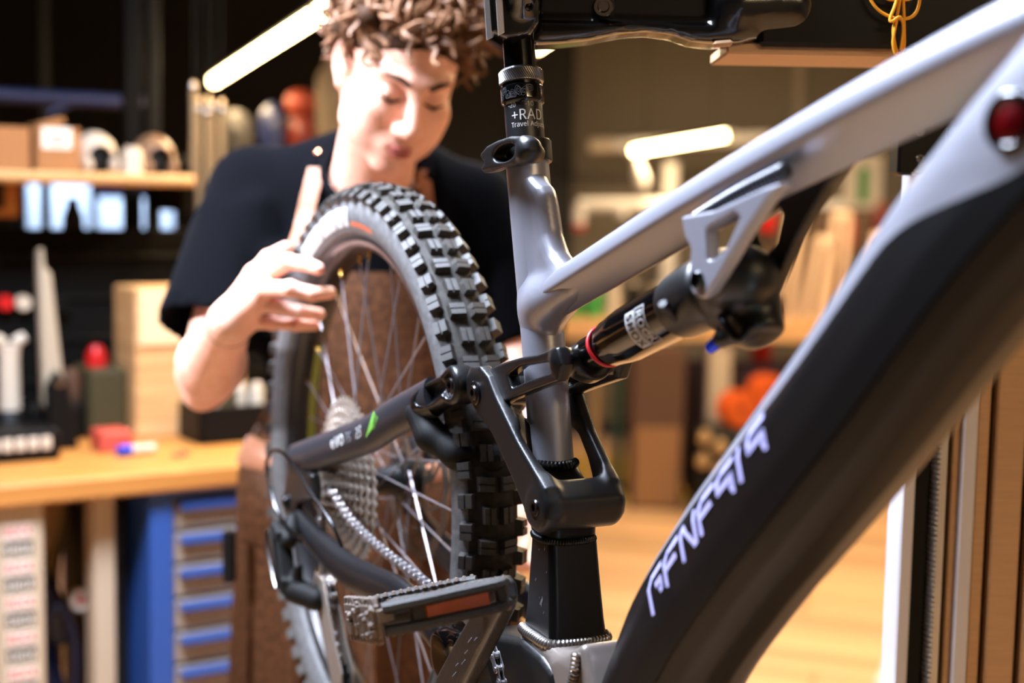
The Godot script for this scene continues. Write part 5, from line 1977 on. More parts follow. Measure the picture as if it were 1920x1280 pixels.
	g.lathe([Vector2(0, 0), Vector2(0.0105, 0), Vector2(0.0105, 0.003), Vector2(0.009, 0.0045), Vector2(0.006, 0.0045), Vector2(0.005, 0.002), Vector2(0, 0.002)], back * T(Vector3(0.083, 1.643, -1.402), Vector3(-0.1, -0.35, 1)), 24)
	part("clamp_screw", g, M.clamp_gloss, st)
	g = Geo.new()
	g.box(Vector3(0.020, 0.006, 0.012), back * Transform3D(Basis(Vector3.BACK, 0.1), Vector3(0.199, 1.6085, -1.400)), 0.0028)
	part("clamp_tab", g, M.warm_lit_aluminium, st)
	# jaws: two thick pads with bright milled edges that hold the post between them
	var post := Vector3(-0.0006, 0, -1.373)
	s = Sdf.new()
	s.plate([Vector2(-0.024, 1.6095), Vector2(-0.010, 1.6035), Vector2(0.012, 1.608), Vector2(0.020, 1.620), Vector2(0.020, 1.72), Vector2(-0.034, 1.72)], Transform3D(Basis(), Vector3(0, 0, -1.368)), 0.023, 0.003, 0.003)
	s.cap(Vector3(0.004, 1.648, -1.335), Vector3(0.004, 1.634, -1.346), 0.011, 0.010, 0.010)
	part("clamp_jaw", s.mesh(0.0022, Vector3(-0.045, 1.595, -1.40), Vector3(0.035, 1.735, -1.315)), M.clamp_gloss, st, "glossy black clamp jaw", Transform3D(Basis(), o))
	g = Geo.new()
	g.prism(PackedVector2Array([Vector2(-0.0385, 1.72), Vector2(-0.0285, 1.6075), Vector2(-0.010, 1.597), Vector2(0.010, 1.6045), Vector2(0.010, 1.72)]), -1.420, -1.386, back, 0.0015)
	part("clamp_jaw", g, M.stand_black, st)
	for e in [[-0.0390, -0.0287, -1.385], [-0.0275, -0.0172, -1.3445]]:
		g = Geo.new()
		g.prism(PackedVector2Array([Vector2(e[0], 1.72), Vector2(e[0] + 0.0095, 1.606), Vector2(e[0] + 0.0155, 1.609), Vector2(e[0] + 0.0070, 1.72)]), e[2] - 0.002, e[2] + 0.0015, back, 0.0005)
		part("jaw_edge", g, M.aluminium, st, "bright milled jaw edge")
	g = Geo.new()
	g.ring(back * T(Vector3(-0.0075, 1.6485, -1.3445), Vector3.BACK), 0.0066, 0.0016, 28, 8)
	part("jaw_bolt", g, M.brass, st)
	bolt("jaw_bolt", back * Vector3(0.0095, 1.632, -1.3385), Vector3(0.6, 0.1, 0.8), 0.0042, st, false)
	# base plate with feet, out of the picture below
	bar.call("base_plate", 0.10, 0.85, -1.85, -1.15, 0.0, 0.06, M.stand_black, 0.01)
	# coil of yellow cord looped over the arm
	g = Geo.new()
	var loops := [
		[Vector3(0.335, 1.675, -1.396), Vector3(0.337, 1.656, -1.393), Vector3(0.348, 1.641, -1.392), Vector3(0.366, 1.634, -1.391), Vector3(0.380, 1.637, -1.392), Vector3(0.386, 1.650, -1.393), Vector3(0.386, 1.675, -1.396)],
		[Vector3(0.343, 1.675, -1.394), Vector3(0.350, 1.655, -1.391), Vector3(0.365, 1.652, -1.390), Vector3(0.379, 1.655, -1.391), Vector3(0.384, 1.675, -1.394)],
		[Vector3(0.366, 1.69, -1.393), Vector3(0.366, 1.66, -1.388), Vector3(0.364, 1.638, -1.388), Vector3(0.361, 1.622, -1.389), Vector3(0.366, 1.602, -1.390), Vector3(0.372, 1.606, -1.390), Vector3(0.371, 1.630, -1.389), Vector3(0.369, 1.66, -1.389), Vector3(0.370, 1.69, -1.393)],
		[Vector3(0.362, 1.69, -1.392), Vector3(0.363, 1.655, -1.387), Vector3(0.357, 1.634, -1.387), Vector3(0.359, 1.631, -1.386), Vector3(0.366, 1.635, -1.386), Vector3(0.370, 1.625, -1.387), Vector3(0.369, 1.604, -1.389)],
		[Vector3(0.363, 1.632, -1.3865), Vector3(0.361, 1.612, -1.388), Vector3(0.3645, 1.5995, -1.389), Vector3(0.3685, 1.600, -1.389)],
	]
	for l in loops:
		g.tube(smooth_path(l, 6), 0.0016, 8)
	var cord := solo("cord_coil", g, M.yellow_cord, "knotted coil of yellow cord hanging from the black stand arm", "cord")
	cord.set_meta("group", "")
	cord.remove_meta("group")


# ---------------------------------------------------------------- workbench side; a along the bench, y up, b towards its back
func D(a: float, y: float, b: float) -> Vector3:
	return Vector3(-0.971 + 0.84 * a - 0.543 * b, y, -2.671 - 0.543 * a - 0.84 * b)


func bench_basis() -> Basis:
	return Basis(Vector3(0.84, 0, -0.543).normalized(), Vector3.UP, Vector3(0.543, 0, 0.84).normalized())


func bbox(g: Geo, a0: float, a1: float, y0: float, y1: float, b0: float, b1: float, bevel := 0.003, lean := 0.0) -> void:
	g.box(Vector3(a1 - a0, y1 - y0, b1 - b0), Transform3D(bench_basis() * Basis(Vector3.BACK, lean), D((a0 + a1) * 0.5, (y0 + y1) * 0.5, (b0 + b1) * 0.5)), bevel)


func made(a0: float, a1: float, y0: float, y1: float, b0: float, b1: float, bevel := 0.003, lean := 0.0) -> Geo:
	var g := Geo.new()
	bbox(g, a0, a1, y0, y1, b0, b1, bevel, lean)
	return g


func spun(profile: Array, at: Vector3, dir := Vector3.UP, n := 24) -> Geo:
	var g := Geo.new()
	g.lathe(profile, T(at, dir), n)
	return g


func build_bench_side() -> void:
	var g: Geo
	var t: Node3D
	var bb := bench_basis()
	solo("worktop", made(-1.2, 1.02, 0.855, 0.9, 0.0, 0.74, 0.006), M.bench_wood, "long golden wooden worktop of the workbench", "worktop")
	# legs; the left one carries a column of stickers
	var leg := solo("bench_leg", made(-0.004, 0.088, 0.0, 0.855, 0.03, 0.10), M.leg_grey, "pale bench leg covered with red and black stickers", "bench leg", "")
	for k in 14:
		var y := 0.815 - 0.0355 * k
		var a0 := 0.010 + 0.0006 * k
		var plate := Geo.new()
		bbox(plate, a0, a0 + 0.056, y - 0.030 if k % 2 == 0 else y - 0.026, y, 0.0275, 0.0300, 0.0)
		var st := part("sticker", plate, M.paper if k % 2 == 0 else M.decal_black, leg, "cream sticker with red letters" if k % 2 == 0 else "black sticker with pale letters")
		part("lettering", lettering("ROCK" if k % 2 == 0 else "SHOX", 0.027, func(q: Vector2) -> Vector3: return D(a0 + 0.028 + q.x * 0.75, y - 0.0145 + q.y, 0.0268), true), M.decal_red if k % 2 == 0 else M.paper, st)
	solo("bench_leg", made(0.200, 0.245, 0.0, 0.855, 0.08, 0.14), M.leg_grey, "bare pale bench leg left of the narrow dark box", "bench leg")
	# drawer cabinet
	t = thing("drawer_cabinet", "blue steel drawer cabinet under the workbench with grey drawers tinted by warm light", "drawer cabinet", D(0.6, 0.0, 0.35))
	var inv := t.transform.affine_inverse()
	var add := func(called: String, geo: Geo, m: Material, parent: Node3D, label := "") -> MeshInstance3D:
		for i in geo.v.size():
			geo.v[i] = geo.v[i] - t.position
		return part(called, geo, m, parent, label)
	g = Geo.new()
	bbox(g, 0.302, 0.352, 0.04, 0.853, 0.03, 0.60)
	bbox(g, 0.905, 0.955, 0.04, 0.853, 0.03, 0.60)
	bbox(g, 0.352, 0.905, 0.835, 0.853, 0.03, 0.60)
	bbox(g, 0.352, 0.905, 0.04, 0.06, 0.05, 0.60)
	bbox(g, 0.352, 0.905, 0.06, 0.835, 0.57, 0.60)
	add.call("cabinet_body", g, M.blue_steel, t, "blue steel carcass")
	for k in 11:
		var y := 0.832 - 0.0715 * k
		g = made(0.356, 0.901, y - 0.066, y - 0.004, 0.045, 0.50, 0.003)
		var dr: MeshInstance3D = add.call("drawer", g, M.warm_lit_drawer, t, "grey drawer with warm light in its colour")
		g = Geo.new()
		bbox(g, 0.366, 0.891, y - 0.026, y - 0.008, 0.022, 0.047, 0.004)
		add.call("handle", g, M.blue_handle, dr, "blue handle rail")
	# under the bench
	g = made(0.250, 0.296, 0.0, 0.80, 0.16, 0.50, 0.006)  # narrow black area beside the cabinet, built as a plain box
	solo("dark_narrow_box", g, M.dark_green_black, "narrow dark box beside the blue drawer cabinet", "bin")
	var s := Sdf.new()
	s.egg(Transform3D(bb, D(0.125, 0.40, 0.44)), Vector3(0.105, 0.42, 0.10), 0.05)
	s.egg(Transform3D(bb * Basis(Vector3.BACK, 0.3), D(0.09, 0.66, 0.42)), Vector3(0.08, 0.16, 0.09), 0.06)
	s.egg(Transform3D(bb * Basis(Vector3.BACK, -0.4), D(0.18, 0.68, 0.44)), Vector3(0.05, 0.13, 0.07), 0.05)
	s.box(Transform3D(bb, D(0.20, -0.1, 0.42)), Vector3(0.4, 0.1, 0.4), 0.0, 0.01, true)
	solo("sack", s.mesh(0.016, D(0.2, 0, 0.42) - Vector3(0.3, 0.03, 0.3), D(0.2, 0.9, 0.42) + Vector3(0.3, 0, 0.3)), M.burlap, "bulging tan sack under the workbench", "sack")
	s = Sdf.new()
	s.egg(Transform3D(bb * Basis(Vector3.BACK, 0.35), D(0.145, 0.60, 0.22)), Vector3(0.030, 0.105, 0.04), 0.02)
	s.egg(Transform3D(bb * Basis(Vector3.BACK, 0.2), D(0.155, 0.33, 0.22)), Vector3(0.040, 0.28, 0.05), 0.03)
	s.egg(Transform3D(bb * Basis(Vector3.BACK, 0.2), D(0.155, 0.50, 0.17)), Vector3(0.026, 0.085, 0.035), 0.01, true)
	var bag := solo("work_bag", s.mesh(0.009, D(0.16, 0.0, 0.22) - Vector3(0.16, 0.0, 0.14), D(0.16, 0.75, 0.22) + Vector3(0.16, 0, 0.14)), M.navy, "navy cloth bag sagging against the tan sack", "bag")
	g = Geo.new()
	var strap := []
	for k in 20:
		var a := TAU * k / 20
		strap.append(D(0.15 + 0.035 * cos(a), 0.48 + 0.12 * sin(a), 0.165))
	g.tube(strap, 0.008, 8, true, 1.0, Vector3.ZERO, true)
	part("strap", g, M.navy, bag)
	g = spun([Vector2(0.008, -0.02), Vector2(0.022, -0.02), Vector2(0.024, 0), Vector2(0.022, 0.02), Vector2(0.008, 0.02)], D(0.205, 0.60, 0.20), Vector3(0.4, 0.2, 0.9))
	t = solo("tape_roll", g, M.paper, "white tape roll with a red core by the navy bag", "tape")
	part("core", spun([Vector2(0, -0.021), Vector2(0.009, -0.021), Vector2(0.009, 0.022), Vector2(0, 0.022)], D(0.205, 0.60, 0.20), Vector3(0.4, 0.2, 0.9)), M.red_plastic, t)
	# on the bench
	t = thing("fork_stand", "cream clamping post with a two knobbed head on the workbench", "post clamp", D(0.118, 0.9, 0.41))
	part("base", spun([Vector2(0, 0), Vector2(0.050, 0), Vector2(0.050, 0.05), Vector2(0.030, 0.085), Vector2(0, 0.085)], Vector3.ZERO), M.dark_plastic, t)
	part("post", spun([Vector2(0, 0.08), Vector2(0.023, 0.08), Vector2(0.021, 0.20), Vector2(0.024, 0.225), Vector2(0, 0.23)], Vector3.ZERO), M.cream_plastic, t)
	for a in [-0.022, 0.022]:
		part("knob", spun([Vector2(0, -0.014), Vector2(0.010, -0.014), Vector2(0.013, 0.0), Vector2(0.011, 0.013), Vector2(0, 0.014)], bb * Vector3(a, 0.238, 0), bb * Vector3(a, 0.01, 0.0)), M.cream_plastic, t)
	g = Geo.new()
	g.prism(PackedVector2Array([Vector2(0.176, 1.0), Vector2(0.170, 1.29), Vector2(0.172, 1.335), Vector2(0.179, 1.338), Vector2(0.182, 1.30), Vector2(0.196, 1.285), Vector2(0.214, 1.10), Vector2(0.232, 0.93), Vector2(0.20, 0.92)]), -0.016, 0.016, Transform3D(bb, D(0, 0, 0.37)), 0.003)
	t = solo("lamp_arm", g, M.drawer_cream, "tall cream angled arm leaning up from a black base on the workbench", "lamp arm")
	g = Geo.new()
	g.prism(PackedVector2Array([Vector2(0.178, 0.90), Vector2(0.178, 1.04), Vector2(0.200, 1.075), Vector2(0.226, 1.04), Vector2(0.246, 0.90)]), -0.035, 0.035, Transform3D(bb, D(0, 0, 0.37)), 0.004)
	part("base", g, M.dark_plastic, t)
	part("hinge", spun([Vector2(0, -0.04), Vector2(0.011, -0.04), Vector2(0.011, 0.012), Vector2(0, 0.014)], D(0.205, 1.05, 0.345), bb * Vector3(0, 0, 1)), M.steel, t)
	t = solo("parts_tray", made(-0.03, 0.175, 0.9, 0.965, 0.22, 0.33, 0.006), M.dark_plastic, "low black tray with pale blocks in its front on the workbench", "tray")
	for k in 5:
		part("block", made(0.03 + 0.026 * k, 0.050 + 0.026 * k, 0.925, 0.952, 0.212, 0.221, 0.003), M.cream_plastic, t)
	solo("tool_case", made(0.165, 0.295, 0.9, 0.985, 0.45, 0.56, 0.01), M.dark_plastic, "black tool case beside the cream arm", "case")
	solo("small_box", made(0.268, 0.338, 0.9, 0.945, 0.25, 0.33, 0.004), M.salmon_plastic, "salmon red small box at the foot of the wooden board", "box")
	g = Geo.new()
	g.tube([D(0.30, 0.912, 0.20), D(0.372, 0.912, 0.21)], 0.010, 14)
	t = solo("marker_pen", g, M.cream_plastic, "marker pen with a blue cap lying on the workbench", "pen")
	g = Geo.new()
	g.tube([D(0.288, 0.912, 0.198), D(0.318, 0.912, 0.2025)], 0.0112, 14)
	part("cap", g, M.blue_anodised, t)
	solo("storage_crate", made(0.30, 0.388, 0.9, 1.06, 0.44, 0.58, 0.008), M.olive, "olive crate behind the black tool case", "crate")
	for e in [[0.275, 1.035, "brown_box", "brown lump of leather on top of the black tool case"], [0.335, 1.085, "red_plastic", "red capped bottle on the olive crate"]]:
		g = spun([Vector2(0, -0.05), Vector2(0.022, -0.05), Vector2(0.025, 0.0), Vector2(0.014, 0.022), Vector2(0, 0.026)], D(e[0], e[1], 0.5))
		solo("small_bottle", g, M[e[2]], e[3], "bottle")
	t = solo("wooden_box", made(0.395, 0.66, 0.9, 1.245, 0.40, 0.56, 0.004), M.pale_wood, "upright plain wooden box on the workbench", "box")
	part("panel", made(0.402, 0.653, 1.115, 1.24, 0.393, 0.402, 0.002), M.pale_panel, t, "paler upper panel")
	t = thing("parts_crate", "black crate of small parts behind the mechanic's elbow", "crate", D(0.59, 0.9, 0.32))
	g = Geo.new()
	for e in [[-0.1, 0.12, 0.0, 0.01, -0.07, 0.07], [-0.1, 0.12, 0.0, 0.085, 0.06, 0.07], [-0.1, -0.09, 0.0, 0.085, -0.07, 0.07], [0.11, 0.12, 0.0, 0.085, -0.07, 0.07], [-0.1, 0.12, 0.0, 0.07, -0.07, -0.06]]:
		g.box(Vector3(e[1] - e[0], e[3] - e[2], e[5] - e[4]), Transform3D(bb, bb * Vector3((e[0] + e[1]) * 0.5, (e[2] + e[3]) * 0.5, (e[4] + e[5]) * 0.5)), 0.002)
	part("crate_body", g, M.dark_plastic, t)
	for k in 5:
		g = spun([Vector2(0, 0), Vector2(0.016, 0), Vector2(0.017, 0.10), Vector2(0.010, 0.115), Vector2(0, 0.118)], D(0.515 + 0.034 * k, 0.912, 0.31 + 0.02 * (k % 2)))
		solo("parts_bottle", g, M.cream_plastic if k != 2 else M.olive, ["cream bottle at the left end of the black parts crate", "cream bottle second from the left in the black parts crate", "olive bottle in the middle of the black parts crate", "cream bottle second from the right in the black parts crate", "cream bottle at the right end of the black parts crate"][k], "bottle", "bottles in the parts crate")
	for k in 2:
		g = Geo.new()
		g.ring(T(D(0.398 + 0.022 * k, 0.905, 0.14 + 0.01 * k), Vector3(0.1, 1, 0.15)), 0.0085, 0.0032, 24, 8)
		solo("metal_ring", g, M.steel, "small steel ring lying on the worktop, " + ["left one of two", "right one of two"][k], "ring", "steel rings on the worktop")
	# black tool board behind the bench
	t = solo("tool_board", made(-1.2, 1.02, 0.9, 1.373, 0.70, 0.73, 0.004), M.tool_board, "black tool board standing along the back of the workbench", "tool board")
	for k in 4:
		part("rail", made(-1.2, 1.02, 1.0 + 0.1 * k, 1.012 + 0.1 * k, 0.690, 0.701, 0.002), M.dark_plastic, t)
	for e in [[0.173, 1.200, "red_plastic", "red tape roll hung on the black tool board"], [0.214, 1.199, "cream_plastic", "cream tape roll hung on the black tool board"], [0.30, 1.19, "dark_steel", "dark steel roll hung on the black tool board"]]:
		g = spun([Vector2(0.006, -0.012), Vector2(0.017, -0.012), Vector2(0.018, 0.0), Vector2(0.017, 0.012), Vector2(0.006, 0.012)], D(e[0], e[1], 0.675), bb * Vector3(0, 0, 1))
		solo("tape_roll", g, M[e[2]], e[3], "tape")
	g = Geo.new()
	g.prism(PackedVector2Array([Vector2(-0.022, 0), Vector2(-0.02, 0.03), Vector2(-0.011, 0.055), Vector2(-0.008, 0.075), Vector2(0.008, 0.075), Vector2(0.011, 0.055), Vector2(0.02, 0.03), Vector2(0.022, 0)]), -0.02, 0.02, Transform3D(bb, D(0.345, 1.373, 0.715)), 0.004)
	solo("spray_nozzle", g, M.dark_plastic, "dark bottle top rising above the tool board before the window", "bottle")
	# shelf with its load
	var sh := thing("shelf", "pale wooden shelf with boxes and helmets above the workbench", "shelf", D(0.0, 1.49, 0.6))
	g = made(-1.2, 0.565, 1.479, 1.505, 0.42, 0.74, 0.008)
	for i in g.v.size():
		g.v[i] -= sh.position
	part("board", g, M.pale_wood, sh)
	for a in [-0.6, 0.115, 0.545]:
		solo("shelf_upright", made(a, a + 0.030, 0.9, 2.0, 0.745, 0.78, 0.002), M.dark_steel, {-0.6: "dark shelf upright beyond the left edge of the picture", 0.115: "dark shelf upright behind the two cardboard boxes", 0.545: "dark shelf upright at the right end of the shelf"}[a], "upright")
		g = made(a, a + 0.02, 1.42, 1.479, 0.5, 0.745, 0.002)
		for i in g.v.size():
			g.v[i] -= sh.position
		part("bracket", g, M.dark_steel, sh)
	g = made(-1.2, 0.2, 1.40, 1.478, 0.64, 0.66, 0.003)
	for i in g.v.size():
		g.v[i] -= sh.position
	part("rail", g, M.bench_wood, sh, "narrow wooden rail below the board")
	solo("cardboard_box", made(0.02, 0.182, 1.505, 1.600, 0.46, 0.66, 0.003), M.cardboard, "plain cardboard box at the left edge of the shelf", "box", "cardboard boxes")
	t = solo("cardboard_box", made(0.196, 0.292, 1.505, 1.602, 0.46, 0.66, 0.003), M.cardboard, "cardboard box with a white label on the shelf", "box", "cardboard boxes")
	part("label", made(0.207, 0.272, 1.556, 1.602, 0.4575, 0.4605, 0.0), M.paper, t, "white label")
	part("flap", made(0.20, 0.262, 1.602, 1.618, 0.47, 0.56, 0.002, 0.3), M.cardboard, t)
	for k in 3:
		part("print_line", made(0.222, 0.258, 1.582 - 0.008 * k, 1.586 - 0.008 * k, 0.4568, 0.4577, 0.0), M.decal_dim, t)
	for e in [[0.352, "cream_plastic", "cream helmet on the shelf beside the labelled cardboard box"], [0.492, "brown_shell", "brown helmet at the right end of the shelf"]]:
		var c := D(e[0], 1.535, 0.56)
		s = Sdf.new()
		s.egg(Transform3D(bb, c), Vector3(0.050, 0.066, 0.075), 0.01)
		s.egg(Transform3D(bb, c + bb * Vector3(0, -0.008, 0.03)), Vector3(0.034, 0.045, 0.075), 0.006, true)
		s.box(Transform3D(bb, c + Vector3(0, -0.085, 0)), Vector3(0.2, 0.055, 0.2), 0.0, 0.003, true)
		s.egg(Transform3D(bb, c + bb * Vector3(-0.030, -0.012, 0.055)), Vector3(0.010, 0.018, 0.02), 0.006)
		s.egg(Transform3D(bb, c + bb * Vector3(0.030, -0.012, 0.055)), Vector3(0.010, 0.018, 0.02), 0.006)
		var hm := solo("helmet", s.mesh(0.005, c - Vector3(0.13, 0.09, 0.13), c + Vector3(0.13, 0.1, 0.13)), M[e[1]], e[2], "helmet")
		g = Geo.new()
		g.ball(Transform3D(bb.scaled_local(Vector3(0.031, 0.040, 0.03)), c + bb * Vector3(0, -0.006, 0.015)), 18, 12)
		part("lining", g, M.matte_black, hm)
	g = spun([Vector2(0, 0), Vector2(0.024, 0), Vector2(0.024, 0.048), Vector2(0.018, 0.055), Vector2(0.018, 0.062), Vector2(0, 0.063)], D(0.423, 1.505, 0.50))
	solo("jar", g, M.cream_plastic, "cream jar between the two helmets on the shelf", "jar")
	g = Geo.new()
	g.tube([D(0.0, 1.70, 0.95), D(0.62, 1.70, 0.95)], 0.018, 12)
	g.tube([D(0.35, 1.66, 0.95), D(0.47, 1.715, 0.95)], 0.008, 8)
	solo("blue_pipe", g, M.blue_dusk, "dim blue pipe running behind the shelf", "pipe")
	solo("notice", made(0.02, 0.165, 1.62, 1.78, 0.80, 0.81, 0.0), M.olive_dark, "dim olive notice in the upper left corner", "notice")
	# tall black rack upright right of the shelf
	solo("rack_post", made(0.505, 0.545, 0.9, 2.6, 0.80, 0.84, 0.002), M.dark_steel, "black rack upright behind the right end of the shelf", "post")
	# shiny tubes hanging in a bunch
	var hang := thing("tube_rack", "dark rail holding a bunch of shiny steel tubes", "rail", D(0.54, 1.76, 0.33))
	part("rail", made(0.45, 0.63, 2.052, 2.064, 0.31, 0.35, 0.002), M.dark_steel, hang, "", Transform3D(Basis(), -D(0.54, 1.76, 0.33)))
	part("rail_rod", spun([Vector2(0, 2.06), Vector2(0.006, 2.06), Vector2(0.006, 2.9), Vector2(0, 2.9)], Vector3(D(0.54, 0, 0.33).x, 0, D(0.54, 0, 0.33).z)), M.dark_steel, hang, "", Transform3D(Basis(), -D(0.54, 1.76, 0.33)))
	var words := ["leftmost", "second from the left", "middle", "second from the right", "rightmost"]
	for k in 5:
		var a := 0.497 + 0.0165 * k
		var y1 := [1.70, 1.665, 1.67, 1.66, 1.665][k] as float
		var y0 := [1.50, 1.41, 1.40, 1.43, 1.47][k] as float
		var c := D(a, 0, 0.30 + 0.012 * (k % 2))
		g = spun([Vector2(0, y0), Vector2(0.0055, y0), Vector2(0.0078, y0 + 0.006), Vector2(0.0078, y1), Vector2(0.004, y1 + 0.008), Vector2(0, y1 + 0.012)], c, Vector3.UP, 16)
		t = solo("steel_tube", g, M.warm_steel, "long shiny steel tube hanging in the bunch, " + words[k], "tube", "hanging steel tubes")
		part("hanger_wire", spun([Vector2(0, y1), Vector2(0.0008, y1), Vector2(0.0008, 2.056), Vector2(0, 2.056)], c, Vector3.UP, 6), M.matte_black, t)
		part("tip", spun([Vector2(0, -0.009), Vector2(0.006, -0.006), Vector2(0.008, 0), Vector2(0.006, 0.006), Vector2(0, 0.009)], c + Vector3(0, y1 - 0.004 - 0.012 * (k % 3), 0.006), bb * Vector3(0, 0, 1)), M.steel, t)
	# things on a far rack behind the mechanic's shoulder
	var rack := solo("far_rack", made(0.55, 1.75, 1.555, 1.58, 1.55, 1.95, 0.003), M.dark_steel, "dark rack shelf behind the mechanic's shoulder", "shelf")
	for a in [0.58, 1.72]:
		part("upright", made(a, a + 0.03, 0.0, 2.2, 1.9, 1.93, 0.002), M.dark_steel, rack)
	for e in [[Vector3(-0.875, 1.642, -4.5), Vector3(0.048, 0.066, 0.05), "dim_grey", "grey box-like bag on the far rack", "bag"], [Vector3(-0.765, 1.655, -4.5), Vector3(0.028, 0.075, 0.05), "blue_dusk", "blue bottle on the far rack behind the shoulder", "bottle"], [Vector3(-0.672, 1.645, -4.52), Vector3(0.048, 0.062, 0.05), "red_orange", "orange red helmet on the far rack behind the shoulder", "helmet"], [Vector3(-0.675, 1.752, -4.52), Vector3(0.044, 0.034, 0.045), "rust", "rust coloured cap on top of the orange red helmet", "cap"], [Vector3(-0.560, 1.72, -4.46), Vector3(0.052, 0.140, 0.06), "tan_cloth", "tan backpack on the far rack beside the neck", "backpack"]]:
		s = Sdf.new()
		var r: Vector3 = e[1]
		s.box(Transform3D(bb, e[0]), r, minf(r.x, minf(r.y, r.z)) * 0.8, 0.01)
		s.egg(Transform3D(bb, (e[0] as Vector3) + Vector3(0, r.y * 0.3, 0)), r * 1.05, 0.02)
		s.cap((e[0] as Vector3) + bb * Vector3(-r.x * 0.5, r.y * 0.3, r.z), (e[0] as Vector3) + bb * Vector3(r.x * 0.5, -r.y * 0.2, r.z), r.x * 0.2, r.x * 0.25, 0.02)
		solo(String(e[4]) + "_on_rack", s.mesh(0.011, (e[0] as Vector3) - r * 1.6, (e[0] as Vector3) + r * 1.6), M[e[2]], e[3], e[4])


# ---------------------------------------------------------------- far side of the shop
func build_far_side() -> void:
	var g: Geo
	var t: Node3D
	# white rack under the wall lamp
	t = thing("white_rack", "white tubular rack standing below the wall lamp", "rack", Vector3(0.90, 0, -8.3))
	var put := func(a: Vector3, b: Vector3, r: float, called: String, m: Material) -> void:
		var gg := Geo.new()
		gg.tube([a - t.position, b - t.position], r, 14)
		part(called, gg, m, t)
	put.call(Vector3(0.93, 0.0, -8.55), Vector3(0.93, 1.72, -8.55), 0.048, "post", M.white_paint)
	put.call(Vector3(0.37, 1.452, -8.24), Vector3(1.9, 1.475, -8.24), 0.040, "cross_bar", M.white_paint)
	put.call(Vector3(0.46, 1.80, -8.46), Vector3(1.5, 1.87, -8.46), 0.034, "top_bar", M.white_paint)
	put.call(Vector3(0.44, 1.80, -8.46), Vector3(0.58, 1.808, -8.46), 0.042, "bar_sleeve", M.cream_plastic)
	put.call(Vector3(0.373, 1.46, -8.23), Vector3(0.373, 1.345, -8.23), 0.036, "drop_end", M.white_paint)
	put.call(Vector3(0.373, 1.345, -8.23), Vector3(0.373, 1.31, -8.23), 0.033, "end_cap", M.red_plastic)
	put.call(Vector3(0.62, 1.43, -8.22), Vector3(0.62, 1.385, -8.22), 0.028, "hook", M.white_paint)
	g = spun([Vector2(0, -0.10), Vector2(0.02, -0.095), Vector2(0.044, -0.05), Vector2(0.042, 0.0), Vector2(0.024, 0.06), Vector2(0.022, 0.09), Vector2(0, 0.095)], Vector3(0.715, 1.64, -8.20), Vector3(-0.3, 1, 0.0))
	solo("hanging_bottle", g, M.white_paint, "small white bottle hanging at the end of the wall lamp", "bottle")
	g = Geo.new()
	block(g, Vector3(2.06, 1.30, -8.99), Vector3(2.30, 1.80, -8.97), 0.002)
	t = solo("notice", g, M.paper, "white notice with a green block on the far wall", "notice")
	g = Geo.new()
	block(g, Vector3(2.15, 1.50, -8.972), Vector3(2.22, 1.72, -8.968))
	part("print_block", g, M.green_plastic, t)
	# far bench with pale legs
	t = thing("far_bench", "long wooden bench at the back of the shop", "bench", Vector3(1.4, 0, -7.2))
	g = Geo.new()
	block(g, Vector3(-1.15, 0.80, -0.30), Vector3(1.5, 0.90, 0.24), 0.006)
	part("bench_top", g, M.pale_wood, t)
	for x in [-0.37, 0.75, 1.4]:
		g = Geo.new()
		block(g, Vector3(x - 0.055, 0, 0.12), Vector3(x + 0.055, 0.80, 0.22), 0.006)
		part("bench_leg", g, M.leg_pale, t)
	# bench top clutter
	var seeds := RandomNumberGenerator.new()
	seeds.seed = 21
	var jars := [[0.30, "green_plastic", "green tub at the left end of the far bench"], [0.40, "green_plastic", "green tub second on the far bench"], [0.50, "cream_plastic", "cream tub on the far bench beside the green tubs"], [0.60, "dark_plastic", "black tin on the far bench"], [0.72, "olive", "olive tin on the far bench"], [0.84, "cream_plastic", "cream can on the far bench left of the shock"], [0.96, "dark_green", "dark green can on the far bench behind the shock"], [1.08, "steel", "steel can on the far bench below the top tube"], [1.155, "green_plastic", "green can near the white frames on the far bench"], [1.30, "brown_box", "brown tin beside the white frames on the far bench"]]
	for e in jars:
		var h := seeds.randf_range(0.09, 0.17)
		var r := seeds.randf_range(0.035, 0.052)
		g = spun([Vector2(0, 0), Vector2(r, 0), Vector2(r, h * 0.8), Vector2(r * 0.7, h * 0.9), Vector2(r * 0.7, h), Vector2(0, h)], Vector3(e[0], 0.90, -7.10 + 0.04 * seeds.randf()), Vector3.UP, 18)
		t = solo("workshop_tin", g, M[e[1]], e[2], "tin", "tins on the far bench")
		part("lid", spun([Vector2(0, h), Vector2(r * 0.75, h), Vector2(r * 0.75, h + 0.015), Vector2(0, h + 0.016)], t.position + Vector3(e[0], 0.90, -7.10), Vector3.UP, 14), M.cream_plastic, t)
	# pale frames leaning in a row, with red and dark things between
	var where := [[1.36, -7.15, 0.52, 0.10, "leftmost pale frame leaning at the back of the shop"], [1.49, -7.1, 0.40, 0.16, "short pale frame second from the left at the back"], [1.63, -7.2, 0.52, 0.04, "tall straight pale frame at the back of the shop"], [1.79, -7.1, 0.42, 0.10, "pale frame right of the tall straight one at the back"], [1.95, -7.2, 0.50, 0.14, "rightmost pale frame at the back of the shop"]]
	for e in where:
		t = thing("pale_frame", e[4], "frame", Vector3(e[0], 0.90, e[1]), 0.0, "pale frames at the back")
		t.rotation.z = -e[3]
		for x in [-0.036, 0.036]:
			g = Geo.new()
			g.tube([Vector3(x, 0, 0), Vector3(x * 0.9, e[2], 0)], 0.020, 12)
			part("frame_tube", g, M.frame_cream, t)
		g = Geo.new()
		g.box(Vector3(0.10, 0.05, 0.05), Transform3D(Basis(), Vector3(0, e[2], 0)), 0.015)
		part("frame_top", g, M.frame_cream, t)
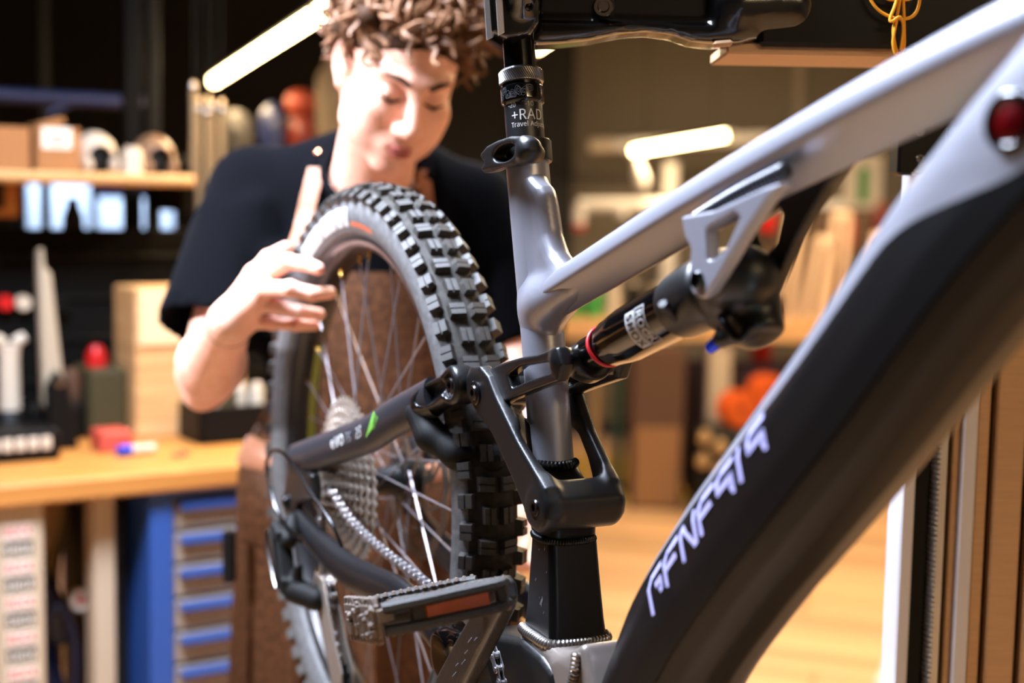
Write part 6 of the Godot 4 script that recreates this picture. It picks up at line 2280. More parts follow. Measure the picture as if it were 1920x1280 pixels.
	g = Geo.new()
	block(g, Vector3(1.22, 0.90, -7.40), Vector3(2.0, 1.46, -7.37), 0.004)
	solo("peg_board", g, M.brown_board, "brown peg board behind the pale frames on the far bench", "peg board")
	for e in [[1.30, 1.42, "red_plastic", "red handle left of the pale frames"], [1.44, 1.34, "dark_plastic", "black grip between the pale frames"], [1.71, 1.34, "salmon_plastic", "salmon red bottle between the pale frames"], [1.88, 1.40, "red_orange", "orange red bag behind the pale frames"], [1.29, 0.995, "red_plastic", "red cap at the foot of the pale frames"], [1.40, 0.995, "dark_steel", "dark steel spool at the foot of the pale frames"]]:
		g = spun([Vector2(0, -0.09), Vector2(0.035, -0.085), Vector2(0.045, 0.0), Vector2(0.035, 0.07), Vector2(0.015, 0.10), Vector2(0, 0.105)], Vector3(e[0], e[1], -7.325))
		solo("small_item", g, M[e[2]], e[3], "item")
	# standing on the floor below
	g = Geo.new()
	block(g, Vector3(0.585, 0.0, -7.05), Vector3(0.83, 0.78, -6.75), 0.004)
	t = solo("cardboard_box", g, M.brown_box, "tall brown cardboard box standing under the far bench", "box")
	g = Geo.new()
	block(g, Vector3(0.60, 0.02, -6.752), Vector3(0.815, 0.40, -6.745), 0.001)
	part("panel", g, M.box_panel, t)
	g = Geo.new()
	block(g, Vector3(0.80, 0.05, -7.45), Vector3(2.4, 0.66, -7.30), 0.01)
	solo("storage_bin", g, M.purple_plastic, "dark purple storage bin under the far bench", "bin")
	g = Geo.new()
	block(g, Vector3(0.36, 0.0, -8.0), Vector3(1.06, 0.03, -6.9), 0.004)
	solo("floor_mat", g, M.yellow_mat, "yellow mat on the floor in front of the cardboard box", "mat")
	# green and steel posts left of the box
	for e in [[0.535, 0.026, "dark_green", 0.60, "dark green upright gas bottle"], [0.42, 0.028, "warm_steel", 0.56, "slim steel upright with a pale round head"]]:
		g = spun([Vector2(0, 0), Vector2(e[1] * 1.7, 0), Vector2(e[1] * 1.7, 0.02), Vector2(e[1], 0.04), Vector2(e[1], e[3]), Vector2(e[1] * 0.5, e[3] + 0.05), Vector2(0, e[3] + 0.05)], Vector3(e[0], 0.03, -7.0))
		t = solo("shop_stand", g, M[e[2]], e[4] + " beside the brown cardboard box", "stand")
		g = Geo.new()
		g.ball(Transform3D(Basis.from_scale(Vector3.ONE * 0.050), Vector3(e[0] - 0.01, e[3] + 0.09, -6.98)), 16, 10)
		part("head", g, M.cream_plastic if e[2] == "warm_steel" else M.dark_plastic, t)
	# black trolley, its pale discs standing for blurred glints, orange reels on top
	g = Geo.new()
	block(g, Vector3(0.86, 0.06, -6.95), Vector3(1.18, 0.40, -6.60), 0.02)
	t = solo("tool_trolley", g, M.dark_plastic, "black trolley with pale discs for blurred glints on the shop floor", "trolley")
	for q in [Vector2(0.905, 0.27), Vector2(0.985, 0.335), Vector2(0.99, 0.225), Vector2(1.07, 0.29), Vector2(0.91, 0.38)]:  # discs painted in as out-of-focus spots of light
		part("glint_disc", spun([Vector2(0, 0), Vector2(0.034, 0), Vector2(0.034, 0.05), Vector2(0.026, 0.06), Vector2(0, 0.06)], Vector3(q.x, q.y, -6.62), Vector3.BACK), M.warm_steel, t)
	for q in [0.90, 1.14]:
		part("wheel", spun([Vector2(0, -0.02), Vector2(0.055, -0.02), Vector2(0.055, 0.02), Vector2(0, 0.02)], Vector3(q, 0.055, -6.65), Vector3.RIGHT), M.matte_black, t)
	for e in [[1.08, 0.497, "left orange cable reel on the black trolley"], [1.26, 0.55, "right orange cable reel behind the black trolley"]]:
		g = spun([Vector2(0.02, -0.05), Vector2(0.085, -0.05), Vector2(0.09, -0.035), Vector2(0.065, -0.03), Vector2(0.065, 0.03), Vector2(0.09, 0.035), Vector2(0.085, 0.05), Vector2(0.02, 0.05)], Vector3(e[0], e[1], -6.75 if e[0] < 1.2 else -6.98), Vector3(0.5, 0, 1))
		t = solo("cable_reel", g, M.orange_plastic, e[2], "cable reel", "orange cable reels")
		part("hub", spun([Vector2(0, -0.052), Vector2(0.02, -0.052), Vector2(0.02, 0.053), Vector2(0, 0.053)], Vector3(e[0], e[1], -6.75 if e[0] < 1.2 else -6.98), Vector3(0.5, 0, 1)), M.red_orange, t)
	g = spun([Vector2(0, 0), Vector2(0.05, 0.0), Vector2(0.062, 0.05), Vector2(0.05, 0.1), Vector2(0.02, 0.125), Vector2(0, 0.125)], Vector3(1.30, 0.662, -7.38))
	solo("red_lantern", g, M.red_plastic, "red lantern on the purple storage bin", "lantern")
	# pale pole lying on the floor
	g = Geo.new()
	g.tube([Vector3(1.14, 0.02, -4.20), Vector3(1.36, 0.02, -4.75)], 0.02, 12)
	solo("floor_pole", g, M.white_paint, "pale pole lying on the wooden floor behind the column", "pole")


# ---------------------------------------------------------------- the mechanic
func drape(s: Sdf, x: float, y: float, lift: float) -> Vector3:
	# the point in front of a body where cloth would rest
	var z := -1.95
	for k in 60:
		var d := Sdf.eval(s.list, Vector3(x, y, z)) - lift
		if d < 0.0006:
			break
		z -= d * 0.9
		if z < -2.45:
			break
	return Vector3(x, y, z)


func build_mechanic() -> void:
	var root := Vector3(-0.22, 0, -2.28)
	var man := thing("person", "young man in black t-shirt and brown leather apron gripping the rear wheel", "person", root)
	var off := Transform3D(Basis(), -root)
	# the head, in its own axes: x to its left, y up, z out of the face
	var h := Transform3D(Basis(Vector3.UP, 0.332) * Basis(Vector3.RIGHT, 0.517) * Basis(Vector3.BACK, -0.134), Vector3(-0.166, 1.628, -2.03))
	var s := Sdf.new()
	var egg := func(c: Vector3, r: Vector3, k: float, cut := false, turn := Basis()) -> void:
		s.egg(h * Transform3D(turn, c), r, k, cut)
	var cap := func(a: Vector3, b: Vector3, ra: float, rb: float, k: float, cut := false) -> void:
		s.cap(h * a, h * b, ra, rb, k, cut)
	egg.call(Vector3(0, 0.045, -0.012), Vector3(0.076, 0.086, 0.098), 0.01)
	egg.call(Vector3(0, -0.028, 0.030), Vector3(0.058, 0.082, 0.064), 0.03)
	for x in [-1.0, 1.0]:
		cap.call(Vector3(0.060 * x, -0.030, -0.005), Vector3(0.052 * x, -0.068, 0.018), 0.016, 0.016, 0.02)
		cap.call(Vector3(0.052 * x, -0.068, 0.018), Vector3(0.016 * x, -0.101, 0.066), 0.016, 0.014, 0.02)
		egg.call(Vector3(0.042 * x, -0.020, 0.060), Vector3(0.021, 0.018, 0.021), 0.026)
		egg.call(Vector3(0.036 * x, -0.052, 0.052), Vector3(0.026, 0.032, 0.026), 0.03)
		cap.call(Vector3(0.012 * x, 0.030, 0.090), Vector3(0.046 * x, 0.032, 0.072), 0.010, 0.009, 0.014)
		egg.call(Vector3(0.031 * x, 0.010, 0.098), Vector3(0.019, 0.0115, 0.017), 0.012, true)
		egg.call(Vector3(0.031 * x, 0.007, 0.0765), Vector3(0.0155, 0.0125, 0.0125), 0.003)
		egg.call(Vector3(0.012 * x, -0.036, 0.102), Vector3(0.0085, 0.0080, 0.011), 0.007)
	egg.call(Vector3(0, -0.100, 0.073), Vector3(0.023, 0.016, 0.018), 0.018)
	cap.call(Vector3(0, 0.024, 0.092), Vector3(0, -0.028, 0.114), 0.0075, 0.0118, 0.012)
	egg.call(Vector3(0, -0.034, 0.112), Vector3(0.0115, 0.0095, 0.0115), 0.006)
	egg.call(Vector3(0, -0.066, 0.080), Vector3(0.030, 0.022, 0.022), 0.016)
	cap.call(Vector3(-0.021, -0.068, 0.098), Vector3(0.021, -0.068, 0.098), 0.0028, 0.0028, 0.004, true)
	for x in [-1.0, 1.0]:
		# ears: a rim round a hollow, and a lobe
		var turn := Basis(Vector3.UP, -0.5 * x) * Basis(Vector3.RIGHT, -0.18)
		egg.call(Vector3(0.079 * x, 0.002, -0.014), Vector3(0.010, 0.033, 0.020), 0.006, false, turn)
		egg.call(Vector3(0.090 * x, 0.006, -0.012), Vector3(0.009, 0.020, 0.0105), 0.004, true, turn)
		egg.call(Vector3(0.078 * x, -0.027, -0.006), Vector3(0.007, 0.011, 0.009), 0.006)
	var neck_low := Vector3(-0.222, 1.475, -2.205)
	s.cap(h * Vector3(0, -0.045, -0.030), neck_low, 0.055, 0.063, 0.022)
	s.cap(h * Vector3(-0.050, -0.040, -0.020), neck_low + Vector3(-0.01, 0.02, 0.05), 0.016, 0.014, 0.02)
	s.cap(h * Vector3(0.050, -0.040, -0.020), neck_low + Vector3(0.02, 0.02, 0.05), 0.016, 0.014, 0.02)
	var skin := Geo.new()
	s.mesh(0.0042, Vector3(-0.34, 1.46, -2.30), Vector3(0.0, 1.80, -1.88), skin)
	# trunk and legs under the clothes
	s = Sdf.new()
	var sh_r := Vector3(-0.418, 1.462, -2.282)
	var sh_l := Vector3(-0.060, 1.440, -2.300)
	var el_r := Vector3(-0.448, 1.196, -2.085)
	var el_l := Vector3(0.030, 1.185, -2.20)
	s.egg(Transform3D(Basis(), Vector3(-0.225, 1.32, -2.285)), Vector3(0.165, 0.22, 0.105), 0.05)
	s.egg(Transform3D(Basis(), Vector3(-0.22, 1.06, -2.29)), Vector3(0.15, 0.19, 0.10), 0.06)
	s.cap(sh_r, sh_l, 0.055, 0.055, 0.05)
	s.cap(Vector3(-0.30, 0.97, -2.29), Vector3(-0.31, 0.50, -2.29), 0.080, 0.055, 0.03)
	s.cap(Vector3(-0.31, 0.50, -2.29), Vector3(-0.31, 0.10, -2.32), 0.055, 0.038, 0.02)
	s.cap(Vector3(-0.14, 0.97, -2.29), Vector3(-0.12, 0.50, -2.33), 0.080, 0.055, 0.03)
	s.cap(Vector3(-0.12, 0.50, -2.33), Vector3(-0.11, 0.10, -2.38), 0.055, 0.038, 0.02)
	s.mesh(0.02, Vector3(-0.52, 0.04, -2.46), Vector3(0.06, 1.56, -2.14), skin)
	# arms: shoulder, elbow, wrist, with muscle on the forearm and a bony elbow
	s = Sdf.new()
	var wr := Vector3(-0.372, 1.290, -1.868)
	s.cap(sh_r, el_r, 0.046, 0.042, 0.02)
	s.cap(el_r, el_r.lerp(wr, 0.32) + Vector3(-0.004, -0.008, 0), 0.044, 0.046, 0.02)
	s.cap(el_r.lerp(wr, 0.32) + Vector3(-0.004, -0.008, 0), wr, 0.046, 0.027, 0.02)
	s.cap(el_r.lerp(wr, 0.8), wr, 0.028, 0.026, 0.01)
	s.egg(Transform3D(Basis(), el_r + Vector3(-0.010, -0.036, 0.002)), Vector3(0.022, 0.022, 0.024), 0.02)
	s.mesh(0.0065, Vector3(-0.53, 1.11, -2.34), Vector3(-0.30, 1.53, -1.84), skin)
	s = Sdf.new()
	var hand_l := Vector3(0.018, 1.045, -1.955)
	s.cap(sh_l, el_l, 0.050, 0.042, 0.02)
	s.cap(el_l, el_l.lerp(hand_l, 0.35), 0.042, 0.043, 0.02)
	s.cap(el_l.lerp(hand_l, 0.35), hand_l, 0.043, 0.026, 0.02)
	s.mesh(0.009, Vector3(-0.12, 0.98, -2.38), Vector3(0.10, 1.52, -1.90), skin)
	# right hand: palm, four fingers hooked round the rim, thumb over the tread
	s = Sdf.new()
	var k0 := Vector3(-0.324, 1.351, -1.852)   # knuckles
	var k1 := Vector3(-0.320, 1.336, -1.835)
	var k2 := Vector3(-0.334, 1.314, -1.846)
	var k3 := Vector3(-0.352, 1.289, -1.872)
	for q in [[k0, 0.0120], [k1, 0.0125], [k2, 0.0122], [k3, 0.0118]]:
		s.cap(wr + Vector3(0, 0, 0.0), q[0], 0.021, q[1], 0.012)
	s.cap(k0, k3, 0.0110, 0.0110, 0.012)
	s.cap(wr, wr.lerp(el_r, 0.12), 0.026, 0.027, 0.015)
	var fingers := [
		[k0, Vector3(-0.290, 1.371, -1.830), Vector3(-0.265, 1.370, -1.815), Vector3(-0.247, 1.3645, -1.803)],
		[k1, Vector3(-0.281, 1.339, -1.793), Vector3(-0.254, 1.333, -1.794), Vector3(-0.235, 1.333, -1.824)],
		[k2, Vector3(-0.309, 1.313, -1.846), Vector3(-0.278, 1.307, -1.843), Vector3(-0.254, 1.302, -1.868)],
		[k3, Vector3(-0.318, 1.289, -1.871), Vector3(-0.284, 1.288, -1.855), Vector3(-0.261, 1.286, -1.877)],
	]
	var rads := [0.0102, 0.0104, 0.0098, 0.0090]
	for i in 4:
		var f: Array = fingers[i]
		var r: float = rads[i]
		s.cap(f[0], f[1], r * 1.12, r, 0.004)
		s.cap(f[1], f[2], r, r * 0.92, 0.003)
		s.cap(f[2], f[3], r * 0.92, r * 0.80, 0.003)
		s.cap((f[1] as Vector3) + Vector3(0, 0.001, 0.001), f[1], r * 1.06, r * 1.06, 0.003)
	s.cap(Vector3(-0.362, 1.312, -1.868), Vector3(-0.340, 1.352, -1.872), 0.019, 0.015, 0.012)
	s.cap(Vector3(-0.340, 1.352, -1.872), Vector3(-0.327, 1.372, -1.902), 0.0135, 0.0118, 0.005)
	s.cap(Vector3(-0.327, 1.372, -1.902), Vector3(-0.308, 1.386, -1.922), 0.0118, 0.0090, 0.004)
	s.mesh(0.0028, Vector3(-0.42, 1.24, -1.96), Vector3(-0.20, 1.41, -1.76), skin)
	# left hand, half closed beside the wheel
	s = Sdf.new()
	var dn := (hand_l - el_l).normalized()
	var out := Vector3(0.35, 0, 0.94).cross(dn).normalized()
	for i in 4:
		var sp := out * (0.026 - 0.0175 * i)
		var a := hand_l + dn * 0.078 + sp
		var b := a + dn * (0.036 - 0.003 * absf(i - 1.0)) + Vector3(-0.006, 0, 0.018)
		var c := b + dn * 0.012 + Vector3(-0.024, 0.002, 0.002)
		s.cap(hand_l, a, 0.021, 0.0118, 0.012)
		s.cap(a, b, 0.0108, 0.0095, 0.004)
		s.cap(b, c, 0.0095, 0.0085, 0.003)
		s.cap(c, c + Vector3(-0.014, 0.012, -0.010), 0.0085, 0.0075, 0.003)
	var th := hand_l + dn * 0.03 + out * 0.028
	s.cap(hand_l + out * 0.01, th, 0.018, 0.015, 0.010)
	s.cap(th, th + dn * 0.032 + out * 0.012 + Vector3(-0.012, 0, 0.012), 0.0128, 0.0105, 0.005)
	s.cap(th + dn * 0.032 + out * 0.012 + Vector3(-0.012, 0, 0.012), th + dn * 0.055 + Vector3(-0.026, 0, 0.014), 0.0105, 0.0085, 0.004)
	s.mesh(0.004, hand_l - Vector3(0.10, 0.20, 0.10), hand_l + Vector3(0.10, 0.06, 0.12), skin)
	part("body", skin.mesh(70.0), M.skin, man, "fair skin", off)
	# brows, lashes, lips
	for x in [-1.0, 1.0]:
		var g := Geo.new()
		g.tube([h * Vector3(0.014 * x, 0.0285, 0.1010), h * Vector3(0.028 * x, 0.0345, 0.0955), h * Vector3(0.047 * x, 0.0335, 0.0800)], [0.0032, 0.0042, 0.0018], 8, true, 1.3)
		part("eyebrow", g, M.hair, man, "", off)
		g = Geo.new()
		g.tube([h * Vector3(0.0175 * x, 0.0015, 0.0875), h * Vector3(0.031 * x, -0.0028, 0.0905), h * Vector3(0.0455 * x, 0.0012, 0.0820)], [0.0016, 0.0028, 0.0014], 8)
		part("eyelash", g, M.eye_dark, man, "", off)
	var lip := Geo.new()
	lip.tube(smooth_path([h * Vector3(-0.0235, -0.0685, 0.0895), h * Vector3(-0.010, -0.0640, 0.0985), h * Vector3(0, -0.0650, 0.1000), h * Vector3(0.010, -0.0640, 0.0985), h * Vector3(0.0235, -0.0685, 0.0895)], 4), [0.0012, 0.002, 0.0028, 0.0034, 0.0038, 0.004, 0.0038, 0.0037, 0.0036, 0.0037, 0.0038, 0.004, 0.0038, 0.0034, 0.0028, 0.002, 0.0012], 10)
	lip.tube(smooth_path([h * Vector3(-0.0225, -0.0700, 0.0890), h * Vector3(-0.010, -0.0745, 0.0965), h * Vector3(0, -0.0755, 0.0980), h * Vector3(0.010, -0.0745, 0.0965), h * Vector3(0.0225, -0.0700, 0.0890)], 4), [0.0012, 0.002, 0.003, 0.0037, 0.0042, 0.0045, 0.0047, 0.0048, 0.0048, 0.0048, 0.0047, 0.0045, 0.0042, 0.0037, 0.003, 0.002, 0.0012], 10)
	part("lips", lip, M.lips, man, "rosy lips", off)
	build_hair(man, h, off)
	# t-shirt
	s = Sdf.new()
	s.egg(Transform3D(Basis(), Vector3(-0.225, 1.31, -2.280)), Vector3(0.190, 0.26, 0.128), 0.05)
	s.egg(Transform3D(Basis(), Vector3(-0.220, 1.06, -2.285)), Vector3(0.172, 0.20, 0.122), 0.07)
	s.cap(sh_r + Vector3(0.01, 0, 0), Vector3(-0.24, 1.478, -2.255), 0.068, 0.066, 0.05)
	s.cap(sh_l + Vector3(-0.01, 0, 0), Vector3(-0.21, 1.476, -2.255), 0.068, 0.066, 0.05)
	var hem_r := Vector3(-0.462, 1.255, -2.140)
	var hem_l := Vector3(0.020, 1.235, -2.235)
	s.cap(sh_r, hem_r, 0.068, 0.076, 0.03)
	s.cap(sh_l, hem_l, 0.068, 0.072, 0.03)
	# folds
	for e in [[Vector3(-0.465, 1.43, -2.215), Vector3(-0.400, 1.27, -2.085), 0.012], [Vector3(-0.425, 1.42, -2.200), Vector3(-0.365, 1.25, -2.150), 0.011], [Vector3(-0.490, 1.40, -2.240), Vector3(-0.505, 1.26, -2.160), 0.011], [Vector3(-0.395, 1.44, -2.195), Vector3(-0.345, 1.20, -2.160), 0.012], [Vector3(-0.36, 1.36, -2.165), Vector3(-0.28, 1.40, -2.150), 0.010], [Vector3(-0.38, 1.24, -2.185), Vector3(-0.33, 1.10, -2.170), 0.014], [Vector3(-0.12, 1.42, -2.19), Vector3(-0.05, 1.25, -2.20), 0.012]]:
		s.cap(e[0], e[1], e[2], e[2] * 0.8, 0.035)
	# neck hole, sleeve hems, bottom hem
	s.cap(neck_low + Vector3(0, 0.012, 0.004), h * Vector3(0, -0.05, -0.030), 0.073, 0.075, 0.004, true)
	var ax := (hem_r - sh_r).normalized()
	s.box(T(hem_r + ax * 0.083, ax), Vector3(0.16, 0.08, 0.16), 0.001, 0.003, true)
	s.cap(hem_r - ax * 0.03, hem_r + ax * 0.03, 0.060, 0.071, 0.004, true)
	ax = (hem_l - sh_l).normalized()
	s.box(T(hem_l + ax * 0.083, ax), Vector3(0.16, 0.08, 0.16), 0.001, 0.003, true)
	s.box(Transform3D(Basis(), Vector3(-0.22, 0.78, -2.28)), Vector3(0.4, 0.16, 0.4), 0.001, 0.003, true)
	var shirt := part("t_shirt", s.mesh(0.0085, Vector3(-0.57, 0.92, -2.46), Vector3(0.13, 1.58, -2.02)), M.shirt_cloth, man, "black t-shirt", off)
	var g := Geo.new()
	var ring := []
	var na := (h * Vector3(0, -0.05, -0.030) - neck_low).normalized()
	var nt := T(neck_low + na * 0.022 + Vector3(0, 0.0, 0.004), na)
	for i in 28:
		var a := TAU * i / 28
		ring.append(nt * Vector3(cos(a) * 0.0745, 0, sin(a) * 0.0745))
	g.tube(ring, 0.0065, 8, true, 1.0, Vector3.ZERO, true)
	part("collar", g, M.shirt_cloth, shirt, "", Transform3D())
	# trousers and shoes
	var t := Sdf.new()
	t.egg(Transform3D(Basis(), Vector3(-0.22, 0.96, -2.29)), Vector3(0.175, 0.12, 0.125), 0.05)
	t.cap(Vector3(-0.30, 0.95, -2.29), Vector3(-0.31, 0.50, -2.285), 0.098, 0.078, 0.03)
	t.cap(Vector3(-0.31, 0.50, -2.285), Vector3(-0.31, 0.09, -2.31), 0.078, 0.064, 0.03)
	t.cap(Vector3(-0.14, 0.95, -2.29), Vector3(-0.12, 0.50, -2.325), 0.098, 0.078, 0.03)
	t.cap(Vector3(-0.12, 0.50, -2.325), Vector3(-0.11, 0.09, -2.37), 0.078, 0.064, 0.03)
	part("trousers", t.mesh(0.016, Vector3(-0.46, 0.02, -2.48), Vector3(0.02, 1.10, -2.12)), M.trouser_cloth, man, "dark trousers", off)
	for e in [[Vector3(-0.315, 0, -2.26), -0.15], [Vector3(-0.108, 0, -2.32), 0.15]]:
		var q := Sdf.new()
		var f := Transform3D(Basis(Vector3.UP, e[1]), e[0])
		q.egg(f * Transform3D(Basis(), Vector3(0, 0.045, 0.02)), Vector3(0.052, 0.05, 0.14), 0.02)
		q.egg(f * Transform3D(Basis(), Vector3(0, 0.075, -0.05)), Vector3(0.047, 0.06, 0.065), 0.03)
		q.box(f * Transform3D(Basis(), Vector3(0, -0.05, 0)), Vector3(0.2, 0.05, 0.3), 0.0, 0.003, true)
		part("shoe", q.mesh(0.009, (e[0] as Vector3) - Vector3(0.16, 0.02, 0.2), (e[0] as Vector3) + Vector3(0.16, 0.16, 0.22)), M.matte_black, man, "", off)
	# leather apron: a bib draped on the chest, a wide skirt below
	var rows := []
	for j in 44:
		var v := j / 43.0
		var y := lerpf(1.345, 0.34, v)
		var wide := 0.135 + 0.055 * smoothstep(1.34, 1.17, y) + 0.070 * smoothstep(1.17, 1.02, y) + 0.02 * smoothstep(1.0, 0.5, y)
		var row := []
		for i in 41:
			var e := i / 20.0 - 1.0
			var a := e * wide / 0.19
			var x := -0.212 + sin(clampf(a, -1.45, 1.45)) * 0.19 + (e * (wide - 0.19) * 0.55 if wide > 0.19 else 0.0)
			var p: Vector3
			if y > 1.06:
				p = drape(s, x, y, 0.007)
				if p.z < -2.40:
					p.z = -2.30
			else:
				p = Vector3(x, y, -2.30 + cos(clampf(a, -1.45, 1.45)) * 0.175)
			# soft pleats in the skirt
			var hang := smoothstep(1.05, 0.7, y)
			p.z += hang * 0.012 * sin(e * 13.0 + 1.5 * y) + hang * 0.008 * sin(e * 29.0)
			p.x += hang * 0.006 * sin(e * 17.0 + 4.0 * y)
			row.append(p)
		rows.append(row)
	# let the two halves meet without a step
	for j in range(1, 43):
		for i in 41:
			if rows[j][i].y < 1.16 and rows[j][i].y > 0.98:
				rows[j][i] = (rows[j][i] as Vector3).lerp(((rows[j - 1][i] as Vector3) + (rows[j + 1][i] as Vector3)) * 0.5, 0.7)
	g = Geo.new()
	g.sheet(rows, 0.003)
	var apron := part("apron", g, M.leather, man, "worn brown leather apron", off)
	# waist pocket with a paler folded edge, rivets, a dark pouch
	var on_apron := func(i: float, j: float, lift: float) -> Vector3:
		var i0 := clampi(int(i), 0, 39)
		var j0 := clampi(int(j), 0, 42)
		var a := (rows[j0][i0] as Vector3).lerp(rows[j0][i0 + 1], i - i0)
		var b := (rows[j0 + 1][i0] as Vector3).lerp(rows[j0 + 1][i0 + 1], i - i0)
		var du: Vector3 = rows[j0][i0 + 1] - rows[j0][i0]
		var dv: Vector3 = rows[j0 + 1][i0] - rows[j0][i0]
		return a.lerp(b, j - j0) + dv.cross(du).normalized() * lift
	for e in [[1.0, 14.0, 12.6, 18.6, 0.006, M.leather, "pocket"], [0.6, 14.4, 11.9, 13.6, 0.010, M.strap_leather, "pocket_flap"], [25.0, 38.5, 12.6, 18.6, 0.006, M.leather, "pocket"], [25.0, 38.5, 11.9, 13.6, 0.010, M.strap_leather, "pocket_flap"]]:
		var grid := []
		for j in 9:
			var row := []
			for i in 15:
				var bulge := sin(PI * i / 14.0) * sin(PI * j / 8.0) * 0.012
				row.append(on_apron.call(lerpf(e[0], e[1], i / 14.0), lerpf(e[2], e[3], j / 8.0), e[4] + bulge))
			grid.append(row)
		g = Geo.new()
		g.sheet(grid, 0.0028)
		part(e[6], g, e[5], apron, "tan folded edge" if e[6] == "pocket_flap" else "")
	for q in [Vector2(4.5, 12.8), Vector2(9.0, 12.8)]:
		g = Geo.new()
		g.ball(T(on_apron.call(q.x, q.y, 0.014), Vector3(0, 0, 1)).scaled_local(Vector3(0.006, 0.003, 0.006)), 12, 8)
		part("rivet", g, M.steel, apron)
	g = Geo.new()
	g.box(Vector3(0.020, 0.085, 0.016), Transform3D(Basis(), Vector3(-0.440, 0.890, -2.20)), 0.004)
	part("tool_pouch", g, M.matte_black, apron)
	# straps: tan leather in front, dark loops over the shoulders
	for e in [[[Vector2(-0.302, 1.500), Vector2(-0.309, 1.470), Vector2(-0.318, 1.430), Vector2(-0.326, 1.385), Vector2(-0.330, 1.320)], M.strap_leather], [[Vector2(-0.145, 1.500), Vector2(-0.139, 1.470), Vector2(-0.132, 1.430), Vector2(-0.125, 1.385), Vector2(-0.120, 1.320)], M.strap_leather]]:
		var grid := []
		var line: Array = e[0]
		for j in 17:
			var q := j / 16.0 * (line.size() - 1)
			var i0 := mini(int(q), line.size() - 2)
			var c: Vector2 = (line[i0] as Vector2).lerp(line[i0 + 1], q - i0)
			var row := []
			for i in 5:
				row.append(drape(s, c.x + (i - 2) * 0.0065, c.y, 0.006))
			grid.append(row)
		g = Geo.new()
		g.sheet(grid, 0.003)
		part("strap", g, e[1], apron, "tan leather strap")
	for x in [-1.0, 1.0]:
		var c := Vector3(-0.222, 1.50, -2.24)
		var grid := []
		var sx: float = 0.078 * x
		for q in [[Vector3(sx * 1.05, -0.010, 0.052), 0.3], [Vector3(sx * 1.05, 0.022, 0.032), 0.6], [Vector3(sx * 1.02, 0.040, 0.0), 1.0], [Vector3(sx * 0.95, 0.040, -0.04), 1.3], [Vector3(sx * 0.4, 0.028, -0.085), 1.5]]:
			var row := []
			for i in 5:
				row.append(c + (q[0] as Vector3) + Vector3((i - 2) * 0.0088 * x, -(i - 2) * 0.0035, 0))
			grid.append(row)
		g = Geo.new()
		g.sheet(grid, 0.004)
		part("strap_loop", g, M.shirt_cloth, apron, "dark neck loop")
		g = Geo.new()
		g.ball(T(c + Vector3(sx * 1.05, 0.026, 0.034), Vector3(0.2 * x, 0.6, 0.7)).scaled_local(Vector3(0.006, 0.003, 0.006)), 12, 8)
		part("rivet", g, M.copper, apron)
	# thin bracelets round the right wrist
	var wd := (wr - el_r).normalized()
	for q in [[-0.020, 0.030, 0.0016], [-0.034, 0.031, 0.0012]]:
		g = Geo.new()
		g.ring(T(wr + wd * q[0], wd + Vector3(0.1, 0.15, 0)), q[1], q[2], 28, 6)
		part("bracelet", g, M.bracelet, man, "thin dark bracelet", off)


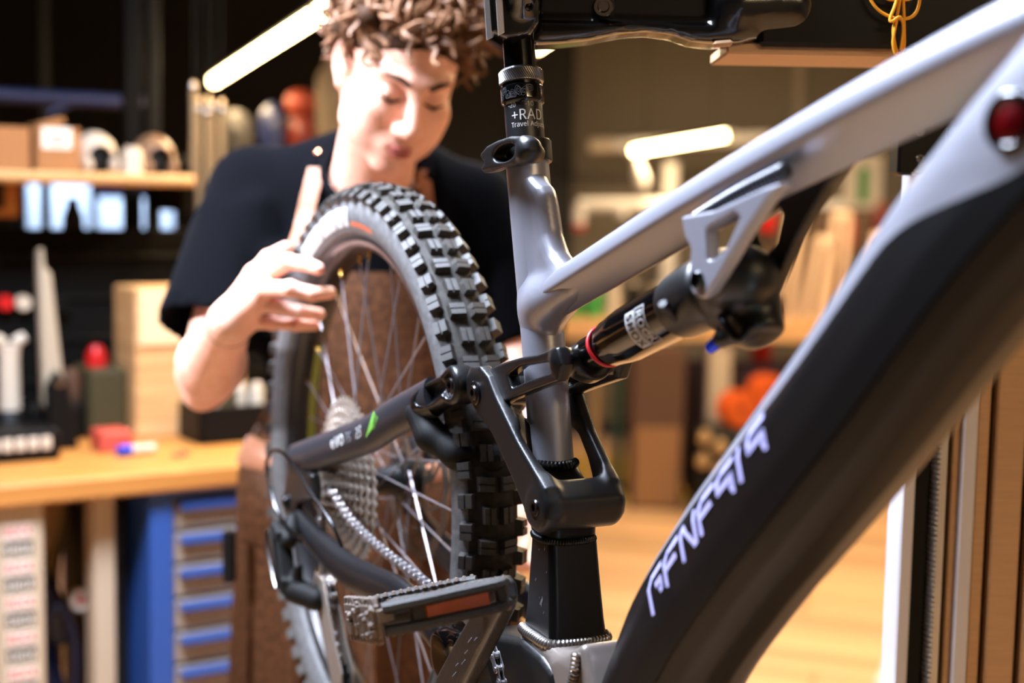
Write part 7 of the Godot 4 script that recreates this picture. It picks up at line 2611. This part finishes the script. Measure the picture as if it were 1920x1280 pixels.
func build_hair(man: Node3D, h: Transform3D, off: Transform3D) -> void:
	# a cap of short curls under several hundred loose locks
	var rng := RandomNumberGenerator.new()
	rng.seed = 19
	var s := Sdf.new()
	s.egg(h * Transform3D(Basis(), Vector3(0, 0.055, -0.016)), Vector3(0.079, 0.087, 0.099), 0.01)
	for k in 46:
		var a := rng.randf() * TAU
		var e := rng.randf_range(-0.1, 1.0)
		var d := Vector3(cos(a) * sqrt(1.0 - e * e), e, sin(a) * sqrt(1.0 - e * e))
		if d.z > 0.5 and d.y < 0.45 or d.y < 0.15 and d.z > 0.05:
			continue
		var c := Vector3(0, 0.055, -0.016) + d * Vector3(0.086, 0.096, 0.106)
		var r := rng.randf_range(0.012, 0.022)
		s.egg(h * Transform3D(Basis(), c), Vector3(r, r * 0.8, r), 0.008)
	# keep the face, the ears and the neck clear
	s.egg(h * Transform3D(Basis(Vector3.RIGHT, -0.25), Vector3(0, -0.035, 0.105)), Vector3(0.071, 0.105, 0.085), 0.008, true)
	s.egg(h * Transform3D(Basis(), Vector3(0, -0.10, 0.025)), Vector3(0.12, 0.085, 0.060), 0.006, true)
	for x in [-1.0, 1.0]:
		s.egg(h * Transform3D(Basis(), Vector3(0.088 * x, -0.004, -0.004)), Vector3(0.02, 0.032, 0.024), 0.006, true)
	s.box(h * Transform3D(Basis(), Vector3(0, -0.165, 0)), Vector3(0.3, 0.09, 0.3), 0.0, 0.01, true)
	var cap := s.mesh(0.0055, h.origin - Vector3(0.18, 0.12, 0.18), h.origin + Vector3(0.18, 0.21, 0.18))
	var hair := part("hair", cap, M.hair, man, "tousled curly brown hair", off)
	var g := Geo.new()
	var made_ := 0
	while made_ < 1000:
		var a := rng.randf() * TAU
		var e := rng.randf_range(-0.75, 1.0)
		var d := Vector3(cos(a) * sqrt(1.0 - e * e), e, sin(a) * sqrt(1.0 - e * e))
		# hairline: high in front, low at the temples, down to the nape behind
		var line := -0.66 if d.z < -0.25 else -0.25
		if d.z > -0.05:
			line = 0.30 if d.z > 0.55 else (-0.10 if absf(d.x) > 0.75 else 0.12)
		if d.y < line:
			continue
		made_ += 1
		var front := d.z > 0.35 and d.y < 0.75
		var p := Vector3(0, 0.055, -0.016) + d * Vector3(0.081, 0.092, 0.102)
		var flow: Vector3
		if front and rng.randf() < 0.30:
			flow = Vector3(0.55, -0.22, 0.45)
		elif front:
			flow = Vector3(0.75, 0.55, -0.15)
		elif d.z < -0.2:
			flow = Vector3(d.x * 0.5, -0.5 * (1.0 - maxf(0.0, d.y)) + 0.2, -0.35)
		else:
			flow = Vector3(0.35 + d.x * 0.4, 0.15 - 0.4 * absf(d.x), -0.25)
		flow = (flow + Vector3(rng.randf_range(-0.55, 0.55), rng.randf_range(-0.35, 0.45), rng.randf_range(-0.5, 0.5))).normalized()
		flow = (flow - d * flow.dot(d) * 0.75).normalized()
		var long := rng.randf_range(0.030, 0.062)
		var side := flow.cross(d).normalized()
		var turns := rng.randf_range(0.6, 1.3)
		var ph := rng.randf() * TAU
		var amp := rng.randf_range(0.006, 0.012)
		var rise := rng.randf_range(0.15, 0.40) * (1.0 if d.y > 0.2 else 0.6)
		var pts := []
		var rad := []
		for k in 9:
			var f := k / 8.0
			var q := p + (d * rise * sin(f * 2.2) + flow * f) * long
			q += (side * cos(ph + f * TAU * turns) + d * sin(ph + f * TAU * turns)) * amp * f
			pts.append(h * q)
			rad.append(lerpf(0.0052, 0.0020, f * f))
		g.tube(pts, rad, 5)
	var locks := part("hair_locks", g, M.hair_light, hair)
	locks.set_meta("kind", "stuff")
